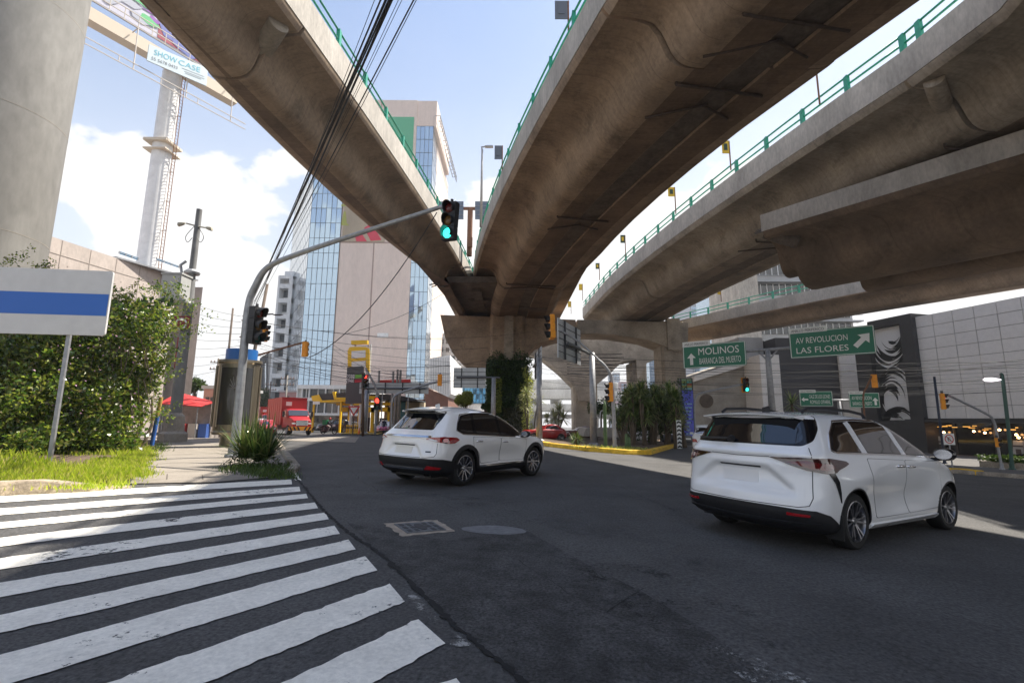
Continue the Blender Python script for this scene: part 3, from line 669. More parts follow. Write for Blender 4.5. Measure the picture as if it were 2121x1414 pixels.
# small flags and posts along the parapets
flag_y = mat('flag_yellow', (.62, .42, .03), .7); flag_g = mat('flag_grey', (.13, .15, .19), .6); flag_k = mat('flag_dark', (.03, .06, .04), .7)
def flag(px, base, top, fy, w, z, mt, label, side=-1, two=None):
    p = AH(px, base, z); h = AY(px, top, p.y).z - p.z; t_ = thing('lane_flag', p, label, 'flag', 'small flags on thin masts along the flyover edges')
    q = MB(); q.cyl(p, p+Vector((0, 0, h)), .05, n=6); q.build('mast', rust, t_)
    fh = AY(px, top, p.y).z-AY(px, fy, p.y).z; ww = abs(AY(px+w, top, p.y).x-AY(px, top, p.y).x)
    b_ = MB(); c = p+Vector((side*(ww/2+.04), 0, h-fh/2)); b_.box(c, (ww, .05, fh)); f_ = b_.build('panel', mt, t_)
    b_ = MB(); b_.box(c+Vector((0, -.045, 0)), (ww*.5, .03, fh*.5)); b_.build('emblem', two or mt, f_)
flag(1178, 92, 3, 40, 26, ZP, flag_g, 'grey panel on a mast at the top of the middle flyover')
flag(1040, 362, 302, 330, 15, ZP, flag_g, 'grey panel on a mast beside the street lamp above the junction')
flag(1698, 216, 140, 150, 10, ZP, flag_k, 'mast on the right flyover with its panel half hidden by the middle flyover')
flag(1514, 352, 292, 318, 14, ZP, flag_y, 'yellow flag highest up the right flyover below the edge of the middle flyover', -1, flag_k)
flag(1400, 443, 388, 407, 13, ZP, flag_y, 'yellow and dark flag halfway along the right flyover', -1, flag_k)
flag(1296, 532, 487, 503, 9, ZP, flag_k, 'dark flag with yellow middle nearing the far end of the right flyover', -1, flag_y)
flag(1242, 580, 545, 557, 7, ZP, flag_k, 'small green flag third from the far end of the right flyover', -1, flag_y)
flag(1207, 622, 588, 601, 7, ZP, flag_y, 'small yellow flag second from the far end of the right flyover')
flag(1183, 650, 624, 636, 6, ZP, flag_y, 'tiny yellow flag at the far end of the right flyover')
flag(1494, 625, 594, 610, 6, 16.55, flag_y, 'small orange flag on the far green railed ramp')
# street lamp and sign gantry standing above the junction
p = AH(996, 470, ZP); lp = thing('street_lamp', p, 'tall thin street lamp rising above the flyover junction', 'street lamp')
top = AY(997, 305, p.y); q = MB(); q.tube([p, p+Vector((0, 0, (top.z-p.z)*.97)), top, AY(1010, 303, p.y)], [.14, .1, .08, .07], 8); q.build('pole', steel_gal, lp, 180)
q = MB(); c = AY(1013, 304, p.y); q.box(c, (.8, .3, .16)); q.build('lamp_head', steel_gal, lp)
p = AH(972, 530, ZP-.5); gs = thing('sign_gantry', p, 'two blank sign backs on a post above the flyover junction', 'road sign')
q = MB(); tp_ = AY(975, 432, p.y); q.cyl(p, (p.x, p.y, tp_.z), .3, n=10); q.beam(AY(935, 432, p.y), AY(1012, 432, p.y), .28); q.build('post', rust, gs)
sgm = mat('sign_back_blue_grey', (.14, .18, .24), .5, .3)
for a0, a1 in ((908, 960), (984, 1012)):
    q = MB(); q.prism([AY(a0, 417, p.y-.2), AY(a1, 417, p.y-.2), AY(a1, 454, p.y-.2), AY(a0, 454, p.y-.2)], (0, .08, 0)); f_ = q.build('sign_panel', sgm, gs)
    q = MB()
    for k in range(1, 4): q.beam(AY(a0, 417+k*9.2, p.y-.26), AY(a1, 417+k*9.2, p.y-.26), .04)
    q.build('rib', steel_gal, f_)
q = MB(); q.box(AY(973, 502, p.y-.35), (.6, .3, 1.1)); q.build('control_box', rust, gs)
# ============================================================ buildings
gl_mir = mat('mirror_glass', (.42, .54, .66), .04, 1.0)
gl_mir2 = mat('pale_mirror_glass', (.66, .72, .78), .14, .75)
gl_blue = mat('blue_glass', (.10, .28, .46), .06, .85)
mull = mat('mullion', (.045, .06, .075), .6)
pinkw = mat('pinkish_render', (.70, .585, .52), .85, noise=(.12, .06), noise2=(2.5, .07), stretch=(1, 1, .3))
plaster = mat('plaster_white', (.78, .78, .77), .8, noise=(.5, .08), noise2=(4, .08), stretch=(1, 1, .3))
plaster_g = mat('plaster_grey', (.40, .40, .40), .85, noise=(.4, .12), stretch=(1, 1, .3))
win_dk = mat('window_dark', (.02, .025, .03), .06, spec=.9)
def curtain(parent, a, b, z0, z1, nx, nz, mt, name='glazing', mw=.10, jit=.0025, dp=.09):
    """mirror curtain wall between plan points a and b: one mesh of panes, one of mullions"""
    a = Vector((*a, 0)); b = Vector((*b, 0)); u = (b-a); n = Vector((u.y, -u.x, 0)).normalized()
    q = MB()
    for i in range(nx):
        for k in range(nz):
            c = []
            for s, t_ in ((0, 0), (1, 0), (1, 1), (0, 1)):
                p = a+u*((i+s)/nx); p.z = z0+(z1-z0)*(k+t_)/nz; c.append(p)
            ja, jb = random.gauss(0, jit)*u.length/nx*3, random.gauss(0, jit)*(z1-z0)/nz*3
            c[0] += n*(-ja-jb); c[1] += n*(ja-jb); c[2] += n*(ja+jb); c[3] += n*(-ja+jb); q.quad(*c)
    g_ = q.build(name, mt, parent)
    q = MB()
    for i in range(nx+1): p = a+u*(i/nx)+n*.03; q.beam((p.x, p.y, z0), (p.x, p.y, z1), mw, dp, up=n)
    for k in range(nz+1):
        z = z0+(z1-z0)*k/nz; q.beam(a+n*.02+Vector((0, 0, z)), b+n*.02+Vector((0, 0, z)), dp*.7, mw)
    q.build('mullions', mull, g_)
    return g_
# --- main tower
TY = 100.0
X = lambda px, py=600, Y=TY: AY(px, py, Y).x
Z = lambda px, py, Y=TY: AY(px, py, Y).z
tw = thing('office_tower', (X(760), TY+12, 0), 'tall office tower with mirror glass corners and a blank pinkish wall', 'building')
xa, xb_, xc_, xd = X(632), X(697), X(849), X(886)
zl, zt_ = Z(660, 312), Z(850, 209)
q = MB(); q.bx((xa+.2, TY+.3, -3), (xb_+.5, TY+26, zl-.3)); q.bx((xb_+.3, TY-.2, -3), (xc_, TY+26, zt_)); q.bx((xc_-.3, TY+.3, -3), (xd-.2, TY+27, Z(870, 262)-.3))
q.bx((xc_-1, TY+.0, Z(870, 262)), (xd+.6, TY+22, zt_))
q.build('wall', pinkw, tw)
q = MB(); xm = X(770); q.box((xm, TY-.21, zt_/2), (.25, .1, zt_)); q.box(((xb_+xc_)/2, TY-.215, Z(770, 503)), (xc_-xb_, .1, .25))
q.build('wall_groove', mat('groove', (.38, .28, .25), .9), tw)
curtain(tw, (xa, TY), (xb_, TY), 2.5, zl, 6, 17, gl_mir, mw=.06)
curtain(tw, (X(597, 600, 126), 126), (xa, TY), 2.5, zl, 12, 17, gl_mir2, mw=.1, jit=.0005, dp=.02)
curtain(tw, (xc_, TY-.05), (xd, TY-.05), 2.5, Z(870, 262), 4, 20, gl_mir, mw=.06)
curtain(tw, (xd, TY), (X(918, 600, 128), 128), 2.5, Z(870, 240), 12, 20, gl_mir2, mw=.1, jit=.0005, dp=.02)
q = MB(); q.box((X(822, 300), TY-.28, Z(822, 290)), (X(858, 300)-X(790, 300), .08, Z(822, 252)-Z(822, 345))); q.build('green_panel', mat('green_panel', (.10, .42, .24), .7), tw)
# poster hung on the pink wall: tan ground with red slanted bars and olive lines
p0x, p1x = xb_+.6, X(800, 450); pz0, pz1 = Z(740, 502), Z(740, 395)
q = MB(); q.bx((p0x, TY-.40, pz0), (p1x, TY-.30, pz1)); po = q.build('poster', mat('poster_tan', (.40, .33, .24), .7, noise=(.15, .2), stretch=(1, 1, .3)), tw)
q = MB(); red_p = mat('poster_red', (.62, .05, .09), .7); ol = mat('poster_olive', (.34, .36, .08), .7)
def pq(b, pts, y): b.prism([AY(a, c, y) for a, c in pts], (0, .02, 0))
pq(q, [(735, 488), (748, 482), (760, 500), (738, 500)], TY-.44); q.build('red_bar', red_p, po); q = MB(); pq(q, [(754, 472), (770, 462), (790, 497), (768, 499)], TY-.44); q.build('red_bar', red_p, po); q = MB(); pq(q, [(712, 400), (724, 400), (724, 418), (712, 416)], TY-.44)
q.build('red_bars', red_p, po)
q = MB(); pq(q, [(707, 423), (735, 420), (735, 425), (707, 428)], TY-.44); pq(q, [(712, 438), (716, 438), (718, 462), (724, 467), (714, 467), (706, 466)], TY-.44); q.build('olive_lines', ol, po)
# roof parapet grille on the right
q = MB(); g0 = Vector((xd+.3, TY, Z(895, 240))); g1 = Vector((X(938, 360, 128), 128, Z(895, 240)))
for k in range(15): p = g0.lerp(g1, k/14); q.beam(p, p+Vector((1.1, 0, 0)), .12); q.beam(p+Vector((1.1, 0, 0)), p+Vector((1.1, 0, -1.4)), .12)
q.beam(g0+Vector((1.1, 0, 0)), g1+Vector((1.1, 0, 0)), .18); q.beam(g0, g1, .18); q.beam(g0+Vector((1.1, 0, -1.4)), g1+Vector((1.1, 0, -1.4)), .18)
q.build('roof_grille', steel_gal, tw)
q = MB(); q.box((X(794, 690), TY-.33, Z(794, 695)), (2.3, .1, 1.0)); q.build('white_panel', plaster, tw)
q = MB(); q.cyl((X(829, 200), TY+5, zt_), (X(829, 200), TY+5, zt_+3), .05, n=5); q.build('antenna', steel_dk, tw)
q = MB(); q.bx((X(692, 860), TY-6, -3), (xd+1, TY-.3, 5.2)); q.build('podium', mat('podium_red_brown', (.22, .10, .08), .8), tw)
# --- white neighbour with deep loggias
wb = thing('office_building', (X(580, 700, 118), 122, 0), 'white office block with stepped rows of deep loggias left of the tower', 'building')
WY = 116; q = MB(); x0, x1 = X(566, 700, WY), X(597, 700, WY); zt2 = Z(580, 572, WY)
fl = [592, 622, 655, 685, 715, 745, 778, 806, 835]
q.bx((x0, WY+2.4, -3), (x1, WY+16, zt2)); zs = [Z(580, y, WY) for y in fl]
for z in zs: q.bx((x0, WY, z-.55), (x1, WY+2.4, z+.55))
q.bx((x1-.9, WY-.1, -3), (x1, WY+2.4, zt2)); q.bx((x0, WY-.1, -3), (x0+.5, WY+2.4, zt2)); q.bx((x0, WY-.05, zt2-.6), (x1, WY+2.4, zt2+.2)); q.build('wall', plaster, wb)
for z in zs: q = MB(); q.bx((x0+.5, WY+2.3, z-2.4), (x1-.9, WY+2.38, z-.6)); q.build('window', mat('loggia_glass', (.10, .12, .14), .1, spec=.9), wb)
q = MB(); q.bx((x0, WY+3, zt2), (x1+3, WY+9, zt2+2.2)); q.build('roof_box', plaster, wb)
# --- dark portal frame building
db = thing('office_building', (X(545, 780, 170), 175, 0), 'dark framed tower like a tall gate beyond the trees down the street', 'building')
q = MB(); P = [AY(a, b_, 170) for a, b_ in ((538, 742), (556, 730), (556, 850), (551, 850), (551, 745), (543, 752), (543, 850), (536, 850))]
q.prism(P, (0, 12, 0)); q.build('frame', mat('dark_panel', (.03, .035, .045), .5), db)
q = MB(); P = [AY(a, b_, 171) for a, b_ in ((543, 752), (551, 745), (551, 850), (543, 850))]; q.prism(P, (0, 10, 0)); q.build('glazing', gl_mir2, db)
# --- white annexes right of the tower
ab = thing('office_building', (X(915, 780, 92), 98, 0), 'white panelled block tapering to the ground right of the tower', 'building')
q = MB(); P = [AY(a, b_, 92) for a, b_ in ((888, 742), (932, 735), (934, 815), (928, 822), (888, 802))]; q.prism(P, (0, 22, 0)); q.build('wall', plaster, ab)
q = MB()
for k in range(1, 9): q.beam(AY(888+k*5, 741, 91.95), AY(888+k*5, 803+k*2, 91.95), .07)
for y in (758, 775, 792): q.beam(AY(888, y, 91.95), AY(933, y, 91.95), .07)
q.build('panel_joints', plaster_g, ab)
q = MB(); q.prism([AY(a, b_, 93) for a, b_ in ((880, 802), (928, 822), (928, 850), (880, 850))], (0, 18, 0)); q.build('base', mat('brown_base', (.20, .10, .075), .8, noise=(1, .2)), ab)
hb = thing('office_building', (X(920, 700, 125), 130, 0), 'pale grey block half hidden behind the left end of the crosshead', 'building')
q = MB(); q.bx((X(908, 700, 125), 125, -3), (X(965, 700, 125), 140, Z(930, 690, 125))); q.build('wall', plaster_g, hb)
for r_ in range(5):
    for c_ in range(4): q = MB(); q.bx((X(912+c_*12, 700, 125), 124.9, Z(930, 712+r_*17, 125)), (X(919+c_*12, 700, 125), 124.97, Z(930, 703+r_*17, 125))); q.build('window', win_dk, hb)
bb = thing('office_building', (X(970, 820, 118), 124, 0), 'low blue glass building with a white base behind the small tree', 'building')
q = MB(); q.bx((X(927, 820, 118), 118.3, -3), (X(1012, 820, 118), 132, Z(970, 795, 118))); q.build('wall', plaster, bb)
curtain(bb, (X(928, 820, 118), 118), (X(1006, 820, 118), 118), Z(970, 835, 118), Z(970, 797, 118), 12, 4, gl_blue, mw=.1)
# --- hazy distant blocks seen between the piers
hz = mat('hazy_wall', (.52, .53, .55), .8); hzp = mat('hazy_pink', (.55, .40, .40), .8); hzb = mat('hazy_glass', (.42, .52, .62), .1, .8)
def far_tower(x0_, x1_, yt, Y, mt, label, rows, cols, win, d=14):
    t_ = thing('distant_tower', (X((x0_+x1_)/2, 780, Y), Y, 0), label, 'building')
    a, b_ = X(x0_, 780, Y), X(x1_, 780, Y); zt = Z((x0_+x1_)/2, yt, Y); q = MB(); q.bx((a, Y, -8), (b_, Y+d, zt)); q.build('wall', mt, t_)
    q = MB(); h = (zt-2)/rows
    for r_ in range(rows): q.bx((a+.4, Y-.08, 1+r_*h+h*.3), (b_-.4, Y-.02, 1+r_*h+h*.85))
    w_ = q.build('window_bands', win, t_)
    q = MB()
    for c_ in range(cols+1): xx = a+.4+(b_-a-.8)*c_/cols; q.bx((xx-.12, Y-.16, 1), (xx+.12, Y-.08, zt-.5))
    q.build('mullions', mt, t_)
far_tower(1346, 1368, 730, 190, hzb, 'slim blue glass tower seen left of the portal column', 20, 3, gl_mir2)
far_tower(1368, 1388, 742, 210, hz, 'grey tower just left of the portal column', 18, 3, gl_blue)
far_tower(1284, 1312, 790, 230, hzp, 'pinkish block far off between the arched pier columns', 14, 4, hzb)
far_tower(1270, 1284, 772, 260, hz, 'pale narrow block beside the pinkish one far off', 16, 2, hzb)
far_tower(1436, 1500, 628, 150, hz, 'pale tower with a glass front behind the far ramp railing', 22, 5, gl_mir2, 18)
far_tower(1452, 1480, 640, 170, hzb, 'darker glass tower tucked behind the far ramp railing', 22, 4, gl_blue, 18)
far_tower(1498, 1534, 575, 130, hzb, 'blue mirrored tower beside the tall concrete lift core', 24, 4, gl_mir2, 16)
# --- tall slab block upper right
hbk = thing('apartment_block', (X(1680, 620, 92), 100, 0), 'tall block with window bands and concrete core behind the right flyover', 'building')
q = MB(); x0, x1 = X(1532, 620, 90), X(1572, 620, 90); q.bx((x0, 90, -3), (x1, 104, Z(1550, 500, 90))); q.build('core', concrete_gr, hbk)
q = MB(); x2 = X(1782, 650, 90); q.bx((x1, 92.2, -3), (x2, 106, Z(1680, 505, 92))); q.build('wall', plaster_g, hbk)
zf = [Z(1680, y, 92) for y in (545, 585, 630, 665, 702)]
for z in zf:
    q = MB(); q.bx((x1+.3, 92.0, z-2.6), (x2-.5, 92.15, z-.4)); w_ = q.build('window', win_dk, hbk)
    q = MB(); n_ = 15
    for k in range(n_+1): xx = x1+.3+(x2-x1-.8)*k/n_; q.bx((xx-.06, 91.9, z-2.6), (xx+.06, 92.0, z-.4))
    q.build('mullions', plaster, w_)
q = MB()
for z in (zf[1], zf[3]): q.bx((x1+.2, 90.6, z-.25), (x2+1, 92.2, z)); q.beam((x1+.2, 90.7, z+1), (x2+1, 90.7, z+1), .08)
q.build('balcony', steel_gal, hbk)
# --- shopping centre right
mp_ = mat('mall_panel', (.82, .79, .76), .6, noise=(.25, .06), noise2=(3, .05)); blk = mat('mall_black', (.035, .035, .04), .55, noise=(.6, .15)); gap_m = mat('panel_gap', (.36, .345, .33), .9)
ml = thing('shopping_centre', gnd(44, 44), 'shopping centre with pale panelled upper wall over a dark glazed ground floor', 'building')
A0, A1 = Vector((43.9, 35.0, 0)), Vector((40.3, 49.6, 0)); u = (A1-A0).normalized(); n_ = Vector((-u.y, u.x, 0))   # n_ points to the street
if n_.x > 0: n_ = -n_
E0 = A0-u*30; ztop, zbot = 11.9, 1.75
q = MB(); q.prism([E0-n_*.1, A1-n_*.1, A1-n_*16, E0-n_*16], (0, 0, 1)) ; q = MB()
q.prism([p+Vector((0, 0, zbot+.02)) for p in (E0-n_*.08, A1-n_*.08, A1-n_*16, E0-n_*16)], (0, 0, ztop-zbot-.04)); q.build('backing_wall', gap_m, ml)
q = MB(); Lw = (A1-E0).length; nx, nz = 26, 9
for i in range(nx):
    for k in range(nz):
        a = E0+u*(Lw*i/nx+.025); b_ = E0+u*(Lw*(i+1)/nx-.025); z0 = zbot+(ztop-zbot)*k/nz+.025; z1 = zbot+(ztop-zbot)*(k+1)/nz-.025; o_ = n_*random.uniform(-.012, .012)
        q.prism([a+o_+Vector((0, 0, z0)), b_+o_+Vector((0, 0, z0)), b_+o_+Vector((0, 0, z1)), a+o_+Vector((0, 0, z1))], -n_*.06)
q.build('wall_panels', mp_, ml)
zg = -2.6
q = MB(); q.prism([p+Vector((0, 0, zbot-.35)) for p in (E0+n_*.5, A1+n_*.5, A1-n_*16, E0-n_*16)], (0, 0, .3)); q.build('canopy_edge', blk, ml)
q = MB()
for i in range(14):
    a = E0-n_*1.2+u*(Lw*i/14); b_ = E0-n_*1.2+u*(Lw*(i+1)/14-.12); q.prism([a+Vector((0, 0, zg)), b_+Vector((0, 0, zg)), b_+Vector((0, 0, zbot-.4)), a+Vector((0, 0, zbot-.4))], -n_*.06)
q.build('shop_window', mat('shop_glass', (.010, .010, .012), .05, spec=.55), ml)
q = MB()
for i in range(15): a = E0-n_*1.1+u*(Lw*i/14-.06); q.beam(a+Vector((0, 0, zg)), a+Vector((0, 0, zbot-.4)), .14)
q.build('window_frame', steel_dk, ml)
lampm = mat('warm_lamp', (1, .55, .2), .5, emit=9, ecol=(1, .5, .18))
for i, (px, py) in enumerate(((1955, 895), (2017, 893), (2040, 896), (2105, 900), (2110, 906), (1908, 892), (2070, 890))):
    q = MB(); c = ONP(px, py, E0-n_*.85, n_); q.lathe(c-Vector((0, 0, .09)), (0, 0, 1), [(.02, 0), (.09, .04), (.11, .1), (.06, .17), (.01, .19)], 10); q.build('ceiling_lamp', lampm, ml, 180)
postm = mat('poster_white', (.55, .55, .55), .6)
for px0, px1, py0, py1, kind in ((1908, 1926, 902, 928, 0), (1940, 1955, 903, 930, 0), (2098, 2120, 912, 940, 1)):
    pts = [ONP(a, b_, E0-n_*.95, n_) for a, b_ in ((px0, py0), (px1, py0), (px1, py1), (px0, py1))]; q = MB(); q.prism(pts, -n_*.05); w_ = q.build('window_poster', postm, ml)
    q = MB(); c = sum(pts, Vector())/4+n_*.03; q.beam(c-u*.35+Vector((0, 0, .1)), c+u*.35+Vector((0, 0, .1)), .02, .14, up=(0, 0, 1)); q.box(c-Vector((0, 0, .35)), (.05, .4, .4)); q.build('print', mat('poster_print', (.12, .10, .10), .6), w_)
# warm shelves of the restaurant behind the glass line
q = MB()
for k in range(26):
    c = E0-n_*.98+u*(Lw-2-random.uniform(0, 11)); c.z = random.uniform(zbot-1.0, zbot-.55); q.box(c, (.05, random.uniform(.2, .7), random.uniform(.03, .09)))
q.build('lit_shelves', mat('amber_glow', (.7, .35, .08), .6, emit=.5, ecol=(.9, .45, .1)), ml)
# black mural block
B0, B1 = ONP(1893, 700, A1+n_*.5, n_), ONP(1768, 700, A1+n_*.5, n_); B0.z = B1.z = 0
mb = thing('mural_block', gnd(B0.x, B0.y), 'black block with a tall recessed mural of white brush swirls', 'building')
ztm = ONP(1840, 658, B0, n_).z; q = MB()
r0, r1 = ONP(1866, 700, B0, n_), ONP(1800, 700, B0, n_); r0.z = r1.z = 0; rz0, rz1 = ONP(1850, 872, B0, n_).z, ONP(1850, 672, B0, n_).z
def slab(b, a, c, z0, z1, d0, d1): b.prism([a+n_*d0+Vector((0, 0, z0)), c+n_*d0+Vector((0, 0, z0)), c+n_*d0+Vector((0, 0, z1)), a+n_*d0+Vector((0, 0, z1))], n_*(d1-d0))
ubk = (B1-B0).normalized()
slab(q, B0, r0, -3, ztm, -14, .05); slab(q, r1, B1, -3, ztm-.9, -14, .05); slab(q, r0, r1, rz1, ztm, -14, .05); slab(q, r0, r1, -3, rz0, -14, .05); slab(q, r0, r1, rz0, rz1, -14, -.5)
q.build('frame', blk, mb)
q = MB(); rr = random.Random(3)
Wd = (r1-r0).length; Hh = rz1-rz0
mw_ = mat('mural_white', (.74, .74, .74), .8); mk_ = mat('mural_black', (.02, .02, .022), .8)
def cl_(fx, fz, off): return r0+ubk*(min(max(fx, .02), .98)*Wd)+n_*off+Vector((0, 0, rz0+min(max(fz, .012), .988)*Hh))
balls = ((.52, .86, .62, .30), (.46, .29, .56, .27), (.42, .02, .50, .13))
for bi, (bx, bz, rx, rz) in enumerate(balls):
    q = MB(); pts = [cl_(bx+rx*math.cos(a)*(1+.03*math.sin(5*a)), bz+rz*math.sin(a)*(1+.03*math.cos(4*a)), -.48) for a in [2*PI*i/56 for i in range(56)]]; q.add([cl_(bx, bz, -.48)]+pts, [(0, 1+i, 1+(i+1) % 56) for i in range(56)]); sw_ = q.build('white_swirl', mw_, mb)
    q = MB()
    for k in range(46):
        f = rr.uniform(.4, 1.0); a0 = rr.uniform(-.3, .5)*PI+(PI if bi == 0 else 0); sp_ = rr.uniform(.18, .62)*PI; w_ = rr.uniform(.010, .045); nn = 12; vs = []
        ox, oz = (1-f)*rx*(.55 if bi else -.5), -(1-f)*rz*(.5 if bi else -.5)
        for j in range(nn+1):
            a = a0+sp_*j/nn; ww = w_*(1-abs(2*j/nn-1)**1.6)
            for sgn in (-1, 1): vs.append(cl_(bx+ox+(f*rx+sgn*ww)*math.cos(a), bz+oz+(f*rz+sgn*ww*.42)*math.sin(a), -.455))
        q.add(vs, [(2*j, 2*j+1, 2*j+3, 2*j+2) for j in range(nn)])
    q.build('brush_strokes', mk_, sw_)
# lower black and pale wings further back, and the curved concrete hall
wg = thing('shopping_centre', (50, 62, 0), 'dark grey wing with pale vertical strips behind the green road signs', 'building')
WYb = 60; q = MB(); X2 = lambda px: AY(px, 780, WYb).x
q.bx((X2(1612), WYb, -3), (X2(1742), WYb+12, Z(1680, 700, WYb))); q.build('dark_wall', mat('wing_dark', (.055, .055, .065), .7, noise=(.5, .1)), wg)
q = MB(); q.bx((X2(1574), WYb-.3, -3), (X2(1614), WYb+12, Z(1600, 735, WYb))); q.build('pale_wall', mp_, wg); q = MB(); q.bx((X2(1738), WYb-.3, -3), (X2(1778), WYb+12, Z(1760, 700, WYb))); q.build('pale_wall', mp_, wg)
q = MB(); q.bx((X2(1612), WYb-.4, -3), (X2(1742), WYb, Z(1680, 862, WYb))); q.build('shopfront', win_dk, wg)
hl = thing('concrete_hall', (X(1500, 800, 66), 70, 0), 'curved concrete hall with a sloping pale roof edge and round vent', 'building')
q = MB(); P = [AY(a, b_, 64) for a, b_ in ((1436, 780), (1545, 742), (1578, 742), (1578, 880), (1436, 880))]; q.prism(P, (0, 14, 0)); q.build('wall', concrete, hl)
q = MB(); P = [AY(a, b_, 63.5) for a, b_ in ((1438, 790), (1545, 757), (1545, 745), (1438, 779))]; q.prism(P, (0, 1, 0)); q.build('roof_edge', mp_, hl)
q = MB(); c = AY(1463, 830, 63.95); q.lathe(c, (0, -1, 0), [(.9, 0), (.9, .1), (.6, .12)], 20); q.build('round_vent', concrete_dk, hl)
q = MB(); q.bx((X(1530, 760, 63), 62.5, Z(1550, 745, 63)), (X(1580, 760, 63), 70, Z(1550, 700, 63))); q.build('roof_block', plaster_g, hl)
# --- pale board marked concrete building left
lb = thing('concrete_building', (-34, 40, 0), 'board marked concrete building with a glazed top corner behind the hedge', 'building')
cpan = mat('pale_pink_concrete', (.47, .41, .37), .85, noise=(.5, .15), noise2=(5, .12), bump=(12, .15, .02), stretch=(1, 1, .5))
L0 = Vector((AY(60, 500, 33).x, 33, 0)); L1 = Vector((AY(372, 540, 45).x, 45, 0)); ul = (L1-L0).normalized(); nl = Vector((ul.y, -ul.x, 0)); Ll = (L1-L0).length
zt3 = AY(250, 512, 0.5*(33+45)-.5).z
zt3 = 14.6
q = MB(); q.prism([L0-ul*25, L1, L1-nl*18, L0-ul*25-nl*18], (0, 0, zt3)); q.build('wall', cpan, lb)
q = MB()
for z in (3, 5.6, 8.2, 10.8, 13.4): q.beam(L0-ul*10+nl*.004+Vector((0, 0, z)), L1+nl*.004+Vector((0, 0, z)), .03, .05)
for k in range(-4, 13): p = L0+ul*(k*2.1)+nl*.004; q.beam((p.x, p.y, 0), (p.x, p.y, zt3-.02), .05, .03, up=nl) if (p-L0).dot(ul) < Ll else None
for k in range(-4, 13):
    for z in (4, 4.9, 6.6, 7.5, 9.2, 10.1, 11.8, 12.7):
        for d_ in (.6, 1.5):
            p = L0+ul*(k*2.1+d_)+nl*.006
            if (p-L0).dot(ul) < Ll: q.box((p.x, p.y, z), (.05, .05, .05))
q.build('formwork_joints', mat('joint_grey', (.30, .26, .23), .9), lb)
def onw(px, py): return ONP(px, py, L0+nl*.02, nl)
for pa, pb in (((246, 520), (283, 550)), ((323, 534), (368, 565))):
    a = onw(pa[0], pa[1]); b_ = onw(pb[0], pb[1]); s0, s1 = (a-L0).dot(ul), (b_-L0).dot(ul); z1_, z0_ = a.z, b_.z+.5
    q = MB(); p, r_ = L0+ul*s0+nl*.03, L0+ul*s1+nl*.03; q.prism([p+Vector((0, 0, z0_)), r_+Vector((0, 0, z0_)), r_+Vector((0, 0, z1_)), p+Vector((0, 0, z1_))], nl*.05); w_ = q.build('window', gl_blue, lb)
    q = MB()
    for k in range(4): t_ = p.lerp(r_, k/3)+nl*.06; q.beam((t_.x, t_.y, z0_), (t_.x, t_.y, z1_), .07)
    q.beam(p+nl*.06+Vector((0, 0, (z0_+z1_)/2)), r_+nl*.06+Vector((0, 0, (z0_+z1_)/2)), .06); q.build('window_frame', steel_gal, w_)
q = MB(); q.prism([L1-ul*6+nl*.0+Vector((0, 0, zt3)), L1+ul*1.2+nl*1.2+Vector((0, 0, zt3)), L1+ul*1.2-nl*3+Vector((0, 0, zt3)), L1-ul*6-nl*3+Vector((0, 0, zt3))], (0, 0, .15)); q.build('roof_canopy', steel_gal, lb)
# the right hand wing of it, lower, past the utility pole
lw = thing('concrete_building', (-30, 48, 0), 'narrow concrete end wall right of the camera pole', 'building')
q = MB(); zz_ = AY(400, 600, 47).z; q.prism([(AY(362, 650, 46).x, 46, -1), (AY(414, 650, 46).x, 46, -1), (AY(413, 650, 56).x, 56, -1), (AY(362, 650, 56).x-3, 56, -1)], (0, 0, zz_+1)); q.build('wall', cpan, lw)
q = MB(); xx = AY(396, 650, 47).x; q.bx((xx-.3, 45.9, 6), (xx+.3, 45.98, 9)); q.build('red_banner', mat('faded_red', (.35, .04, .04), .7), lw)
# --- street stall with red awning and pink houses down the left street
st = thing('market_stall', gnd(AY(405, 880, 38).x, 38), 'small stall with a red awning beside the utility pole', 'stall')
xs0, xs1 = AY(372, 860, 37).x, AY(436, 860, 37).x; q = MB(); q.bx((xs0, 37, -.4), (xs1, 40, 2.6)); q.build('booth', mat('stall_grey', (.30, .27, .25), .8, noise=(1.5, .3)), st)
q = MB(); a = AY(372, 818, 36.5); b_ = AY(436, 842, 36.5); q.prism([(xs0-.2, 36.9, 3.2), (xs1+.3, 36.9, 2.5), (xs1+.5, 34.9, 2.1), (xs0-.2, 34.9, 2.3)], (0, 0, .05)); q.build('awning', mat('red_canvas', (.42, .02, .02), .75), st)
for k, (dx, c_) in enumerate(((.3, (.5, .05, .05)), (1.1, (.55, .5, .45)), (1.9, (.05, .12, .4)))):
    q = MB(); q.bx((xs0+dx, 36.4, -.2), (xs0+dx+.6, 36.9, .9)); q.build('counter_goods', mat('goods_%d' % k, c_, .7), st)
q = MB()
for xx in (xs0+.1, xs1+.2): q.cyl((xx, 35.1, -.4), (xx, 35.1, 2.2), .04, n=6)
q.build('awning_posts', steel_gal, st)
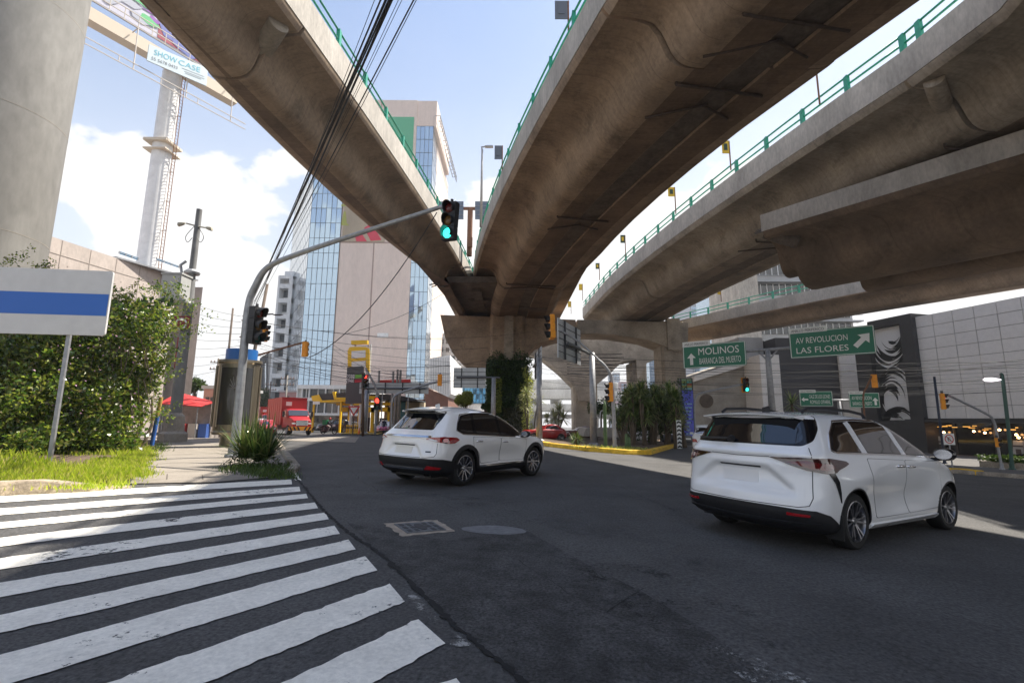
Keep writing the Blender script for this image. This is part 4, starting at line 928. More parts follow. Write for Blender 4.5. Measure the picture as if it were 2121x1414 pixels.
def house(x0_, x1_, yt, yb, Y, mt, label, wins, roof=None):
    t_ = thing('house', gnd(X((x0_+x1_)/2, 850, Y), Y), label, 'house'); q = MB(); a, b_ = X(x0_, 850, Y), X(x1_, 850, Y); q.bx((a, Y, -2), (b_, Y+9, Z((x0_+x1_)/2, yt, Y))); q.build('wall', mt, t_)
    for wx, wy, ww, wh in wins:
        q = MB(); q.bx((X(wx, 850, Y), Y-.1, Z(wx, wy+wh, Y)), (X(wx+ww, 850, Y), Y-.02, Z(wx, wy, Y))); q.build('window', win_dk, t_)
    q = MB(); q.bx((a-.2, Y-.2, Z((x0_+x1_)/2, yt, Y)), (b_+.2, Y+9.2, Z((x0_+x1_)/2, yt, Y)+.35)); q.build('roof', roof or plaster_g, t_)
    return t_
pinkh = mat('salmon_wall', (.46, .25, .21), .85, noise=(.8, .15))
house(418, 446, 805, 880, 52, pinkh, 'salmon pink house at the far left behind the kiosk', [(424, 822, 6, 12), (434, 822, 6, 12)])
house(576, 613, 812, 880, 88, mat('dusty_pink_wall', (.40, .25, .24), .85, noise=(.8, .15)), 'dusty pink low house left of the white gas station building', [(581, 822, 5, 5), (592, 820, 5, 5), (603, 826, 5, 5)])
ws = thing('station_building', gnd(X(665, 850, 76), 78), 'white two storey building of the filling station with ribbon windows', 'building')
GY = 76; q = MB(); xg0, xg1 = X(612, 840, GY), X(762, 840, GY)
zA, zB, zC, zD, zE = [Z(665, y, GY) for y in (797, 805, 823, 830, 855)]
q.bx((xg0, GY+.6, -2), (xg1, GY+10, zA)); q.bx((xg0, GY, zB), (xg1, GY+.6, zA)); q.bx((xg0, GY, zD), (xg1, GY+.6, zC)); q.bx((xg0, GY, Z(665, 860, GY)), (xg1, GY+.6, zE))
for px in (612, 622, 637, 671, 700): q.bx((X(px, 840, GY), GY+.02, zE-.1), (X(px+2, 840, GY), GY+.58, zB+.1))
q.build('wall', plaster, ws)
for z0, z1 in ((zC, zB), (zE, zD)):
    for pa, pb in ((624, 637), (639, 671), (673, 700), (702, 760)):
        q = MB(); q.bx((X(pa, 840, GY), GY+.4, z0), (X(pb, 840, GY), GY+.55, z1)); w_ = q.build('window', mat('window_bluish', (.05, .07, .09), .06, spec=.9), ws)
        q = MB(); mm = (X(pa, 840, GY)+X(pb, 840, GY))/2; q.bx((mm-.05, GY+.33, z0), (mm+.05, GY+.4, z1)); q.build('window_frame', plaster, w_)
q = MB(); q.bx((X(640, 840, GY), GY+.4, -2), (X(758, 840, GY), GY+.59, Z(665, 861, GY))); q.build('garage_opening', win_dk, ws)
# ============================================================ filling station
yel = mat('station_yellow', (.80, .50, .01), .45); stb = mat('station_black', (.03, .03, .035), .5)
SY = 62.0
cn = thing('station_canopy', gnd(AY(690, 850, SY).x, SY), 'black and yellow canopy of the filling station left of the price totem', 'canopy')
q = MB(); q.prism([AY(a, b, SY) for a, b in ((660, 816), (718, 812), (718, 826), (667, 830))], (0, 6, 0)); q.build('fascia', stb, cn)
q = MB(); q.prism([AY(a, b, SY-.1) for a, b in ((645, 820), (660, 817), (667, 829), (718, 827), (718, 831), (662, 833), (646, 829))], (0, 6.2, 0)); q.prism([AY(a, b, SY-.2) for a, b in ((688, 811), (694, 811), (696, 823), (716, 823), (716, 827), (692, 827))], (0, .5, 0)); q.build('yellow_trim', yel, cn)
q = MB(); q.bx((AY(648, 840, SY).x, SY, -1.2), (AY(651, 840, SY).x, SY+.3, AY(648, 830, SY).z)); q.build('column', yel, cn); q = MB(); q.bx((AY(704, 840, SY).x, SY, -1.2), (AY(707, 840, SY).x, SY+.4, AY(705, 830, SY).z)); q.build('column', yel, cn)
q = MB(); q.prism([AY(a, b, SY-.3) for a, b in ((648, 831), (662, 831), (662, 837), (648, 837))], (0, .1, 0)); q.build('notice', white_p, cn)
c2 = thing('station_canopy', gnd(AY(820, 850, SY+4).x, SY+4), 'long dark curved canopy of the filling station right of the price totem', 'canopy')
q = MB(); q.prism([AY(a, b, SY+3) for a, b in ((750, 815), (800, 816), (830, 819), (862, 826), (864, 830), (826, 829), (750, 828))], (0, 7, 0)); q.build('roof', stb, c2)
q = MB()
for px in (762, 800, 842):
    q = MB(); q.bx((AY(px, 860, SY+5).x-.2, SY+5, -1.5), (AY(px, 860, SY+5).x+.2, SY+5.4, AY(px, 828, SY+5).z)); q.build('column', mat('cream_wall', (.55, .47, .33), .8), c2)
q = MB(); q.bx((AY(812, 860, SY+9).x, SY+9, -1.5), (AY(868, 860, SY+9).x, SY+14, AY(840, 829, SY+9).z)); sh = q.build('shop', mat('cream_wall', (.55, .47, .33), .8), c2)
q = MB(); q.bx((AY(830, 860, SY+9).x, SY+8.9, 0), (AY(840, 860, SY+9).x, SY+8.98, AY(836, 832, SY+9).z)); q.build('shop_window', mat('poster_blue', (.12, .34, .44), .4), c2)
def pump_bay(x0_, x1_, Y, label):
    t_ = thing('pump_frame', gnd(AY((x0_+x1_)/2, 880, Y).x, Y), label, 'fuel pump', 'yellow pump bays of the filling station')
    a, b = AY(x0_, 880, Y).x, AY(x1_, 880, Y).x; zb = gz(a, Y); zt_ = AY(x0_, 843, Y).z; w = b-a
    q = MB(); q.bx((a, Y, zb), (a+w*.16, Y+.6, zt_)); q.bx((b-w*.16, Y, zb), (b, Y+.6, zt_)); q.bx((a, Y, zt_-.6), (b, Y+.6, zt_)); q.bx((a-.3, Y-.2, zb), (b+.3, Y+.8, zb+.2)); q.build('frame', yel, t_)
    q = MB(); q.bx((a-.5, Y-.1, zt_+.25), (b+.5, Y+.5, zt_+.65)); q.bx((a-.5, Y-.1, zt_+.95), (b+.5, Y+.5, zt_+1.4)); q.build('cross_bar', yel, t_)
    q = MB(); q.bx((a+w*.25, Y+.1, zb+.2), (b-w*.25, Y+.5, zb+1.9)); p_ = q.build('pump', stb, t_)
    q = MB(); q.bx((a+w*.35, Y+.05, zb+1.2), (b-w*.35, Y+.1, zb+1.7)); q.build('display', white_p, p_)
    q = MB(); q.tube([(a+w*.3, Y, zb+1.3), (a+w*.22, Y-.15, zb+.8), (a+w*.3, Y-.15, zb+.4), (a+w*.4, Y, zb+.6)], .04, 6); q.build('hose', rubber, p_)
pump_bay(740, 772, 60.5, 'yellow fuel pump bay nearest the brown signal pole')
pump_bay(778, 806, 66, 'yellow fuel pump bay behind the grey signal pole')
pump_bay(702, 722, 66, 'yellow fuel pump bay under the left canopy')
TYt = 57.0
tt = thing('price_totem', gnd(AY(738, 880, TYt).x, TYt), 'filling station totem with yellow frame and fuel prices', 'price sign')
PY = lambda b, pts, y, d: b.prism([AY(a, c, y) for a, c in pts], (0, d, 0))
q = MB(); PY(q, [(720, 726), (724, 719), (730, 718), (758, 718), (764, 721), (765, 728), (765, 770), (758, 770), (758, 746), (728, 748), (728, 760), (720, 760)], TYt, .5); q.build('frame', yel, tt)
q = MB(); PY(q, [(727, 705), (761, 704), (761, 712), (727, 713)], TYt, .5); q.build('cap', yel, tt)
q = MB(); PY(q, [(728, 727), (757, 725), (757, 740), (728, 742)], TYt-.03, .02); PY(q, [(728, 749), (757, 747), (757, 759), (728, 759)], TYt+.03, .3); q.build('white_panel', white_p, tt)
q = MB(); PY(q, [(719, 760), (752, 758), (752, 835), (715, 836)], TYt+.02, .45); pn = q.build('price_board', mat('board_grey', (.07, .07, .075), .6), tt)
q = MB(); c1 = AY(718.5, 784, TYt-.04); wd = AY(734, 784, TYt-.04).x-c1.x; q.text('2398', c1, (1, 0, 0), (0, 0, 1), .5, wd); c1 = AY(716.5, 792.5, TYt-.04); q.text('2948', c1, (1, 0, 0), (0, 0, 1), .5, wd); q.build('price_figures', mat('figure_white', (.85, .85, .85), .6), pn)
q = MB(); PY(q, [(735.5, 776), (752, 775), (752, 782), (735.5, 783)], TYt-.02, .04); q.build('green_strip', mat('strip_green', (.16, .45, .05), .6), pn)
q = MB(); PY(q, [(734.5, 785), (752, 784), (752, 791), (734.5, 792)], TYt-.02, .04); q.build('red_strip', mat('strip_red', (.5, .02, .04), .6), pn)
q = MB()
for px in (727, 746, 760): xx = AY(px, 850, TYt+.3).x; q.cyl((xx, TYt+.3, gz(xx, TYt)), (xx, TYt+.3, AY(px, 712, TYt).z if px != 746 else AY(px, 836, TYt).z), .16, n=8)
q.build('post', steel_wh, tt)
rsn = thing('shop_sign', gnd(AY(816, 880, 60).x, 60), 'long red signboard on thin posts behind the blank sign back', 'sign'); q = MB(); PY(q, [(783, 787), (850, 785), (850, 793), (783, 795)], 60, .3); q.build('board', mat('sign_board_red', (.55, .03, .03), .5), rsn); q = MB()
for px in (790, 816, 844): xx = AY(px, 850, 60.1).x; q.beam((xx, 60.2, gz(xx, 60)), (xx, 60.2, AY(px, 790, 60).z), .1)
q.build('posts', steel_gal, rsn)
cone_m = mat('cone_orange', (.75, .16, .02), .6)
co = thing('traffic_cone', gnd(AY(744, 890, 52).x, 52), 'orange traffic cone beside the yellow pump bay', 'traffic cone')
q = MB(); q.lathe(gnd(AY(744, 890, 52).x, 52), (0, 0, 1), [(.2, 0), (.2, .04), (.13, .05), (.03, .7), (0.02, .71)], 12); q.build('body', cone_m, co, 40)
# ============================================================ billboard on its white mast
BY = 44.0
bl = thing('billboard', (AY(292, 620, BY).x, BY, 0), 'huge billboard on a white tubular mast with catwalks at top left', 'billboard')
r_ = (AY(348, 400, BY).x-AY(301, 400, BY).x)/2*.8; xm = AY(324.5, 400, BY).x; zj = AY(330, 300, BY).z; ztp = AY(350, 150, BY).z
# the board hangs in a plane turned away to the right
bu = Vector((.496, .868, 0)).normalized(); bn = Vector((bu.y, -bu.x, 0)); d0 = Vector((xm, BY, 0))+bn*(r_+.6)
bp = lambda px, py, off=0: ONP(px, py, Vector((d0.x, d0.y, 0))+bn*off, bn)
a0 = bp(100, 30); a1 = bp(470, 160)
q = MB(); q.cyl((xm, BY, -.5), (xm, BY, bp(300, 64).z-1.8), r_*1.03, r_*.95, 32); ms = q.build('mast', steel_wh, bl, 60)
q = MB(); q.box((xm, BY, zj), (r_*2.6, r_*2.6, .25)); q.box((xm, BY, zj-.9), (r_*2.5, r_*2.5, .12)); q.build('flange', mat('cream_steel', (.6, .52, .42), .6), ms)
q = MB(); lx = xm+r_+.35
for s_ in (-.2, .2): q.beam((lx, BY+s_, 3), (lx, BY+s_, ztp), .05)
z = 3
while z < ztp: q.beam((lx, BY-.2, z), (lx, BY+.2, z), .03); z += .35
for z in np.arange(4, ztp, 3.0): q.beam((xm+r_, BY, z), (lx+.2, BY, z), .04)
q.build('ladder', rust, ms)
s0 = -12.0; s1 = (a1-a0).dot(bu)+1
base = Vector((a0.x, a0.y, 0)); zb = bp(300, 64).z; zh = zb+9
def bq(b, sa, sb, za, zb_, off, th): b.prism([base+bu*sa+bn*off+Vector((0, 0, za)), base+bu*sb+bn*off+Vector((0, 0, za)), base+bu*sb+bn*off+Vector((0, 0, zb_)), base+bu*sa+bn*off+Vector((0, 0, zb_))], -bn*th)
q = MB(); bq(q, s0, s1, zb, zh, 0, .35); bd = q.build('panel', mat('poster_pale', (.50, .50, .60), .6, noise=(.3, .1)), bl)
q = MB(); sA = (bp(185, 10)-base).dot(bu); sB = (bp(405, 116)-base).dot(bu); sl_ = lambda f: sA+(sB-sA)*f; bq(q, sl_(.60), s1, zb+.1, zh, .03, .02); q.build('red_field', mat('poster_maroon', (.28, .03, .06), .6, noise=(.6, .25)), bd)
for nm, cc, blobs in (('blue_shape', (.10, .13, .38), ((.74, 1.6, 1.2, 1.3), (.84, 1.0, 1.0, 1.0), (.92, .7, .8, .7))), ('green_shape', (.08, .42, .16), ((.40, 2.6, 1.1, .6), (.30, 3.4, .9, .9), (.50, 1.2, .8, .35))), ('grey_shape', (.36, .38, .46), ((.28, 1.9, 1.2, .6), (.42, .9, .8, .4), (.12, 1.6, .9, 1.0))), ('purple_shape', (.22, .06, .36), ((.46, 2.2, 1.0, .2), (.55, 1.6, .4, .3)))):
    q = MB()
    for k_, (fs, dz, rx, rz) in enumerate(blobs):
        c = base+bu*sl_(fs)+bn*(.05+.012*k_)+Vector((0, 0, zb+dz)); q.add([c]+[c+bu*(rx*math.cos(a)*(1+.2*math.sin(3*a+k_)))+Vector((0, 0, rz*math.sin(a)*(1+.25*math.cos(2*a+k_)))) for a in [i*PI/16 for i in range(32)]], [(0, 1+i, 1+(i+1) % 32) for i in range(32)])
    q.build(nm, mat('poster_'+nm, cc, .6), bd)
q = MB(); bq(q, s0, s1+.4, zb-1.9, zb-.7, -.1, 1.1); q.build('beam', mat('cream_steel', (.6, .52, .42), .6), bl)
q = MB()
for zz, of in ((zb-.3, 1.1), (zb-.9, 1.1), (zb+.3, 1.1), (zb-4.6, 1.3), (zb-5.2, 1.3)):
    q.beam(base+bu*s0+bn*of+Vector((0, 0, zz)), base+bu*(s1+.8)+bn*of+Vector((0, 0, zz)), .07)
n = int((s1-s0)/1.1)
for k in range(n+1):
    p = base+bu*(s0+k*1.1)+bn*1.1; q.beam(p+Vector((0, 0, zb-.9)), p+Vector((0, 0, zb+.3)), .05)
    if k % 4 == 0: q.beam(p+Vector((0, 0, zb-.9)), p-bn*1.1+Vector((0, 0, zb-.9)), .07); q.beam(p+Vector((0, 0, zb-.9)), p+bn*.2+Vector((0, 0, zb-5.2)), .07)
    if k % 3 == 0: q.beam(p+bn*.2+Vector((0, 0, zb-5.2)), p+bn*.2+Vector((0, 0, zb-4.6)), .05)
q.build('catwalk', mat('pale_steel', (.5, .46, .42), .6), bl)
ad = thing('advertising_sign', bp(368, 140, 1.5), 'pale tilted sign reading SHOWCASE with a phone number below the billboard', 'sign')
cs = [bp(308, 93, 1.5), bp(430, 143, 1.5), bp(426, 179, 1.5), bp(303, 126, 1.5)]
q = MB(); q.prism(cs, bn*.12); q.build('board', mat('pale_blue_board', (.50, .60, .66), .5), ad)
ex = (cs[1]-cs[0]); ey = (cs[0]-cs[3]); W_ = ex.length
q = MB(); tq = mat('turquoise', (.10, .42, .55), .5)
o_ = cs[3]+ey*.50+ex*.09+bn*.14; q.text('SHOW', o_, ex, ey, ey.length*.34, W_*.37); q.text('CASE', o_+ex*.395, ex, ey, ey.length*.34, W_*.38); q.build('lettering', tq, ad)
q = MB(); q.text('55 5678 0433', cs[3]+ey*.14+ex*.06+bn*.14, ex, ey, ey.length*.2, W_*.42); q.build('phone_number', mat('dark_text', (.10, .12, .16), .6), ad)
q = MB()
for k_, (v_, w0, w1) in enumerate(((.34, .55, .95), (.2, .6, .96), (.1, .62, .9))): q.prism([cs[3]+ey*v_+ex*w0+bn*.13, cs[3]+ey*v_+ex*w1+bn*.13, cs[3]+ey*(v_+.03)+ex*w1+bn*.13, cs[3]+ey*(v_+.03)+ex*w0+bn*.13], bn*.01)
q.build('small_lines', mat('grey_line', (.32, .36, .40), .6), ad)
# ============================================================ vehicles
def mono(xs, ys):                    # monotone cubic through table columns
    n = len(xs); d = [(ys[i+1]-ys[i])/(xs[i+1]-xs[i]) for i in range(n-1)]; m_ = [d[0]]+[0 if d[i-1]*d[i] <= 0 else 2*d[i-1]*d[i]/(d[i-1]+d[i]) for i in range(1, n-1)]+[d[-1]]
    def f(x):
        i = 0
        while i < n-2 and x > xs[i+1]: i += 1
        h = xs[i+1]-xs[i]; t = (x-xs[i])/h; t2 = t*t; t3 = t2*t
        return (2*t3-3*t2+1)*ys[i]+(t3-2*t2+t)*h*m_[i]+(-2*t3+3*t2)*ys[i+1]+(t3-t2)*h*m_[i+1]
    return f
class Car:
    """body grown from stacked plan outlines; x runs forward from the rear bumper, y to the left, z up"""
    def __init__(s, rows, wheels, R_arch, bump=None, res=1.0, nrings=64):
        cols = [mono(list(range(len(rows))), [r[k] for r in rows]) for k in range(7)]     # z xr xf hw rr rf sag
        nr, nc, nsd, nf = int(26*res), int(14*res), int(100*res), int(20*res)
        s.rings = []; T = len(rows)-1
        for i in range(nrings+1):
            z, xr, xf, hw, rr, rf, sag = [c(T*i/nrings) for c in cols]; hw = max(hw, .01)
            rr = min(rr, hw*.95); rf = min(rf, hw*.95); pts = []
            br, bf = .10*(hw-rr), .16*(hw-rf)
            for k in range(nr): y = (hw-rr)*k/nr; pts.append((xr+br*(y/(hw-rr+1e-6))**2, y))
            p0 = Vector((xr+br, hw-rr)); p3 = Vector((xr+br+rr*1.25, hw))
            def bez(p0, p1, p2, p3, t): return p0*(1-t)**3+p1*(3*t*(1-t)**2)+p2*(3*t*t*(1-t))+p3*t**3
            c1 = p0+Vector((br*.35, rr*.55)); c2 = p3-Vector((rr*.75, 0.0))
            for k in range(nc): q = bez(p0, c1, c2, p3, k/nc); pts.append((q.x, q.y))
            e0 = p3; f3 = Vector((xf-bf, hw-rf)); e1 = Vector((xf-bf-rf*1.5, hw)); 
            if e1.x < e0.x+.05: e1.x = e0.x+.05
            for k in range(nsd): pts.append((e0.x+(e1.x-e0.x)*k/nsd, hw))
            for k in range(nc): q = bez(e1, e1+Vector(((f3.x-e1.x)*.6, 0)), f3+Vector((-bf*.4, rf*.5)), f3, k/nc); pts.append((q.x, q.y))
            for k in range(nf+1): y = (hw-rf)*(1-k/nf); pts.append((f3.x+bf*(1-(y/(hw-rf+1e-6))**2), y))
            xc, hl = (xr+xf)/2, max(.3, (xf-xr)/2); ring = []
            for x, y in pts:
                zz = z - sag*((x-xc)/hl)**2
                dx, dy = bump(x, y, zz, hw) if bump else (0, 0)
                ring.append(Vector((x+dx, -(y+dy), zz)))            # right-hand side: y negative
            full = ring + [Vector((p.x, -p.y, p.z)) for p in reversed(ring[1:-1])]
            s.rings.append(full)
        n = len(s.rings[0]); V = [p for r in s.rings for p in r]; s.n = n
        F = [(i*n+k, i*n+(k+1) % n, (i+1)*n+(k+1) % n, (i+1)*n+k) for i in range(nrings) for k in range(n)]
        # closed copy for ray casting, then wheel arches cut with snapped edges
        half = n//2; top = nrings*n
        cap = [(top+k, top+(k+1), top+(n-k-1) % n, top+(n-k) % n) for k in range(1, half-1)]
        bot = [(k+1, k, (n-k) % n, (n-k-1) % n) for k in range(1, half-1)]
        s.bvh = BVHTree.FromPolygons(V, F+cap+bot)
        s.wheels, s.R = wheels, R_arch
        V2 = [p.copy() for p in V]; ins = [False]*len(V)
        for i, p in enumerate(V):
            if abs(p.y) > .5:
                for wx, wz in wheels:
                    d = math.hypot(p.x-wx, p.z-wz)
                    if d < R_arch: ins[i] = True
        keep = []
        for f in F:
            c = sum(ins[i] for i in f)
            if c == 4: continue
            keep.append(f)
            if c:
                for i in f:
                    if ins[i]:
                        p = V2[i]; wx, wz = min(wheels, key=lambda w: math.hypot(p.x-w[0], p.z-w[1])); d = math.hypot(p.x-wx, p.z-wz)
                        if d > .02: k = R_arch/d; V2[i] = Vector((wx+(p.x-wx)*k, p.y, max(wz+(p.z-wz)*k, s.rings[0][0].z)))
        s.mesh = (V2, keep+cap)
    def body(s, name, mt, parent):
        b = MB(); b.add(*s.mesh); return b.build(name, mt, parent, 55, local=True)
    def liners(s, parent, hw):
        for wx, wz in s.wheels:
            for sd in (-1, 1):
                q = MB(); secs = []
                for y in (hw-.012, hw-.32):
                    secs.append([Vector((wx+s.R*1.01*math.cos(a), sd*y, wz+s.R*1.01*math.sin(a))) for a in [R_(-25+230*k/24) for k in range(25)]])
                q.loft(secs, False, False); q.add(secs[1], [tuple(range(25))]); q.build('wheel_arch', black_pl, parent, 60, local=True)
        q = MB(); q.bx((.35, -hw+.33, .2), (s.wheels[-1][0]+.5, hw-.33, .5)); q.build('underbody', black_pl, parent, local=True)
    def proj(s, poly, mode, step=.045, off=.005, xc=1.0, skirt=.012):
        """fill an outline given on the body (side: x,z; polar: angle,z about (xc,0); top: x,y) and lay it on the surface"""
        vs, fs = poly_fill(poly if mode != 'P' else [(a*1.0, z) for a, z in poly], step); out = []
        def cast(a, b):
            if mode in ('R', 'L'):
                sg = -1 if mode == 'R' else 1; h = s.bvh.ray_cast(Vector((a, sg*5, b)), Vector((0, -sg, 0)))
            elif mode == 'P': d = Vector((-math.cos(a), math.sin(a)*-1, 0)); h = s.bvh.ray_cast(Vector((xc, 0, b))+d*6, -d)
            else: h = s.bvh.ray_cast(Vector((a, b, 5)), Vector((0, 0, -1)))
            return h
        for p in vs:
            h = cast(p.x, p.y)
            if h[0] is None: h = (Vector((p.x, 0, p.y)), Vector((0, 0, 1)))
            nn = h[1]
            out.append((h[0], nn))
        up = [c+nn*off for c, nn in out]; low = [c-nn*skirt for c, nn in out]
        cnt = {}
        for f in fs:
            for i in range(3):
                e = (f[i], f[(i+1) % 3]); cnt[e] = cnt.get(e, 0)+1
        bd = [e for e in cnt if (e[1], e[0]) not in cnt]
        n = len(up); return up+low, [tuple(f) for f in fs]+[(a, a+n, b+n, b) for a, b in [(e[0], e[1]) for e in bd]]
    def panel(s, name, poly, mode, mt, parent, **k):
        q = MB(); v, f = s.proj(poly, mode, **k); q.add(v, f); o = q.build(name, mt, parent, 50, local=True)
        return o
    def both(s, name, poly, mt, parent, **k): return [s.panel(name, poly, md, mt, parent, **k) for md in ('R', 'L')]
def rnd_poly(pts, r=.03, n=4):      # rounded corners
    out = []; m = len(pts)
    for i in range(m):
        a, b, c = [Vector(pts[(i+k) % m]) for k in (-1, 0, 1)]; u = (a-b); v = (c-b); ru = min(r, u.length*.45); rv = min(r, v.length*.45)
        p0 = b+u.normalized()*ru; p2 = b+v.normalized()*rv
        for k in range(n+1): t = k/n; q = p0*(1-t)**2+b*(2*t*(1-t))+p2*t*t; out.append((q.x, q.y))
    return out
def strip_of(pts, w):               # band of width w along an open polyline
    P = [Vector(p) for p in pts]; up = []; lo = []
    for i, p in enumerate(P):
        d = (P[min(i+1, len(P)-1)]-P[max(i-1, 0)]).normalized(); n = Vector((-d.y, d.x))*w/2; up.append(tuple(p+n)); lo.append(tuple(p-n))
    return up+lo[::-1]
def wheel(parent, x, y, z, r, w, style, side, mts=(rubber, alloy, alloy_dk), steer=0):
    """wheel with tyre and rim; the axle runs along y; side -1 is the right"""
    o = thing('wheel', (0, 0, 0), None, None); o.parent = parent; KIDS.setdefault(parent.name, []).append(o)
    Mx = Matrix.Translation((x, y, z)) @ Matrix.Rotation(steer, 4, 'Z'); o.matrix_world = Matrix.Identity(4); o.matrix_local = Mx; WM[o.name] = Matrix.Identity(4)
    rr = r*.735; ax = Vector((0, side, 0)); q = MB()
    q.lathe((0, 0, 0), ax, [(rr*.98, -w/2+.01), (r*.90, -w/2), (r*.975, -w/2+.02), (r, -w/2+.05), (r, w/2-.05), (r*.975, w/2-.02), (r*.90, w/2), (rr*1.02, w/2-.004), (rr*.97, w/2-.02), (rr*.97, -w/2+.02)], 40, False); q.build('tyre', mts[0], o, 40, local=True)
    q = MB(); q.lathe((0, 0, 0), ax, [(rr*.985, w/2-.008), (rr*.94, w/2-.006), (rr*.90, w/2-.04), (rr*.88, -w/2+.03)], 40, False)
    sp = {'ten': 10, 'five': 5, 'plain': 7, 'twin': 6}[style]
    for k in range(sp):
        a = 2*PI*k/sp; da = (.10,) if style != 'ten' else (.0,)
        for s_ in ((-1, 1) if style in ('twin', 'five') else (0,)):
            a0 = a+s_*.10; a1 = a+s_*(.17 if style == 'twin' else .12)
            d0 = Vector((math.cos(a0), 0, math.sin(a0))); d1 = Vector((math.cos(a1), 0, math.sin(a1)))
            q.beam(d0*(r*.12)+ax*(w/2-.05), d1*(rr*.93)+ax*(w/2-.018), rr*(.11 if style == 'ten' else .085), .03, up=ax)
    q.lathe((0, 0, 0), ax, [(0.001, w/2-.02), (r*.10, w/2-.02), (r*.15, w/2-.035), (r*.15, w/2-.09)], 20); q.build('rim', mts[1], o, 30, local=True)
    q = MB(); q.lathe((0, 0, 0), ax, [(.001, w/2-.085), (rr*.9, w/2-.075), (rr*.9, w/2-.2)], 30); q.build('brake_disc', mts[2], o, 30, local=True)
    return o
def car_thing(name, x, y, th, xra, label, cat, group=None):
    """x, y is the middle of the rear axle on the road; th the heading"""
    c, s_ = math.cos(th), math.sin(th); e = 1.0
    fx = (gz(x+c*e, y+s_*e)-gz(x-c*e, y-s_*e))/(2*e); fy = (gz(x-s_*e, y+c*e)-gz(x+s_*e, y-c*e))/(2*e)
    ux = Vector((c, s_, fx)).normalized(); uy = Vector((-s_, c, fy)); uz = ux.cross(uy).normalized(); uy = uz.cross(ux)
    Mx = Matrix((ux, uy, uz)).transposed().to_4x4(); org = Vector((x, y, gz(x, y)))-ux*xra; Mx.translation = org
    return thing(name, None, label, cat, group, mat=Mx)
def arch_ring(wx, wz, r0, r1, a0=-22, a1=202, n=26):
    A = [R_(a0+(a1-a0)*k/n) for k in range(n+1)]
    return [(wx+r1*math.cos(a), wz+r1*math.sin(a)) for a in A]+[(wx+r0*math.cos(a), wz+r0*math.sin(a)) for a in reversed(A)]
def mirror_(parent, x, y, z, mt, s=1.0):
    for sd in (-1, 1):
        q = MB(); yy = sd*y
        secs = []
        for dx, k in ((-.09, .80), (-.06, .97), (0, 1), (.06, .85), (.11, .45)):
            secs.append([Vector((x+dx*s, yy+sd*.13*s+.13*s*k*math.cos(a)*(1 if abs(math.cos(a)) < .9 else .95), z+.085*s*k*math.sin(a))) for a in [2*PI*i/14 for i in range(14)]])
        q.loft(secs); mo = q.build('mirror', mt, parent, 50, local=True)
        q = MB(); q.add([Vector((x-.092*s, yy+sd*.13*s+.10*s*math.cos(a), z+.065*s*math.sin(a))) for a in [2*PI*i/14 for i in range(14)]], [tuple(range(14))] if sd < 0 else [tuple(range(13, -1, -1))]); q.build('mirror_glass', alloy, mo, local=True)
        q = MB(); q.box((x+.02, yy+sd*.02, z-.07*s), (.07, .12, .05)); q.build('mirror_stalk', black_pl, mo, local=True)
def handles(car, parent, spots, mt):
    for md, sg in (('R', -1), ('L', 1)):
        for (x, z), dr in zip(spots, ('rear', 'front')):
            h = car.bvh.ray_cast(Vector((x, sg*5, z)), Vector((0, -sg, 0)))
            if h[0] is None: continue
            q = MB(); y = h[0].y; secs = []
            for dx, o_, hz_ in ((-.12, .004, .012), (-.10, .028, .016), (-.03, .036, .018), (.06, .034, .017), (.10, .022, .014), (.12, .003, .01)):
                secs.append([Vector((x+dx, y+sg*o_+sg*.012*math.cos(a), z+hz_*math.sin(a))) for a in [2*PI*i/8 for i in range(8)]])
            q.loft(secs); q.build('door_handle', mt, parent, 60, local=True)
pol = lambda y, x, xc=1.0: math.atan2(-y, xc-x)     # polar angle of a body point (right side: y < 0 gives positive)
def mirror_polar(p): return [(-a, z) for a, z in p][::-1]

# ---------------------------------------------------------- white crossover with black cladding
sb_wheels = [(1.06, .385), (3.99, .385)]
def sbump(x, y, z, hw):
    dy = 0; dx = 0; k = y/max(hw, .1)
    if k > .8:
        for wx in (1.06, 3.99): dy += .035*math.exp(-((x-wx)/.42)**2-((z-.72)/.22)**2)
        dy -= .045*math.exp(-((x-2.5)/.9)**4-((z-.62)/.20)**2)
        dy += .012*math.exp(-((z-.40)/.06)**2)*math.exp(-((x-2.5)/1.0)**4)
    if x < .6:                                   # number plate recess, tail ledge
        w = 1/(1+math.exp((abs(y)-(.36+.22*(.88-z)/.25))/.018)); v = 1/(1+math.exp((abs(z-.765)-.115)/.012)); dx += .055*w*v
        dx -= .02*math.exp(-((z-1.06)/.03)**2)
    return dx, dy
rows = [ # z   xr    xf    hw    rr   rf   sag
 (.24, .42, 4.75, .78, .25, .35, 0), (.28, .24, 4.92, .88, .28, .40, 0), (.36, .10, 5.00, .935, .30, .45, 0), (.52, .02, 5.05, .955, .30, .48, 0), (.66, .0, 5.06, .965, .30, .50, 0),
 (.80, .05, 5.04, .972, .32, .52, 0), (.92, .08, 4.98, .975, .33, .55, .0), (1.0, .09, 4.80, .97, .33, .60, .0), (1.06, .10, 4.45, .955, .33, .62, .02), (1.11, .14, 4.0, .925, .33, .55, .01),
 (1.17, .22, 3.78, .89, .33, .46, .0), (1.30, .36, 3.52, .835, .32, .42, 0), (1.45, .50, 3.18, .775, .30, .40, .0), (1.56, .58, 2.92, .72, .28, .38, .01), (1.63, .56, 2.70, .67, .25, .36, .03),
 (1.675, .48, 2.55, .61, .2, .34, .06), (1.705, .50, 2.40, .52, .2, .3, .08), (1.725, .60, 2.2, .38, .18, .25, .075), (1.735, .75, 2.0, .2, .12, .15, .06), (1.74, .95, 1.85, .03, .02, .02, .05)]
suv = Car(rows, sb_wheels, .435, sbump, 1.0, 76)
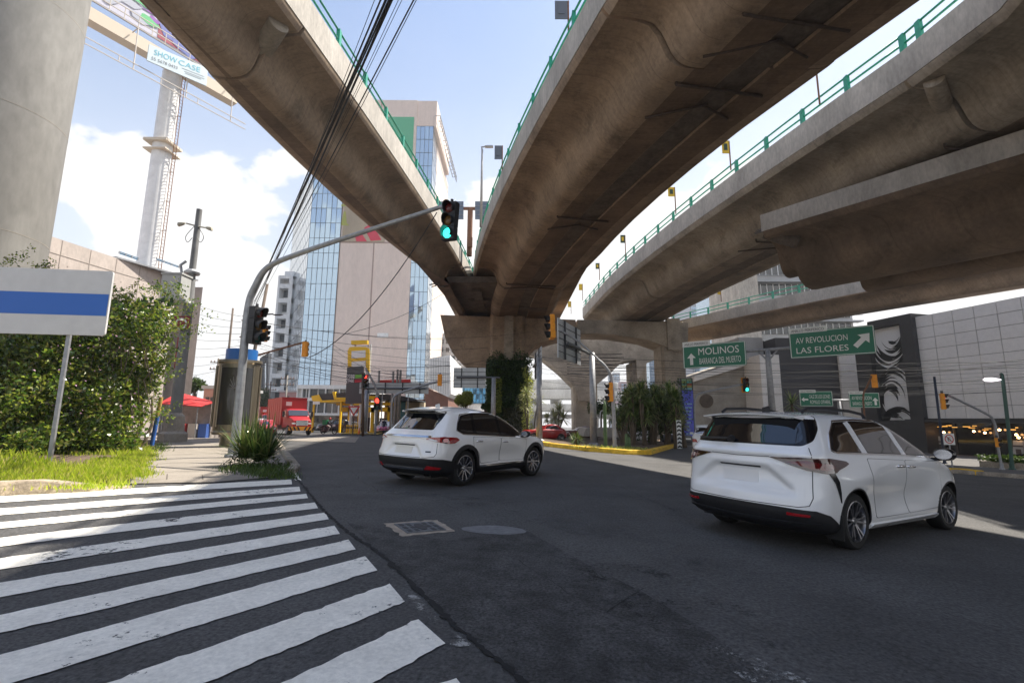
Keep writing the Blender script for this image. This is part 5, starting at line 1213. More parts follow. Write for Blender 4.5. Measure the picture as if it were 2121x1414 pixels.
so_ = car_thing('parked_car', -1.82, 11.55, R_(56.2), 1.06, 'white crossover with black wheel arch cladding and round tail lamps crossing the junction', 'car'); so_.name = 'crossover_car'; WM[so_.name] = so_.matrix_world.copy(); WM[so_.name] = WM.get('parked_car', WM[so_.name])
def fix_wm(o, M): WM[o.name] = M.copy()
suv.body('body', car_white, so_); suv.liners(so_, .93)
dlo = rnd_poly([(.80, 1.20), (.98, 1.13), (2.3, 1.085), (3.72, 1.04), (3.62, 1.10), (3.10, 1.44), (2.75, 1.575), (2.2, 1.615), (1.5, 1.60), (1.05, 1.53), (.90, 1.36)], .05)
suv.both('window_surround', dlo, black_gl, so_, off=.004)
for md in ('R', 'L'):
    suv.panel('window', rnd_poly([(.86, 1.21), (1.0, 1.165), (1.36, 1.15), (1.42, 1.56), (1.12, 1.51), (.95, 1.36)], .05), md, glass_dk, so_, off=.008)
    suv.panel('window', rnd_poly([(1.47, 1.145), (2.36, 1.115), (2.38, 1.58), (1.52, 1.57)], .04), md, glass_dk, so_, off=.008)
    suv.panel('window', rnd_poly([(2.46, 1.11), (3.52, 1.075), (3.08, 1.41), (2.76, 1.545), (2.48, 1.57)], .04), md, glass_dk, so_, off=.008)
    suv.panel('window_trim', strip_of([(3.70, 1.055), (3.10, 1.455), (2.76, 1.59), (2.2, 1.632), (1.5, 1.617), (1.03, 1.545), (.88, 1.36), (.785, 1.20), (.97, 1.118), (2.3, 1.072), (3.6, 1.03)], .022), md, chrome, so_, step=.05, off=.009)
    for poly in ([(1.30, 1.06), (2.38, 1.03), (2.38, .48), (1.62, .46), (1.56, .66), (1.40, .80), (1.30, .84)], [(2.41, 1.03), (3.55, .99), (3.52, .62), (3.46, .47), (2.41, .48)]):
        suv.panel('door_gap', rnd_poly([(Vector(p)-Vector((2.4, .75)))*1.0+Vector((2.4, .75))+(Vector(p)-Vector((sum(q_[0] for q_ in poly)/len(poly), sum(q_[1] for q_ in poly)/len(poly)))).normalized()*.012 for p in poly], .05), md, black_pl, so_, off=.0015, skirt=.0)
        suv.panel('door', rnd_poly(poly, .05), md, car_white, so_, off=.004)
    for wx, wz in sb_wheels: suv.panel('wheel_arch_trim', arch_ring(wx, wz, .425, .515, -14, 194), md, black_pl, so_, off=.016)
    suv.panel('sill', [(1.5, .26), (3.55, .26), (3.55, .41), (1.5, .41)], md, black_pl, so_, off=.014)
    suv.panel('sill_trim', strip_of([(1.58, .405), (3.5, .415)], .035), md, chrome, so_, off=.02)
handles(suv, so_, [(1.52, .965), (2.58, .935)], chrome)
mirror_(so_, 3.42, .92, 1.12, black_gl)
H = lambda y, xx, z: (pol(-y, xx), z)
yw = lambda y: math.atan2(y, 1.0-.12)
suv.panel('window_surround', rnd_poly([(-yw(.80), 1.20), (yw(.80), 1.20), (yw(.98), 1.32), (1.18, 1.60), (yw(.62), 1.635), (-yw(.62), 1.635), (-1.18, 1.60), (-yw(.98), 1.32)], .04), 'P', black_gl, so_, off=.004)
suv.panel('rear_window', rnd_poly([(-.72, 1.215), (.72, 1.215), (.86, 1.33), (.93, 1.56), (-.93, 1.56), (-.86, 1.33)], .06), 'P', glass_dk, so_, off=.008)
q = MB(); q.beam((.335, .12, 1.235), (.42, -.38, 1.30), .03, .03); q.cyl((.30, .10, 1.22), (.36, .10, 1.24), .045, n=10); q.build('rear_wiper', black_pl, so_, local=True)
q = MB()                                    # roof spoiler
secs = []
for y in [-.60+1.2*k/12 for k in range(13)]:
    e = .05*(y/.6)**2; zt = 1.665-.055*(y/.6)**2; secs.append([(.95, y, zt+.045), (.66+e, y, zt+.028), (.49+e, y, zt+.003), (.50+e, y, zt-.03), (.66+e, y, zt-.05), (.95, y, zt-.03)])
q.loft(secs); q.build('spoiler', car_white, so_, 45, local=True)
q = MB(); q.box((.52, 0, 1.618), (.1, .94, .02)); q.build('spoiler_underside', black_gl, so_, local=True)
for sgn in (1, -1):
    P = [(.60, 1.005), (.84, .955), (1.02, .925), (1.20, .93), (1.36, 1.0), (1.28, 1.045), (.98, 1.06), (.72, 1.05)]
    f = (lambda p: p) if sgn > 0 else mirror_polar
    tl_ = suv.panel('tail_light', f(rnd_poly(P, .02)), 'P', red_l, so_, off=.016)
    o2 = suv.panel('lens_ring', f([(.985+.075*math.cos(a), .99+.055*math.sin(a)) for a in [2*PI*i/18 for i in range(18)]]), 'P', dark_l, tl_, off=.022, step=.03)
    suv.panel('round_lamp', f([(.985+.055*math.cos(a), .99+.040*math.sin(a)) for a in [2*PI*i/16 for i in range(16)]]), 'P', mat('pink_lens', (.75, .35, .33), .15), tl_, off=.028, step=.03)
    suv.panel('clear_strip', f([(.64, 1.0), (.80, .965), (.84, .985), (.70, 1.025)]), 'P', clear_l, tl_, off=.021)
    suv.panel('reflector', f(rnd_poly([(.62, .40), (.88, .40), (.92, .44), (.66, .475)], .01)), 'P', red_l, so_, off=.032)
suv.panel('tailgate_trim', [(-.72, 1.045), (.72, 1.045), (.74, 1.075), (-.74, 1.075)], 'P', chrome, so_, off=.014)
suv.panel('bumper_cladding', [(-1.40, .27), (-.9, .26), (.9, .26), (1.40, .27), (1.47, .40), (1.36, .48), (1.16, .56), (.95, .60), (.6, .615), (-.6, .615), (-.95, .60), (-1.16, .56), (-1.36, .48), (-1.47, .40)], 'P', black_pl, so_, off=.014)
suv.panel('bumper_trim', strip_of([(-.60, .405), (.60, .405)], .04), 'P', chrome, so_, off=.03)
for sgn in (1, -1):
    pp = [(0, .585+.045), (.62, .632), (.78, .66), (.82, .72), (.835, .93)]
    suv.panel('tailgate_gap', strip_of([(sgn*a, z) for a, z in pp] if sgn > 0 else [(-a, z) for a, z in pp][::-1], .009), 'P', black_pl, so_, off=.002, step=.03)
suv.panel('plate_light_bar', strip_of([(-.33, .875), (.33, .875)], .022), 'P', black_pl, so_, off=.004)
suv.panel('badge', [(.62, .74), (.72, .74), (.72, .765), (.62, .765)], 'P', alloy_dk, so_, off=.006)
suv.panel('number_plate', rnd_poly([(-.27, .70), (.27, .70), (.27, .85), (-.27, .85)], .01), 'P', mat('blank_plate', (.76, .73, .66), .5), so_, off=.008)
q = MB(); secs = [[(1.15-.16*k, .03*math.cos(a)*(1-k), 1.735+.07*math.sin(a)*(1-.6*k)+0*k) for a in [2*PI*i/8 for i in range(8)]] for k in (0, .4, .8)]; q.loft(secs); q.build('roof_antenna', car_white, so_, 60, local=True)
for x, y, sd in ((1.06, -.835, -1), (3.99, -.835, -1), (1.06, .835, 1), (3.99, .835, 1)): wheel(so_, x, y, .385, .385, .25, 'ten', sd, steer=R_(-4) if x > 2 else 0)
q = MB(); q.cyl((.28, -.5, .27), (.5, -.5, .27), .05, n=12, cap=False); q.cyl((.28, .5, .27), (.5, .5, .27), .05, n=12, cap=False); q.build('exhaust', alloy_dk, so_, local=True)

# ---------------------------------------------------------- white minivan
vb_wheels = [(1.06, .35), (4.12, .35)]
def vbump(x, y, z, hw):
    dy = 0; dx = 0; k = y/max(hw, .1)
    if k > .8:
        dy += .05*math.exp(-((x-1.2)/.55)**2-((z-.86)/.13)**2) + .03*math.exp(-((x-4.15)/.45)**2-((z-.72)/.2)**2)
        for wx in (1.06, 4.12): dy += .02*math.exp(-((x-wx)/.45)**2-((z-.62)/.2)**2)
        dy -= .055*math.exp(-((x-2.65)/.95)**4-((z-.60)/.17)**2)
        dy += .025*math.exp(-((z-.33)/.07)**2)*math.exp(-((x-2.6)/1.05)**4)
    if x < .6:
        w = 1/(1+math.exp((abs(y)-(.40+.30*max(0, .98-z)/.25))/.015)); v = 1/(1+math.exp((abs(z-.84)-.15)/.010)); dx += .06*w*v*(1-.5*max(0, min(1, (.84-z)/.15)))
        dx -= .025*math.exp(-((z-1.17)/.035)**2)
    return dx, dy
rows = [ # z   xr    xf    hw    rr   rf   sag
 (.20, .40, 4.85, .80, .25, .4, 0), (.24, .22, 5.0, .90, .28, .45, 0), (.32, .08, 5.10, .955, .30, .5, 0), (.48, .01, 5.15, .975, .30, .52, 0), (.62, .02, 5.16, .98, .30, .55, 0),
 (.80, .05, 5.13, .982, .31, .57, 0), (.94, .06, 5.04, .985, .32, .60, 0), (1.04, .06, 4.85, .98, .32, .64, .01), (1.11, .07, 4.55, .965, .32, .66, .02), (1.17, .08, 4.25, .945, .32, .62, .01),
 (1.24, .12, 4.02, .915, .32, .52, .0), (1.36, .19, 3.70, .865, .32, .46, 0), (1.50, .27, 3.34, .81, .30, .42, .0), (1.60, .32, 3.05, .765, .28, .40, .01), (1.66, .33, 2.85, .72, .25, .38, .025),
 (1.70, .28, 2.70, .66, .2, .36, .045), (1.722, .32, 2.55, .56, .2, .32, .055), (1.738, .45, 2.35, .40, .18, .25, .05), (1.748, .65, 2.15, .2, .12, .15, .045), (1.752, .9, 1.95, .03, .02, .02, .04)]
van = Car(rows, vb_wheels, .405, vbump, 1.0, 80)
vo = car_thing('minivan', 3.92, 7.31, R_(31.7), 1.06, 'white minivan with dark wide rear window and boomerang tail lamps close on the right', 'minivan')
van.body('body', car_silverw, vo); van.liners(vo, .94)
for md in ('R', 'L'):
    van.panel('window_surround', rnd_poly([(.62, 1.235), (.72, 1.20), (2.5, 1.165), (4.05, 1.12), (3.98, 1.18), (3.45, 1.42), (2.95, 1.575), (2.4, 1.635), (1.7, 1.635), (1.05, 1.60), (.80, 1.44)], .04), md, black_gl, vo, off=.004)
    van.panel('window', rnd_poly([(.69, 1.25), (.80, 1.225), (1.42, 1.215), (1.32, 1.585), (1.08, 1.565), (.86, 1.43)], .035), md, glass_dk, vo, off=.008)
    van.panel('window', rnd_poly([(1.60, 1.21), (2.62, 1.19), (2.50, 1.60), (1.72, 1.605), (1.48, 1.60)], .03), md, glass_dk, vo, off=.008)
    van.panel('window', rnd_poly([(2.78, 1.185), (3.60, 1.165), (3.36, 1.41), (2.92, 1.545), (2.66, 1.59)], .03), md, glass_dk, vo, off=.008)
    van.panel('window', rnd_poly([(3.68, 1.165), (3.96, 1.155), (3.66, 1.29), (3.48, 1.37)], .02), md, glass_dk, vo, off=.008)
    van.panel('window_pillar', [(1.43, 1.195), (1.58, 1.19), (1.47, 1.62), (1.33, 1.60)], md, car_silverw, vo, off=.010)
    van.panel('window_pillar', [(2.63, 1.17), (2.77, 1.17), (2.64, 1.61), (2.51, 1.62)], md, car_silverw, vo, off=.010)
    van.panel('window_trim', strip_of([(4.0, 1.125), (2.5, 1.172), (.74, 1.205), (.63, 1.24), (.78, 1.44), (1.04, 1.612), (1.7, 1.648), (2.4, 1.648), (2.97, 1.588), (3.5, 1.42)], .018), md, chrome, vo, step=.05, off=.012)
    for poly in ([(1.50, 1.13), (2.62, 1.10), (2.62, .36), (1.62, .36), (1.60, .60), (1.50, .85)], [(2.65, 1.10), (3.82, 1.07), (3.80, .62), (3.70, .38), (2.65, .36)]):
        cx_, cz_ = sum(p[0] for p in poly)/len(poly), sum(p[1] for p in poly)/len(poly)
        van.panel('door_gap', rnd_poly([Vector(p)+(Vector(p)-Vector((cx_, cz_))).normalized()*.010 for p in poly], .04), md, black_pl, vo, off=.0015, skirt=0)
        van.panel('door', rnd_poly(poly, .04), md, car_silverw, vo, off=.004)
    van.panel('sill', rnd_poly([(1.50, .225), (3.72, .235), (3.70, .30), (1.52, .29)], .02), md, car_silverw, vo, off=.03)
    for wx, wz in vb_wheels: van.panel('wheel_arch_trim', arch_ring(wx, wz, .398, .418, -12, 192), md, black_pl, vo, off=.004, step=.03)
handles(van, vo, [(2.46, 1.02), (2.80, 1.01)], chrome)
mirror_(vo, 3.80, .95, 1.19, black_gl, 1.15)
van.panel('window_surround', rnd_poly([(-.80, 1.275), (.80, 1.275), (.95, 1.34), (1.10, 1.50), (1.16, 1.675), (-1.16, 1.675), (-1.10, 1.50), (-.95, 1.34)], .04), 'P', black_gl, vo, off=.004)
van.panel('rear_window', rnd_poly([(-.74, 1.295), (.74, 1.295), (.84, 1.35), (.86, 1.60), (-.86, 1.60), (-.84, 1.35)], .06), 'P', glass_dk, vo, off=.008)
q = MB(); q.beam((.09, .60, 1.325), (.14, .10, 1.335), .035, .03); q.cyl((.07, .12, 1.32), (.14, .12, 1.335), .045, n=10); q.build('rear_wiper', black_pl, vo, local=True)
q = MB(); secs = []
for y in [-.68+1.36*k/12 for k in range(13)]:
    e = .06*(y/.68)**2; zt = 1.70-.04*(y/.68)**2; secs.append([(.75, y, zt+.02), (.40+e, y, zt+.012), (.20+e, y, zt-.012), (.21+e, y, zt-.032), (.42+e, y, zt-.05), (.75, y, zt-.04)])
q.loft(secs); q.build('spoiler', car_silverw, vo, 45, local=True)
for sgn in (1, -1):
    f = (lambda p: p) if sgn > 0 else mirror_polar
    tl_ = van.panel('tail_light', f(rnd_poly([(.44, 1.125), (.62, 1.055), (.80, .99), (1.00, .955), (1.16, .965), (1.23, 1.0), (1.42, 1.045), (1.50, 1.07), (1.44, 1.10), (1.10, 1.135), (.76, 1.14)], .012)), 'P', dark_l, vo, off=.016)
    van.panel('tail_blade', f([(1.02, .985), (1.12, .975), (1.20, .86), (1.235, .72), (1.24, .60), (1.205, .70), (1.14, .83), (1.06, .93)]), 'P', black_gl, tl_, off=.014)
    van.panel('red_lamp', f([(.62, 1.075), (.84, 1.01), (1.0, .99), (1.10, 1.0), (1.02, 1.06), (.80, 1.10)]), 'P', mat('deep_red_lens', (.12, .004, .006), .06, spec=.9, coat=1), tl_, off=.019)
    van.panel('chrome_lamp', f([(.98, 1.02), (1.13, 1.01), (1.17, 1.05), (1.0, 1.075)]), 'P', mat('pinkish_lens', (.16, .06, .06), .08, spec=.9, coat=1), tl_, off=.022)
    if sgn < 0: van.panel('amber_lamp', f([(1.0, .975), (1.16, .98), (1.18, 1.02), (1.02, 1.015)]), 'P', mat('amber_on', (.9, .3, .02), .2, emit=1.2), tl_, off=.024)
    van.panel('reflector', f([(.60, .445), (.80, .445), (.80, .47), (.60, .475)]), 'P', red_l, vo, off=.026)
    pp = [(0, .535), (.70, .545), (.80, .57), (.84, .66), (.86, 1.0), (.87, 1.26)]
    van.panel('tailgate_gap', strip_of([(sgn*a, z) for a, z in pp] if sgn > 0 else [(-a, z) for a, z in pp][::-1], .009), 'P', black_pl, vo, off=.002, step=.03)
van.panel('tailgate_crease', strip_of([(-.44, 1.125), (0, 1.115), (.44, 1.125)], .008), 'P', black_pl, vo, off=.002, step=.03)
van.panel('bumper_cladding', [(-1.28, .24), (-.8, .225), (.8, .225), (1.28, .24), (1.20, .34), (1.02, .46), (.86, .515), (.5, .525), (-.5, .525), (-.86, .515), (-1.02, .46), (-1.20, .34)], 'P', black_pl, vo, off=.012)
van.panel('bumper_fold', strip_of([(-.9, .36), (0, .345), (.9, .36)], .03), 'P', black_pl, vo, off=.03)
van.panel('plate_light_bar', strip_of([(-.32, .985), (.32, .985)], .02), 'P', black_pl, vo, off=.004)
van.panel('number_plate', rnd_poly([(-.28, .78), (.28, .78), (.28, .93), (-.28, .93)], .01), 'P', mat('blank_plate_white', (.80, .80, .80), .4), vo, off=.006)
for sd in (-1, 1):
    q = MB(); q.tube([(.62, sd*.60, 1.715), (.72, sd*.60, 1.765), (1.2, sd*.60, 1.79), (1.9, sd*.60, 1.785), (2.3, sd*.60, 1.755), (2.42, sd*.59, 1.70)], .022, 8); q.build('roof_rail', black_pl, vo, 60, local=True)
q = MB(); q.loft([[(.85-.2*k, .03*math.cos(a)*(1-k), 1.745+.07*math.sin(a)*(1-.6*k)) for a in [2*PI*i/8 for i in range(8)]] for k in (0, .4, .8)]); q.build('roof_antenna', black_pl, vo, 60, local=True)
for x, y, sd in ((1.06, -.86, -1), (4.12, -.86, -1), (1.06, .86, 1), (4.12, .86, 1)): wheel(vo, x, y, .35, .35, .24, 'twin', sd, mts=(rubber, mat('grey_alloy', (.42, .42, .44), .3, 1.0), alloy_dk), steer=R_(-3) if x > 2 else 0)
for sd in (-1, 1): q = MB(); q.box((.66, sd*.9, .3), (.02, .2, .3)); q.build('mud_flap', rubber, vo, local=True)
# ============================================================ traffic signals
sig_blk = mat('signal_black', (.016, .016, .018), .45)
lens_off = {'r': mat('red_off', (.10, .012, .01), .2), 'a': mat('amber_off', (.12, .06, .01), .2), 'g': mat('green_off', (.01, .06, .05), .2)}
lens_on = {'r': mat('red_on', (.9, .05, .03), .3, emit=1.6), 'a': mat('amber_lit', (.9, .4, .02), .3, emit=3), 'g': mat('green_on', (.02, .8, .6), .3, emit=1.7, ecol=(.03, .75, .58))}
def signal(c, yaw, h, hmat, label, lit=None, n=3, name='traffic_signal', group='traffic signals', tilt=0, vis=1.0, ped=False):
    """c: middle of the head; yaw: compass heading (0 = +Y, clockwise) the lenses face; h: height of the housing"""
    M = Matrix.Translation(c) @ Matrix.Rotation(-yaw+PI, 4, 'Z') @ Matrix.Rotation(tilt, 4, 'Y')     # local -Y is the lens side
    o = thing(name, None, label, 'traffic light', group, mat=M)
    w = h*(.36 if not ped else .5); d = w*.62; r = h/n*.40
    q = MB(); s_ = h/n
    for k in range(n):
        z = h/2-s_*(k+.5); q.prism([(-w/2, d*.4, z-s_*.48), (w/2, d*.4, z-s_*.48), (w/2, d*.4, z+s_*.48), (-w/2, d*.4, z+s_*.48)], (0, -d*.8, 0))
        q.prism([(-w*.38, d*.52, z-s_*.40), (w*.38, d*.52, z-s_*.40), (w*.38, d*.52, z+s_*.40), (-w*.38, d*.52, z+s_*.40)], (0, -d*.2, 0))
    q.box((0, 0, 0), (w*.9, d*.7, h*1.0)); q.build('housing', hmat, o, local=True)
    q = MB(); q.cyl((0, 0, h/2), (0, 0, h/2+.12), .05, n=10); q.build('hanger', steel_dk, o, local=True)
    for k, cc in enumerate('rag' if n == 3 else 'rg'):
        z = h/2-s_*(k+.5); on = lit == cc
        q = MB(); q.lathe((0, -d*.41, z), (0, -1, 0), [(r, 0), (r*.9, .03), (r*.5, .055), (.001, .06)], 24, False); q.build('lens', (lens_on if on else lens_off)[cc], o, 60, local=True)
        q = MB(); A = [R_(-35+250*i/22) for i in range(23)]; r0 = r*1.1
        f0 = [Vector((r0*math.cos(a), -d*.40, z+r0*math.sin(a))) for a in A]; f1 = [Vector((r0*math.cos(a), -d*.40-(r*1.7*vis)*(.55+.45*max(0, math.sin(a))), z+r0*math.sin(a)-.01)) for a in A]
        f2 = [Vector((p.x*.95, p.y, z+(p.z-z)*.95)) for p in f1]; f3 = [Vector((p.x*.95, p.y, z+(p.z-z)*.95)) for p in f0]
        q.loft([f0, f1, f2, f3], False, False); q.build('visor', sig_blk, o, 60, local=True)
    return o
def mast(name, label, pts, r, mt, cat='signal pole', group=None, base=True, extra=None):
    o = thing(name, pts[0], label, cat, group); q = MB(); q.tube(pts, r, 12); p = q.build('pole', mt, o, 180)
    if base:
        b = pts[0]; q = MB(); r0 = r[0] if isinstance(r, list) else r; q.lathe(Vector(b)-Vector((0, 0, .12)), (0, 0, 1), [(r0*1.9, 0), (r0*1.9, .16), (r0*1.3, .2), (r0*1.25, .42)], 12); q.build('base', mt, o, 40)
    return o
def curve(pts, n=6):
    P = [Vector(p) for p in pts]; out = []
    for i in range(len(P)-1):
        p0, p1, p2, p3 = P[max(i-1, 0)], P[i], P[i+1], P[min(i+2, len(P)-1)]
        for k in range(n): t = k/n; out.append(.5*((2*p1)+(p2-p0)*t+(2*p0-5*p1+4*p2-p3)*t*t+(3*p1-p0-3*p2+p3)*t**3))
    return out+[P[-1]]
# big grey mast left
b0 = G(484, 944, .06); MY = b0.y
top = AY(538, 590, MY); top.x = b0.x; 
arm = curve([b0, Vector((b0.x, MY, 3.0)), Vector((b0.x, MY, AY(520, 640, MY).z)), AY(529, 592, MY-.1), AY(556, 553, MY-.3), AY(620, 525, MY-.8), AY(760, 478, MY-1.6), AY(928, 424, MY-2.5)], 7)
n_ = len(arm); mast('signal_mast', 'tall grey signal mast with a long curved arm over the road beside the kiosk', arm, [.15-.085*i/(n_-1) for i in range(n_)], steel_gal)
c = AY(933, 459, MY-2.5); hs = AY(933, 421, MY-2.5).z-AY(933, 498, MY-2.5).z
signal(c, R_(205), hs, sig_blk, 'large black signal showing green at the tip of the long mast arm', 'g', tilt=R_(3), vis=.9)
c = AY(526, 674, MY-.05); hs = AY(526, 636, MY).z-AY(526, 712, MY).z
signal(c+Vector((.05, 0, 0)), R_(100), hs*1.0, sig_blk, 'black signal strapped to the grey mast seen from its side', None)
# far left yellow signals and poles
def arm_pole(label, base, bends, tip, r, mt, Y):
    pts = [base]+[AY(*b, Y) for b in bends]+[AY(*tip, Y)]; return mast('signal_pole', label, curve(pts, 5), r, mt, base=True)
c = AY(549, 690, 33); hh = AY(549, 673, 33).z-AY(549, 707, 33).z; signal(c, R_(95), hh, amber, 'small yellow signal in side view just right of the big mast', None)
q0 = thing('signal_bracket', AY(552, 672, 33), 'thin dark bracket holding the small yellow signal by the big mast', 'bracket'); q = MB(); q.tube([AY(540, 684, 33), AY(551, 669, 33), AY(549, 673, 33)], .04, 6); q.build('arm', steel_dk, q0)
b_ = gnd(AY(522, 880, 34).x, 34.0); arm_pole('brown signal pole behind the kiosk with a rising straight arm', b_, [(524, 800), (525, 745), (530, 737)], (632, 708), .07, rust, 34)
c = AY(632, 723, 34); hh = AY(632, 708, 34).z-AY(632, 739, 34).z; signal(c, R_(10), hh, amber, 'yellow signal seen from behind hanging left of the office tower', None)
# station corner
b_ = gnd(AY(752, 893, 46).x, 46); mast('signal_pole', 'brown rusty signal pole in front of the yellow pump bay', [b_, AY(752, 772, 46)], .13, mat('brown_pole', (.12, .075, .05), .7), base=False)
c = AY(754.5, 789, 45.8); hh = AY(754, 775, 45.8).z-AY(754, 803, 45.8).z; signal(c, R_(120), hh, sig_blk, 'dark signal showing red atop the brown pole at the filling station', 'r', vis=1.2)
b_ = gnd(AY(777, 895, 47).x, 47); mast('signal_pole', 'grey signal pole bending left at the top near the pumps', curve([b_, AY(779, 850, 47), AY(780, 812, 47), AY(775, 795, 47), AY(764, 775, 47), AY(757, 763, 47)], 4), .11, steel_gal, base=False)
c = AY(782.5, 836, 46.7); hh = AY(782, 823, 46.7).z-AY(782, 849, 46.7).z; signal(c, R_(185), hh, sig_blk, 'black pedestrian signal showing red beside the filling station', 'r', n=2, name='pedestrian_signal', ped=True)
b_ = gnd(AY(812, 890, 44).x, 44); mast('signal_pole', 'pale curved signal pole right of the concrete posts behind the crossover', curve([b_, AY(811, 850, 44), AY(813, 830, 44), AY(822, 817, 44), AY(860, 803, 44), AY(906, 790, 44)], 5), .09, steel_gal, base=False)
c = AY(911, 787, 44); hh = AY(911, 775, 44).z-AY(911, 799, 44).z; signal(c, R_(5), hh, amber, 'yellow signal seen from behind above the roof of the crossover', None)
# median signal
b_ = gnd(AY(1273, 924, 28).x, 28, .1); mast('signal_pole', 'slim grey signal pole curving left over the median', curve([b_, AY(1271, 860, 28), AY(1268, 800, 28), AY(1262, 771, 28), AY(1240, 745, 28), AY(1195, 705, 28), AY(1153, 680, 28)], 5), [.11]*10+[.09]*10+[.06]*11, steel_gal)
c = AY(1143, 677, 28); hh = AY(1143, 652, 28).z-AY(1143, 702, 28).z; signal(c, R_(262), hh, amber, 'yellow signal with side visors hanging before the sign back under the flyover', None, tilt=R_(-8))
c = AY(1264, 812, 27.8); hh = AY(1264, 793, 27.8).z-AY(1264, 832, 27.8).z; signal(c, R_(265), hh, amber, 'yellow signal with side visors mounted low on the median pole', None)
# green signal beside the sign
b_ = gnd(AY(1440, 895, 40).x, 40); mast('signal_pole', 'pale signal arm reaching right from behind the tall palms', curve([b_, AY(1438, 850, 40), AY(1442, 822, 40), AY(1460, 812, 40), AY(1538, 796, 40)], 4), .08, steel_gal, base=False)
c = AY(1545, 797, 40); hh = AY(1545, 783, 40).z-AY(1545, 811, 40).z; signal(c, R_(180), hh, sig_blk, 'black signal showing green with a yellow rim left of the sign post', 'g')
bp_ = thing('signal_backplate', c+Vector((0, .2, 0)), 'thin yellow rim plate behind the green signal', 'backplate'); q = MB(); q.box(c+Vector((0, .22, 0)), (hh*.5, .03, hh*1.1)); q.build('plate', amber, bp_)
# right corner
c = AY(1811, 789, 30); hh = AY(1811, 776, 30).z-AY(1811, 803, 30).z; signal(c, R_(20), hh, amber, 'yellow signal seen from behind in front of the mural', None)
b_ = gnd(AY(1793, 880, 30).x, 30); mast('signal_pole', 'thin rusty signal pole in front of the mural', curve([b_, AY(1788, 830, 30), AY(1796, 800, 30), AY(1806, 778, 30)], 4), .05, rust, base=False)
b_ = G(2076, 972, .12); arm_pole('pale signal pole with a long dark arm before the shopping centre', b_, [(2068, 930), (2064, 895), (2056, 868), (2040, 855)], (1962, 817), .055, steel_gal, b_.y)
c = AY(1953, 831, b_.y-.1); hh = AY(1953, 814, b_.y).z-AY(1953, 847, b_.y).z; signal(c, R_(120), hh, amber, 'yellow signal showing red on the right edge of the scene', 'r')
c = AY(2066, 916, b_.y-.12); signal(c, R_(150), .42, amber, 'small yellow pedestrian signal on the pale pole at far right', 'a', n=2, name='pedestrian_signal', ped=True)
# ============================================================ road signs
sgreen = mat('sign_green', (.005, .16, .09), .4); swhite = mat('sign_white', (.78, .80, .78), .5)
def panel_sign(name, label, P0, d, corners, rows, tab=None, arrow=None, post=None):
    """corners: pixel corners TL TR BR BL laid on the upright plane through P0 along d"""
    d = Vector((*d, 0)).normalized(); n = Vector((d.y, -d.x, 0)); n = -n if n.y > 0 else n
    C = [ONP(a, b, P0, n) for a, b in corners]; s0 = min((c-P0).dot(d) for c in C); s1 = max((c-P0).dot(d) for c in C); z1 = (C[0].z+C[1].z)/2; z0 = (C[2].z+C[3].z)/2
    o = thing(name, P0+d*s0+Vector((0, 0, 0)), label, 'road sign')
    at = lambda s, z, off=0: Vector((P0.x, P0.y, 0))+d*(s0+(s1-s0)*s)+Vector((0, 0, z0+(z1-z0)*z))+n*off
    w, h = s1-s0, z1-z0; q = MB(); cr = .03
    q.prism([at(a, b) for a, b in rnd_poly([(0, 0), (1, 0), (1, 1), (0, 1)], .05)], -n*.06); pn = q.build('panel', sgreen, o)
    q = MB(); t = .025*h; th = t/w*1.0; e = t/h
    for a, b in (((.006, .02), (.994, .02+e*.9)), ((.006, .98-e*.9), (.994, .98)), ((.006, .02), (.006+th, .98)), ((.994-th, .02), (.994, .98))):
        q.prism([at(a[0], a[1], .012), at(b[0], a[1], .012), at(b[0], b[1], .012), at(a[0], b[1], .012)], -n*.01)
    q.build('border', swhite, pn)
    q = MB()
    for txt, s, z, hh, ww in rows: q.text(txt, at(s, z, .012), d, (0, 0, 1), hh*h, ww*w)
    q.build('lettering', swhite, pn)
    if arrow:
        s, z, sz, ang = arrow; q = MB(); c = at(s, z, .012); sz *= h; ca, sa = math.cos(ang), math.sin(ang)
        sh = [(-.13, -.5), (.13, -.5), (.13, .08), (.36, .08), (0, .5), (-.36, .08), (-.13, .08)]
        q.prism([c+d*((x*ca+y*sa)*sz)+Vector((0, 0, (y*ca-x*sa)*sz)) for x, y in sh], -n*.008); q.build('arrow', swhite, pn)
    if tab:
        txt, a0, a1, zz0, zz1 = tab; q = MB(); q.prism([at(a0, zz0, .02), at(a1, zz0, .02), at(a1, zz1, .02), at(a0, zz1, .02)], -n*.05); tb = q.build('tab', swhite, o)
        q = MB(); q.text(txt, at(a0+(a1-a0)*.07, zz0+(zz1-zz0)*.22, .03), d, (0, 0, 1), (zz1-zz0)*h*.5, (a1-a0)*w*.86); q.build('tab_lettering', black_pl, tb)
    return o, at, d, n
P0 = Vector((18.9, 35.2, 0)); dS = (.785, -.62)
o1, at1, dv, nv = panel_sign('road_sign', 'green road sign reading MOLINOS and BARRANCA DEL MUERTO with an up arrow', P0, dS, ((1414, 720), (1543, 701), (1546, 754), (1418, 766)), [('MOLINOS', .26, .55, .30, .64), ('BARRANCA DEL MUERTO', .27, .16, .26, .65)], ('ANILLO PERIFERICO', 0, .46, .93, 1.15), (.14, .40, .5, 0))
o2, at2, dv, nv = panel_sign('road_sign', 'larger green road sign reading AV REVOLUCION and LAS FLORES', P0+nv*.0, dS, ((1634, 693), (1809, 667), (1815, 731), (1638, 743)), [('AV REVOLUCION', .08, .54, .22, .62), ('LAS FLORES', .08, .17, .22, .62)], ('ANILLO PERIFERICO', 0, .47, .93, 1.13), (.86, .5, .62, R_(45)))
gp = thing('sign_gantry', gnd(P0.x, P0.y), 'grey T shaped gantry post holding the two large green road signs', 'sign gantry')
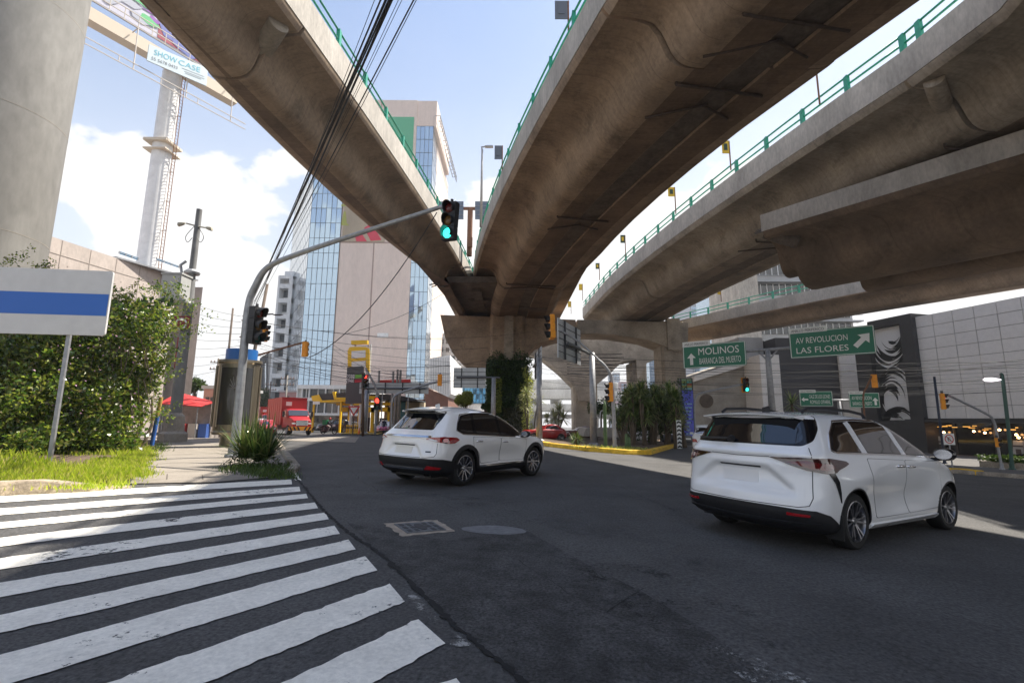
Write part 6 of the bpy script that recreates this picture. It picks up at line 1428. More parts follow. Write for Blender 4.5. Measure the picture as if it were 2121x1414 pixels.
pl = ONP(1588, 722, P0, nv); pbar0, pbar1 = at1(.1, .55), at2(.9, .45); q = MB(); bx_ = Vector((pl.x, pl.y, 0))-nv*.25
q.tube([gnd(bx_.x, bx_.y), Vector((bx_.x, bx_.y, pl.z-1.2)), Vector((bx_.x, bx_.y, pl.z))], [.26, .20, .17], 12); q.build('post', steel_gal, gp, 180)
q = MB(); q.tube([pbar0-nv*.2, pbar1-nv*.2], .11, 10); q.tube([Vector((bx_.x, bx_.y, pl.z-.9)), Vector((bx_.x, bx_.y, pl.z))+dv*.7+Vector((0, 0, -.05))], .06, 8); q.tube([Vector((bx_.x, bx_.y, pl.z-.9)), Vector((bx_.x, bx_.y, pl.z))-dv*.7+Vector((0, 0, -.05))], .06, 8); q.build('cross_bar', steel_gal, gp, 180)
P1 = Vector((AY(1735, 830, 38).x, 38, 0)); dF = (.97, -.24)
panel_sign('road_sign', 'small green sign reading CALZ DE LOS LEONES and ROMULO O FARRIL with a left arrow', P1, dF, ((1657, 811), (1723, 809), (1724, 841), (1658, 841)), [('CALZ DE LOS LEONES', .29, .53, .24, .64), ("ROMULO O'FARRIL", .31, .17, .24, .62)], ('ANILLO PERIFERICO', 0, .5, .9, 1.1), (.15, .45, .42, R_(-90)))
o4, at4, d4, n4 = panel_sign('road_sign', 'small green sign reading AV REVOLUCION and BARRANCA DEL MUERTO with an up arrow', P1, dF, ((1759, 814), (1820, 812), (1822, 844), (1761, 844)), [('AV REVOLUCION', .08, .53, .24, .66), ('BARRANCA DEL MUERTO', .10, .16, .24, .64)], ('ANILLO PERIFERICO', 0, .48, .9, 1.1), (.86, .42, .5, 0))
gp = thing('sign_gantry', gnd(P1.x, P1.y), 'low gantry post holding the two small green signs in front of the mural', 'sign gantry')
pl = ONP(1740, 828, P1, n4); q = MB(); q.tube([gnd(pl.x, pl.y)-n4*.2, Vector((pl.x, pl.y, pl.z))-n4*.2], .14, 10); q.build('post', steel_gal, gp, 180); q = MB(); q.tube([ONP(1700, 828, P1, n4)-n4*.12, ONP(1790, 829, P1, n4)-n4*.12], .08, 8); q.build('cross_bar', steel_gal, gp, 180)
# backs of signs
sback = mat('sign_back', (.40, .42, .44), .4, .5, noise=(1.2, .1)); sback_d = mat('sign_back_dark', (.20, .22, .24), .45, .4, noise=(1.2, .15))
def back_sign(label, px, Y0, Y1, nv_, nh, pipe, post, mt, rib=.06):
    """px: TL TR BR BL pixels; left edge at depth Y0, right edge at Y1"""
    a = AY(*px[0], Y0); b = AY(*px[1], Y1); d = Vector((b.x-a.x, b.y-a.y, 0)); L_ = d.length; d.normalize(); n = Vector((d.y, -d.x, 0)); n = -n if n.y > 0 else n
    z1 = (a.z+b.z)/2; z0 = (AY(*px[3], Y0).z+AY(*px[2], Y1).z)/2; o = thing('road_sign', Vector((a.x, a.y, 0)), label, 'road sign')
    A = Vector((a.x, a.y, 0)); at = lambda s, z, off=0: A+d*(L_*s)+Vector((0, 0, z0+(z1-z0)*z))+n*off
    q = MB(); q.prism([at(0, 0), at(1, 0), at(1, 1), at(0, 1)], -n*.06); pn = q.build('panel', mt, o)
    q = MB()
    for k in range(nv_): s = (k+.5)/nv_; q.beam(at(s, 0, .05), at(s, 1, .05), rib*1.6, .09, up=n)
    for k in range(1, nh): q.beam(at(0, k/nh, .012), at(1, k/nh, .012), .04, rib*.7)
    q.build('frame', steel_dk, pn)
    if pipe: q = MB(); q.tube([at(pipe[0], pipe[2], .16), at(pipe[1], pipe[2], .16)], .10, 10); q.build('cross_bar', mat('pipe_grey', (.13, .14, .15), .5, .4), o, 60)
    if post:
        bx, by, s, z = post; p = at(s, z, .32); g_ = gnd(p.x, p.y); q = MB(); q.tube([g_, p], [.24, .19], 12); q.build('post', steel_gal, o, 180)
        q = MB(); q.lathe(g_, (0, 0, 1), [(.4, 0), (.4, .2), (.26, .3)], 12); q.build('base', steel_gal, o, 40)
    return o
back_sign('large sign seen from behind, hung left of the thick grey median post', ((1156, 661), (1202, 681), (1203, 755), (1157, 742)), 27.5, 31.5, 2, 6, (.3, 1.45, .42), (1226, 917, 1.36, .44), sback, .05)
back_sign('narrow sign seen edge on from behind on a grey post under the flyover', ((1107, 732), (1121, 720), (1121, 778), (1108, 784)), 44, 38.5, 2, 6, (.1, 1.2, .5), (1123, 907, 1.25, .52), sback, .07)
back_sign('square blank sign back beside the plant covered pier', ((940, 760), (1006, 763), (1006, 805), (940, 802)), 46, 46, 2, 5, (.1, 1.45, .52), (1023, 880, 1.26, .5), sback, .06)
back_sign('long blank sign back across the front of the filling station', ((745, 793), (888, 792), (888, 815), (745, 815)), 52, 52, 4, 2, (.03, .96, .48), (760, 880, .12, .3), sback, .08)
# blank white and blue board on the grass
P0_ = G(95, 957, .1); wb_ = thing('blank_sign', P0_, 'blank white board with a blue band on two posts in front of the hedge', 'sign')
nb = Vector((.12, -1, 0)).normalized(); db = Vector((1, .12, 0)).normalized()
on = lambda a, b, off=0: ONP(a, b, Vector((P0_.x, P0_.y, 0))+nb*off, nb)
tr, br = on(236, 562), on(215, 695); sR = ((tr-P0_).dot(db)+(br-P0_).dot(db))/2; z1, z0 = tr.z, br.z; sL = sR-5.4
pt = lambda s, z, off=0: Vector((P0_.x, P0_.y, 0))+db*s+nb*off+Vector((0, 0, z))
q = MB(); pl_ = rnd_poly([(sL, z0), (sR, z0), (sR, z1), (sL, z1)], .09); q.prism([pt(a, b) for a, b in pl_], -nb*.07); bo = q.build('board', mat('board_white', (.60, .60, .60), .45, noise=(2, .06)), wb_)
q = MB(); hz_ = z1-z0; q.prism([pt(sL+.02, z0+hz_*.30, .006), pt(sR-.03, z0+hz_*.30, .006), pt(sR-.03, z0+hz_*.635, .006), pt(sL+.02, z0+hz_*.635, .006)], -nb*.004); q.build('blue_band', mat('sign_blue', (.01, .12, .50), .4), bo)
for s in (0, -2.95): q = MB(); g_ = pt(s, 0, -.12); q.beam((g_.x, g_.y, 0), (g_.x, g_.y, z1-.3), .10, .07, up=nb); q.build('post', steel_gal, wb_)
# no parking sign, street lamps and kerb post on the right
P_ = G(1973, 968, .12); ns = thing('no_parking_sign', P_, 'square white no parking sign with a red circle and slashed E on a thin post', 'road sign')
q = MB(); q.cyl(P_, Vector((P_.x, P_.y, AY(1965, 898, P_.y).z)), .03, n=8); q.build('post', steel_gal, ns)
c = AY(1965.5, 909, P_.y-.05); hw = (AY(1977, 909, P_.y).x-AY(1954, 909, P_.y).x)/2; q = MB(); q.box(c, (2*hw, .02, 2*hw)); pn = q.build('panel', swhite, ns)
q = MB(); q.lathe(c+Vector((0, -.012, 0)), (0, -1, 0), [(hw*.66, 0), (hw*.80, 0), (hw*.80, .006), (hw*.66, .006)], 28, False); dg = Vector((hw*.5, 0, hw*.5)); q.beam(c-Vector((hw*.5, .020, -hw*.5)), c+Vector((hw*.5, -.020, -hw*.5)), .008, hw*.16, up=(0, 1, 0)); 
q.build('red_ring', mat('sign_red', (.55, .02, .02), .5), pn)
q = MB(); q.text('E', c+Vector((-hw*.27, -.014, -hw*.36)), (1, 0, 0), (0, 0, 1), hw*.72, hw*.52); q.build('letter', black_pl, pn)
P_ = G(2097, 972, .12); Yl = P_.y; lm = mast('street_lamp', 'green and pale street lamp at the far right with a glowing lamp head', curve([P_, AY(2090, 900, Yl), AY(2081, 820, Yl), AY(2076, 780, Yl), AY(2073, 775, Yl)], 4), .075, mat('pole_green', (.04, .10, .08), .5), 'street lamp')
q = MB(); c = AY(2055, 786, Yl); q.loft([[c+Vector((dx*.42, .14*k*math.cos(a), .10*k*math.sin(a))) for a in [2*PI*i/10 for i in range(10)]] for dx, k in ((-1, .3), (-.7, .9), (0, 1), (.6, .6), (1, .25))]); q.build('lamp_head', mat('lamp_glow', (.9, .82, .86), .3, emit=1.0, ecol=(1, .9, .95)), lm, 60)
q = MB(); q.tube([c+Vector((.4, 0, .02)), AY(2073, 776, Yl)], .03, 6); q.build('arm', steel_dk, lm)
P_ = G(1957, 960, .12); mast('lamp_post', 'plain dark blue post in front of the shopping centre', [P_, AY(1935, 780, P_.y)], .06, mat('navy_pole', (.02, .03, .06), .4), 'post')
# striped object marker post in the median
P_ = gnd(AY(1408, 925, 34).x, 34, .1); ms = thing('marker_post', P_, 'black and white chevron marker post at the tip of the planting', 'marker post')
q = MB(); zt_ = AY(1408, 870, 34).z; q.box((P_.x, P_.y, (P_.z+zt_)/2), (.32, .05, zt_-P_.z)); pb = q.build('panel', swhite, ms)
q = MB(); nst = 7; hh = (zt_-P_.z)/nst
for k in range(nst):
    z = P_.z+hh*(k+.1); 
    for sg in (-1, 1): q.prism([(P_.x, P_.y-.03, z+.30*hh), (P_.x+sg*.15, P_.y-.03, z), (P_.x+sg*.15, P_.y-.03, z+.45*hh), (P_.x, P_.y-.03, z+.75*hh)], (0, .004, 0))
q.build('chevrons', black_pl, pb)
yp = gnd(AY(1014, 890, 40).x, 40, .1); mk = thing('marker_post', yp, 'small yellow marker plate beside the pole of the square sign back', 'marker post'); q = MB(); q.box(yp+Vector((0, 0, 1.4)), (.35, .05, .9)); q.build('panel', amber, mk); q = MB(); q.cyl(yp, yp+Vector((0, 0, 1)), .04, n=8); q.build('post', steel_dk, mk)
yp = gnd(AY(731, 890, 50).x, 50); ys_ = thing('yield_sign', yp, 'red and white give way triangle in front of the pumps', 'road sign'); q = MB(); zt_ = AY(728, 850, 50).z; q.cyl(yp, (yp.x, yp.y, zt_), .05, n=8); q.build('post', steel_dk, ys_)
q = MB(); w = .62; q.prism([(yp.x-w, yp.y-.06, zt_+.45), (yp.x+w, yp.y-.06, zt_+.45), (yp.x, yp.y-.06, zt_-.6)], (0, .03, 0)); tri = q.build('red_triangle', mat('sign_red', (.55, .02, .02), .5), ys_); q = MB(); w = .38; q.prism([(yp.x-w, yp.y-.08, zt_+.32), (yp.x+w, yp.y-.08, zt_+.32), (yp.x, yp.y-.08, zt_-.32)], (0, .015, 0)); q.build('white_triangle', swhite, tri)
# ============================================================ kiosk, utility poles, posts on the left pavement
kb = G(487, 924, .06); KY = kb.y+.6; kx = AY(486, 900, KY).x; kk = thing('advertising_kiosk', (kx, KY, .0), 'tall steel advertising kiosk with curved dark display panels on the pavement', 'kiosk')
kz1 = AY(486, 748, KY-.8).z; kz0 = AY(486, 895, KY-.8).z; steel_k = mat('brushed_steel', (.27, .235, .18), .35, .8, noise=(1.5, .2), stretch=(6, 6, .4))
q = MB(); q.lathe((kx, KY, -.05), (0, 0, 1), [(.62, 0), (.62, .9), (.66, .95)], 20); q.build('plinth', steel_k, kk, 40)
R3 = .94
def ktri(s, z): return [(kx+R3*s*(1+.10*math.cos(3*(a-PI*.5)))*math.cos(a+.24), KY+R3*s*(1+.10*math.cos(3*(a-PI*.5)))*math.sin(a+.24), z) for a in [2*PI*i/48 for i in range(48)]]
q = MB(); q.loft([ktri(.95, kz0-.12), ktri(1.0, kz0), ktri(.95, kz0+.06), ktri(.95, kz1-.1), ktri(1.02, kz1-.02), ktri(1.0, kz1+.1)]); q.build('body', steel_k, kk, 35)
dispm = mat('display_dark', (.035, .032, .03), .08, spec=.7); 
for a0 in (243, 3, 123):
    q = MB(); A = [R_(a0+d) for d in range(0, 91, 5)]; lo = [(kx+R3*1.0*(1+.10*math.cos(3*(a-.24-PI*.5)))*math.cos(a), KY+R3*1.0*(1+.10*math.cos(3*(a-.24-PI*.5)))*math.sin(a), kz0+.35) for a in A]
    hi = [(x, y, kz1-.3) for x, y, z in lo]; n_ = len(lo); q.add(lo+hi, [(i, i+1, n_+i+1, n_+i) for i in range(n_-1)]); dp = q.build('display_panel', dispm, kk, 60)
    q = MB()
    for i in (0, n_-1): q.tube([Vector(lo[i])-Vector((0, 0, .1)), Vector(hi[i])+Vector((0, 0, .1))], .05, 8)
    q.build('panel_frame', steel_k, dp, 60)
    if a0 == 243:
        q = MB()
        for k in range(9): a = PI*k/8; r_ = .38; m_ = n_//2; c = Vector(lo[m_+1])*.5+Vector(hi[m_+1])*.5+Vector((-.02, -.06, .35)); q.tube([c, c+Vector((r_*.5*math.cos(a), -.01, .2*math.sin(a))), c+Vector((r_*math.cos(a)*1.1, -.02, .55*math.sin(a)+.05))], .008, 4)
        q.build('leaf_drawing', mat('line_grey', (.25, .24, .22), .5), dp)
bd_ = thing('drum_sign', (kx+.35, KY+2.6, 0), 'blue drum shaped sign with white lettering showing above the kiosk', 'sign'); BYd = KY+2.6; bx0, bx1 = AY(467, 740, BYd).x, AY(526, 740, BYd).x; bz0, bz1 = AY(490, 757, BYd).z, AY(490, 724, BYd).z
q = MB(); q.lathe(((bx0+bx1)/2, BYd+.2, bz0), (0, 0, 1), [((bx1-bx0)/2, 0), ((bx1-bx0)/2, bz1-bz0)], 28); dr = q.build('drum', mat('drum_blue', (.015, .13, .42), .45), bd_, 40)
q = MB(); q.cyl(((bx0+bx1)/2, BYd+.2, 0), ((bx0+bx1)/2, BYd+.2, bz0), .08, n=10); q.build('post', steel_gal, bd_)
q = MB(); rr_ = (bx1-bx0)/2; cxx, cyy = (bx0+bx1)/2, BYd+.2
for txt, a, hh in (('la', R_(-142), .34), ('aci', R_(-55), .30)):
    ex = Vector((-math.sin(a), math.cos(a), 0)); q.text(txt, Vector((cxx+rr_*1.01*math.cos(a), cyy+rr_*1.01*math.sin(a), bz0+.16))-ex*.2, ex, (0, 0, 1), hh, None)
q.build('lettering', swhite, dr)
# concrete pole with the camera box
pb = G(357, 912, .1); UY = pb.y; up_ = thing('utility_pole', pb, 'grey pole with two flood lamps at its top and a steel cabinet halfway up', 'utility pole'); uz = lambda y: AY(390, y, UY).z
q = MB(); q.tube([pb, (pb.x, UY, uz(600)), (pb.x, UY, uz(565)), (pb.x, UY, uz(434))], [.34, .27, .20, .17], 10); q.build('shaft', mat('weathered_grey', (.20, .205, .21), .7, noise=(1, .25)), up_, 40)
q = MB(); q.lathe(pb-Vector((0, 0, .1)), (0, 0, 1), [(.75, 0), (.75, .5), (.55, .65), (.5, 1.5), (.34, 1.7)], 8); q.build('base', concrete, up_)
q = MB(); bz = uz(605); q.box((pb.x-.35, UY-.75, bz), (1.15, .9, 1.55)); q.box((pb.x-.35, UY-.75, bz+.82), (1.25, 1.0, .1)); cb_ = q.build('cabinet', mat('cabinet_grey', (.45, .46, .46), .5, noise=(2, .08)), up_); q = MB(); q.box((pb.x-.35, UY-1.215, bz), (1.0, .03, 1.35)); q.build('cabinet_door', mat('cabinet_door', (.50, .51, .51), .45), cb_); q = MB(); q.lathe((pb.x, UY, uz(568)), (0, 0, 1), [(.42, 0), (.45, .12), (.25, .3)], 12); q.tube([(pb.x-.4, UY-.3, uz(572)), (pb.x-.55, UY-.3, uz(552)), (pb.x-.3, UY-.2, uz(543))], .08, 8); q.build('collar', steel_gal, up_)
for sg in (-1, 1):
    q = MB(); a = Vector((pb.x, UY-.05, uz(469))); b = a+Vector((sg*.62, -.1, .14*(-sg))); q.tube([a, b], .05, 8); c = b+Vector((sg*.2, -.05, -.05)); q.loft([[c+Vector((sg*dx, k*.13*math.cos(t), k*.13*math.sin(t)-dx*.2)) for t in [2*PI*i/10 for i in range(10)]] for dx, k in ((-.15, .5), (0, .9), (.22, 1.1), (.25, .9))]); q.build('flood_lamp', mat('lamp_cream', (.45, .43, .36), .5), up_, 50)
    q = MB(); q.tube(curve([a+Vector((sg*.1, -.1, -.05)), a+Vector((sg*.55, -.1, -.7)), a+Vector((sg*.4, -.1, -1.1)), a+Vector((sg*.15, -.1, -.8))], 4), .02, 5); q.build('cable_loop', black_pl, up_)
q = MB(); c = Vector((pb.x, UY-.4, uz(670))); q.box(c, (.95, .08, .75)); sgn_ = q.build('red_sign', mat('sign_maroon', (.22, .02, .03), .6), up_); q = MB(); q.lathe(c+Vector((0, -.05, -.1)), (0, -1, 0), [(.26, 0), (.36, 0), (.36, .01), (.26, .01)], 20, False); q.build('sign_arc', swhite, sgn_)
# leaning blue post
pb2 = G(313, 928, .08); bp2 = thing('leaning_post', pb2, 'leaning post painted blue below and yellow above at the hedge end', 'post'); P2 = AY(334, 822, pb2.y); q = MB(); md = pb2.lerp(P2, .62); q.tube([pb2, md], .085, 10); q.build('blue_part', mat('post_blue', (.02, .10, .38), .6, noise=(6, .3)), bp2, 40); q = MB(); q.tube([md, P2], .08, 10); q.build('yellow_part', mat('post_mustard', (.42, .28, .08), .7, noise=(6, .3)), bp2, 40)
# wooden and concrete utility poles with their gear
def upole(label, px, pyt, Y, r, mt, gear=0, pyb=None, lean=0):
    X_ = AY(px, 850, Y).x; g_ = gnd(X_, Y); zt = AY(px, pyt, Y).z; o = thing('utility_pole', g_, label, 'utility pole', 'utility poles strung with cables'); q = MB(); q.tube([g_, (X_+lean, Y, zt)], [r, r*.7], 10); q.build('shaft', mt, o, 180)
    if gear:
        q = MB()
        for k in range(gear): z = zt-.6-k*1.0; q.beam((X_+lean-1.1, Y, z), (X_+lean+1.1, Y, z), .12)
        cb = q.build('cross_arm', wood, o); q = MB()
        for k in range(gear):
            for d_ in (-1, -.5, .5, 1): q.lathe((X_+lean+d_, Y, zt-.54-k), (0, 0, 1), [(.05, 0), (.09, .08), (.05, .16), (.08, .22), (.03, .28)], 8)
        q.build('insulators', mat('porcelain', (.3, .2, .16), .3), cb, 60)
    return o, Vector((X_+lean, Y, zt))
pc_ = mat('pole_concrete', (.26, .24, .21), .85, noise=(2, .25))
_, T1 = upole('tall wooden pole leaning behind the black signal on the mast', 498, 588, 38, .16, wood, 0, lean=1.2)
_, T2 = upole('wooden pole thick with clamps behind the black signal', 493, 650, 39, .19, wood, 0)
q = MB()
for k in range(26): q.box((T2.x+random.uniform(-.25, .25), 39+random.uniform(-.2, .1), T2.z-random.uniform(0, 3.6)), (random.uniform(.1, .45), .15, random.uniform(.06, .16)))
ob_ = [o for o in bpy.data.objects if o.name.startswith('utility_pole') and o.get('label', '').startswith('wooden pole thick')][0]; q.build('clamps', rust, ob_)
_, T3 = upole('thin wooden pole standing left of the kiosk', 461, 638, 40, .11, wood, 0)
_, T4 = upole('far pole with cross arms left of the kiosk roof', 441, 742, 70, .14, wood, 2)
_, T5 = upole('far pole with cross arms before the white office block', 634-44, 777, 78, .15, pc_, 2)
_, T6 = upole('grey pole at the left of the concrete pole row behind the crossover', 781.5, 767, 57, .16, pc_, 0)
_, T7 = upole('concrete pole of the close row behind the crossover with a transformer', 811, 769, 56, .17, pc_, 0)
_, T8 = upole('tallest concrete pole of the close row behind the crossover', 820, 765, 57, .18, pc_, 0)
_, T9 = upole('rightmost concrete pole of the close row behind the crossover', 826, 766, 56, .19, pc_, 0)
_, T10 = upole('far pole at the right end of the street beyond the red truck', 556, 790, 90, .15, wood, 2)
_, T11 = upole('far pole with cross arms above the distant truck', 547, 800, 105, .15, wood, 2)
tb = gnd(T9.x-.3, 56); 
b_ = gnd(AY(533, 880, 37).x, 37); sl2 = mast('street_lamp', 'slim street lamp reaching right from behind the black signal', curve([b_, AY(528, 760, 37), AY(528, 670, 37), AY(540, 654, 37), AY(566, 650, 37)], 4), .06, steel_dk, 'street lamp', base=False); q = MB(); c = AY(576, 652, 37); q.loft([[c+Vector((dx*.4, .13*k*math.cos(a), .07*k*math.sin(a))) for a in [2*PI*i/10 for i in range(10)]] for dx, k in ((-1, .3), (-.6, .9), (.3, 1), (1, .3))]); q.build('lamp_head', steel_dk, sl2, 60)
# ============================================================ overhead cables
cab = mat('cable_black', (.012, .012, .014), .6)
def cable(a, b, sag, r, label, group, n=22):
    a = Vector(a); b = Vector(b); pts = [a.lerp(b, k/n)-Vector((0, 0, sag*4*(k/n)*(1-k/n))) for k in range(n+1)]; q = MB(); q.tube(pts, r, 5); tag(q.build('overhead_cable', cab, None, 180), label, 'cable', group)
lab1 = 'black overhead cable in the bundle crossing the left flyover arm'; g1 = 'bundle of cables running overhead from the left poles'
A_ = AY(520, 640, 37.5)
tops = [(783, .034), (792, .05), (796, .028), (800, .034), (806, .02), (816, .012), (826, .012), (848, .03), (852, .016), (771, .014), (803, .05)]
for k, (px, r) in enumerate(tops):
    b = AY(px, -2, 10.0); a = AY(516+k*1.4, 640-(k % 4)*5, 37.5); d = (b-a); cable(a, a+d*1.6, .25+.05*(k % 3), r*.62, lab1, g1, 30)
lab2 = 'thin cable strung across the street below the flyover'; g2 = 'thin cables strung across the street'
rn = random.Random(5)
for k in range(15):
    y0 = 655+rn.uniform(0, 95); y1 = y0+rn.uniform(20, 80); a = AY(500+rn.uniform(-10, 40), y0, 38); b = AY(rn.choice((1010, 1100, 930, 880)), min(y1, 790), 54); cable(a, b, rn.uniform(.3, 1.2), rn.choice((.010, .012, .016, .022)), lab2, g2)
for k in range(7): a = AY(824, 768+k*4, 56); b = AY(rn.choice((560, 600, 690)), 705+k*9, 40); cable(a, b, rn.uniform(.4, .9), .013, lab2, g2)
lab3 = 'thin cable stretched between the median and the shopping centre'; g3 = 'thin cables stretched towards the shopping centre'
for k in range(12):
    y0 = 728+k*5.6; a = AY(1095+rn.uniform(-40, 60), y0, 52); b = AY(2150, 742+k*6, 33); cable(a, b, rn.uniform(.5, 1.6), rn.choice((.010, .014, .02)), lab3, g3, 26)
lab4 = 'slack cable on the far left street behind the kiosk'; g4 = 'cables over the left street'
for k in range(9): a = AY(500, 655+k*12, 39); b = AY(350, 600+k*22, 60); cable(a, b, .5, .016, lab4, g4)
cable(AY(640, 740, 40), AY(905, 440, 30), 1.6, .035, 'dark drooping cable sweeping up to the tip of the mast arm', None)
cable(AY(720, 690, 45), AY(930, 600, 50), .6, .02, 'thin cable rising from the tower wall to the crosshead', None)
for k in range(7): a = AY(1175, 732+k*7, 40); b = AY(1310+rn.uniform(-30, 0), 733+k*7, 44); cable(a, b, .05, .035, 'rusty red cable in the fan beside the median sign back', 'rusty red cables by the median sign back')
# ============================================================ plants
NR = np.random.default_rng(11)
def npmesh(name, V, F, mt, parent=None, smooth=False):
    me = bpy.data.meshes.new(name); V = np.asarray(V, dtype=np.float32)
    if parent is not None:
        inv = np.array(wm(parent).inverted()); V = V @ inv[:3, :3].T.astype(np.float32) + inv[:3, 3].astype(np.float32)
    F = np.asarray(F, dtype=np.int32); k = F.shape[1]
    me.vertices.add(len(V)); me.vertices.foreach_set('co', V.ravel()); me.loops.add(F.size); me.loops.foreach_set('vertex_index', F.ravel())
    me.polygons.add(len(F)); me.polygons.foreach_set('loop_start', np.arange(0, F.size, k, dtype=np.int32)); me.polygons.foreach_set('loop_total', np.full(len(F), k, dtype=np.int32))
    me.materials.append(mt); me.update(calc_edges=True); me.validate()
    o = bpy.data.objects.new(name, me); COL.objects.link(o)
    if parent is not None: attach(o, parent)
    return o
def unit(a): return a/np.maximum(np.linalg.norm(a, axis=1, keepdims=True), 1e-6)
def leaf_cards(P, D, S, ratio=.55, fold=.18):
    n = len(P); D = unit(D); up = NR.normal(size=(n, 3)); X_ = unit(np.cross(D, up)); Nn = np.cross(X_, D); S = S[:, None]
    V = np.stack([P, P+D*S*.5+X_*S*ratio*.5+Nn*S*fold, P+D*S, P+D*S*.5-X_*S*ratio*.5+Nn*S*fold], 1).reshape(-1, 3)
    F = np.arange(n*4).reshape(n, 4); return V, F
def clump(c, r, n, size, squash=(1, 1, 1), inner=.25):
    d = unit(NR.normal(size=(n, 3))); rad = r*(1-inner*NR.random((n, 1))**1.5)*(1+.18*NR.normal(size=(n, 1)))
    P = np.array(c)+d*rad*np.array(squash); D = unit(d*.7+NR.normal(size=(n, 3))*.8+np.array((0, 0, -.15))); return P, D, size*NR.uniform(.6, 1.25, n)
def gather(parts):
    return [np.concatenate([p[i] for p in parts]) for i in range(3)]
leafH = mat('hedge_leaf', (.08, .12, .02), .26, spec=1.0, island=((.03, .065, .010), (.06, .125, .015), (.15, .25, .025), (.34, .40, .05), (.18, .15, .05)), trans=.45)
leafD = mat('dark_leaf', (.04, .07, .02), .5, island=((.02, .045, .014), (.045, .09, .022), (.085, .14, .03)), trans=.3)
leafM = mat('mid_leaf', (.06, .1, .02), .5, island=((.03, .06, .012), (.06, .11, .02), (.11, .16, .03)), trans=.35)
leafY = mat('yellow_leaf', (.2, .22, .04), .5, island=((.20, .26, .04), (.36, .40, .07), (.5, .5, .14)), trans=.45)
blade_m = mat('grass_blade', (.15, .2, .03), .5, island=((.22, .33, .015), (.36, .48, .02), (.52, .60, .05), (.52, .48, .14)), trans=.5)
agm = mat('agave_blade', (.07, .11, .03), .4, island=((.022, .05, .015), (.05, .10, .02), (.12, .18, .04), (.26, .24, .08)), trans=.2)
yum = mat('yucca_blade', (.06, .1, .04), .4, island=((.05, .09, .025), (.10, .17, .04), (.20, .28, .07), (.42, .42, .18)), trans=.2)
yul = mat('yucca_blade_sunlit', (.2, .22, .1), .4, island=((.12, .16, .05), (.28, .32, .12), (.46, .46, .24), (.58, .54, .33)), trans=.35)  # sunlight put into the leaf colour: brighter copy of the yucca blades
bark = mat('bark', (.11, .085, .06), .9, noise=(6, .35), bump=(20, .6, .03), stretch=(1, 1, .25))
# hedge: clumps filling the outline seen in the photograph, each at its own depth
hc = G(150, 938, .1); hd = thing('hedge', (hc.x, hc.y, .1), 'overgrown sunlit bougainvillea hedge behind the blank blue banded board', 'hedge')
parts = []; xmax = lambda y: np.interp(y, (580, 620, 660, 700, 760, 800, 860, 930), (330, 372, 392, 380, 352, 338, 318, 296)); ytop = lambda x: np.interp(x, (-300, 0, 100, 200, 240, 300, 380), (650, 640, 640, 628, 612, 606, 622))
for py in range(610, 945, 30):
    for px in range(-260, 400, 34):
        x = px+random.uniform(-14, 14); y = py+random.uniform(-12, 12)
        if x > xmax(y)-22 or y < ytop(x)+18: continue
        Y = 17.2+2.2*max(0, min(1, (x-60)/300))+random.uniform(-.55, .45)-.9*max(0, (y-780)/150)
        c = AY(x, y, Y); c.z = max(c.z, .35); parts.append(clump(c, random.uniform(.45, .75), int(random.uniform(230, 300)), .165, (1, 1, .9), .6))
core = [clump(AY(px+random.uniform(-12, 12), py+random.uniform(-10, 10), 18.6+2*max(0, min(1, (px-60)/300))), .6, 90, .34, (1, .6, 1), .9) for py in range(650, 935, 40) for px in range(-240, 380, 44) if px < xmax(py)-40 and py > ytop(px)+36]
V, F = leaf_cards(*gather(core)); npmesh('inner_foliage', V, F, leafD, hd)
for k in range(46):                # sprays breaking the outline
    y = random.uniform(600, 900); x = xmax(y)-random.uniform(-6, 14) if k % 3 else random.uniform(225, 380); y = y if k % 3 else ytop(x)+random.uniform(-14, 8)
    c = np.array(AY(x, y, 18.6)); d = np.array((random.uniform(-.2, .9), random.uniform(-.5, .2), random.uniform(-.1, .8))); d /= np.linalg.norm(d); L_ = random.uniform(.4, 1.3); n = int(26*L_)
    t_ = NR.random((n, 1)); P = c+d*t_*L_+np.array((0, 0, -.25))*t_**2+NR.normal(size=(n, 3))*.07; parts.append((P, unit(NR.normal(size=(n, 3))+d*.6), .125*NR.uniform(.6, 1.1, n)))
for sx, sy, ex, ey in ((-20, 560, 70, 512), (0, 545, 60, 530), (60, 560, 118, 545), (75, 562, 105, 540), (250, 612, 225, 590), (330, 640, 452, 658), (372, 610, 410, 640), (300, 610, 345, 592)):
    a = np.array(AY(sx, sy, 18.4)); b_ = np.array(AY(ex, ey, 18.2)); n = 60; t_ = NR.random((n, 1)); P = a+(b_-a)*t_+NR.normal(size=(n, 3))*.10; parts.append((P, unit(NR.normal(size=(n, 3))), .13*NR.uniform(.6, 1.1, n)))
V, F = leaf_cards(*gather(parts)); npmesh('foliage', V, F, leafH, hd)
q = MB(); rn = random.Random(2)
for k in range(70):
    y = rn.uniform(680, 900); x = rn.uniform(-40, float(xmax(y))-30); c = AY(x, y, 18.0); q.tube([c, c+Vector((rn.uniform(-.5, .5), rn.uniform(-.3, .3), -rn.uniform(.5, 1.4)))], .016, 5)
for px in (60, 150, 215, 270, 292): p = G(px, 932, .05); q.tube([p, p+Vector((.1, .3, 1.0)), p+Vector((-.2, .5, 2.2))], [.07, .06, .03], 7)
q.build('stems', bark, hd)
n = 130; P = []
while len(P) < n:
    y = random.uniform(640, 900); x = random.uniform(-30, 300)
    if x < xmax(y)-15 and y > ytop(x): P.append(np.array(AY(x, y, 16.6)))
V, F = leaf_cards(np.array(P), NR.normal(size=(n, 3)), NR.uniform(.05, .10, n), .8); npmesh('blossoms', V, F, mat('pale_pink_bract', (.45, .26, .36), .5, trans=.3), hd)
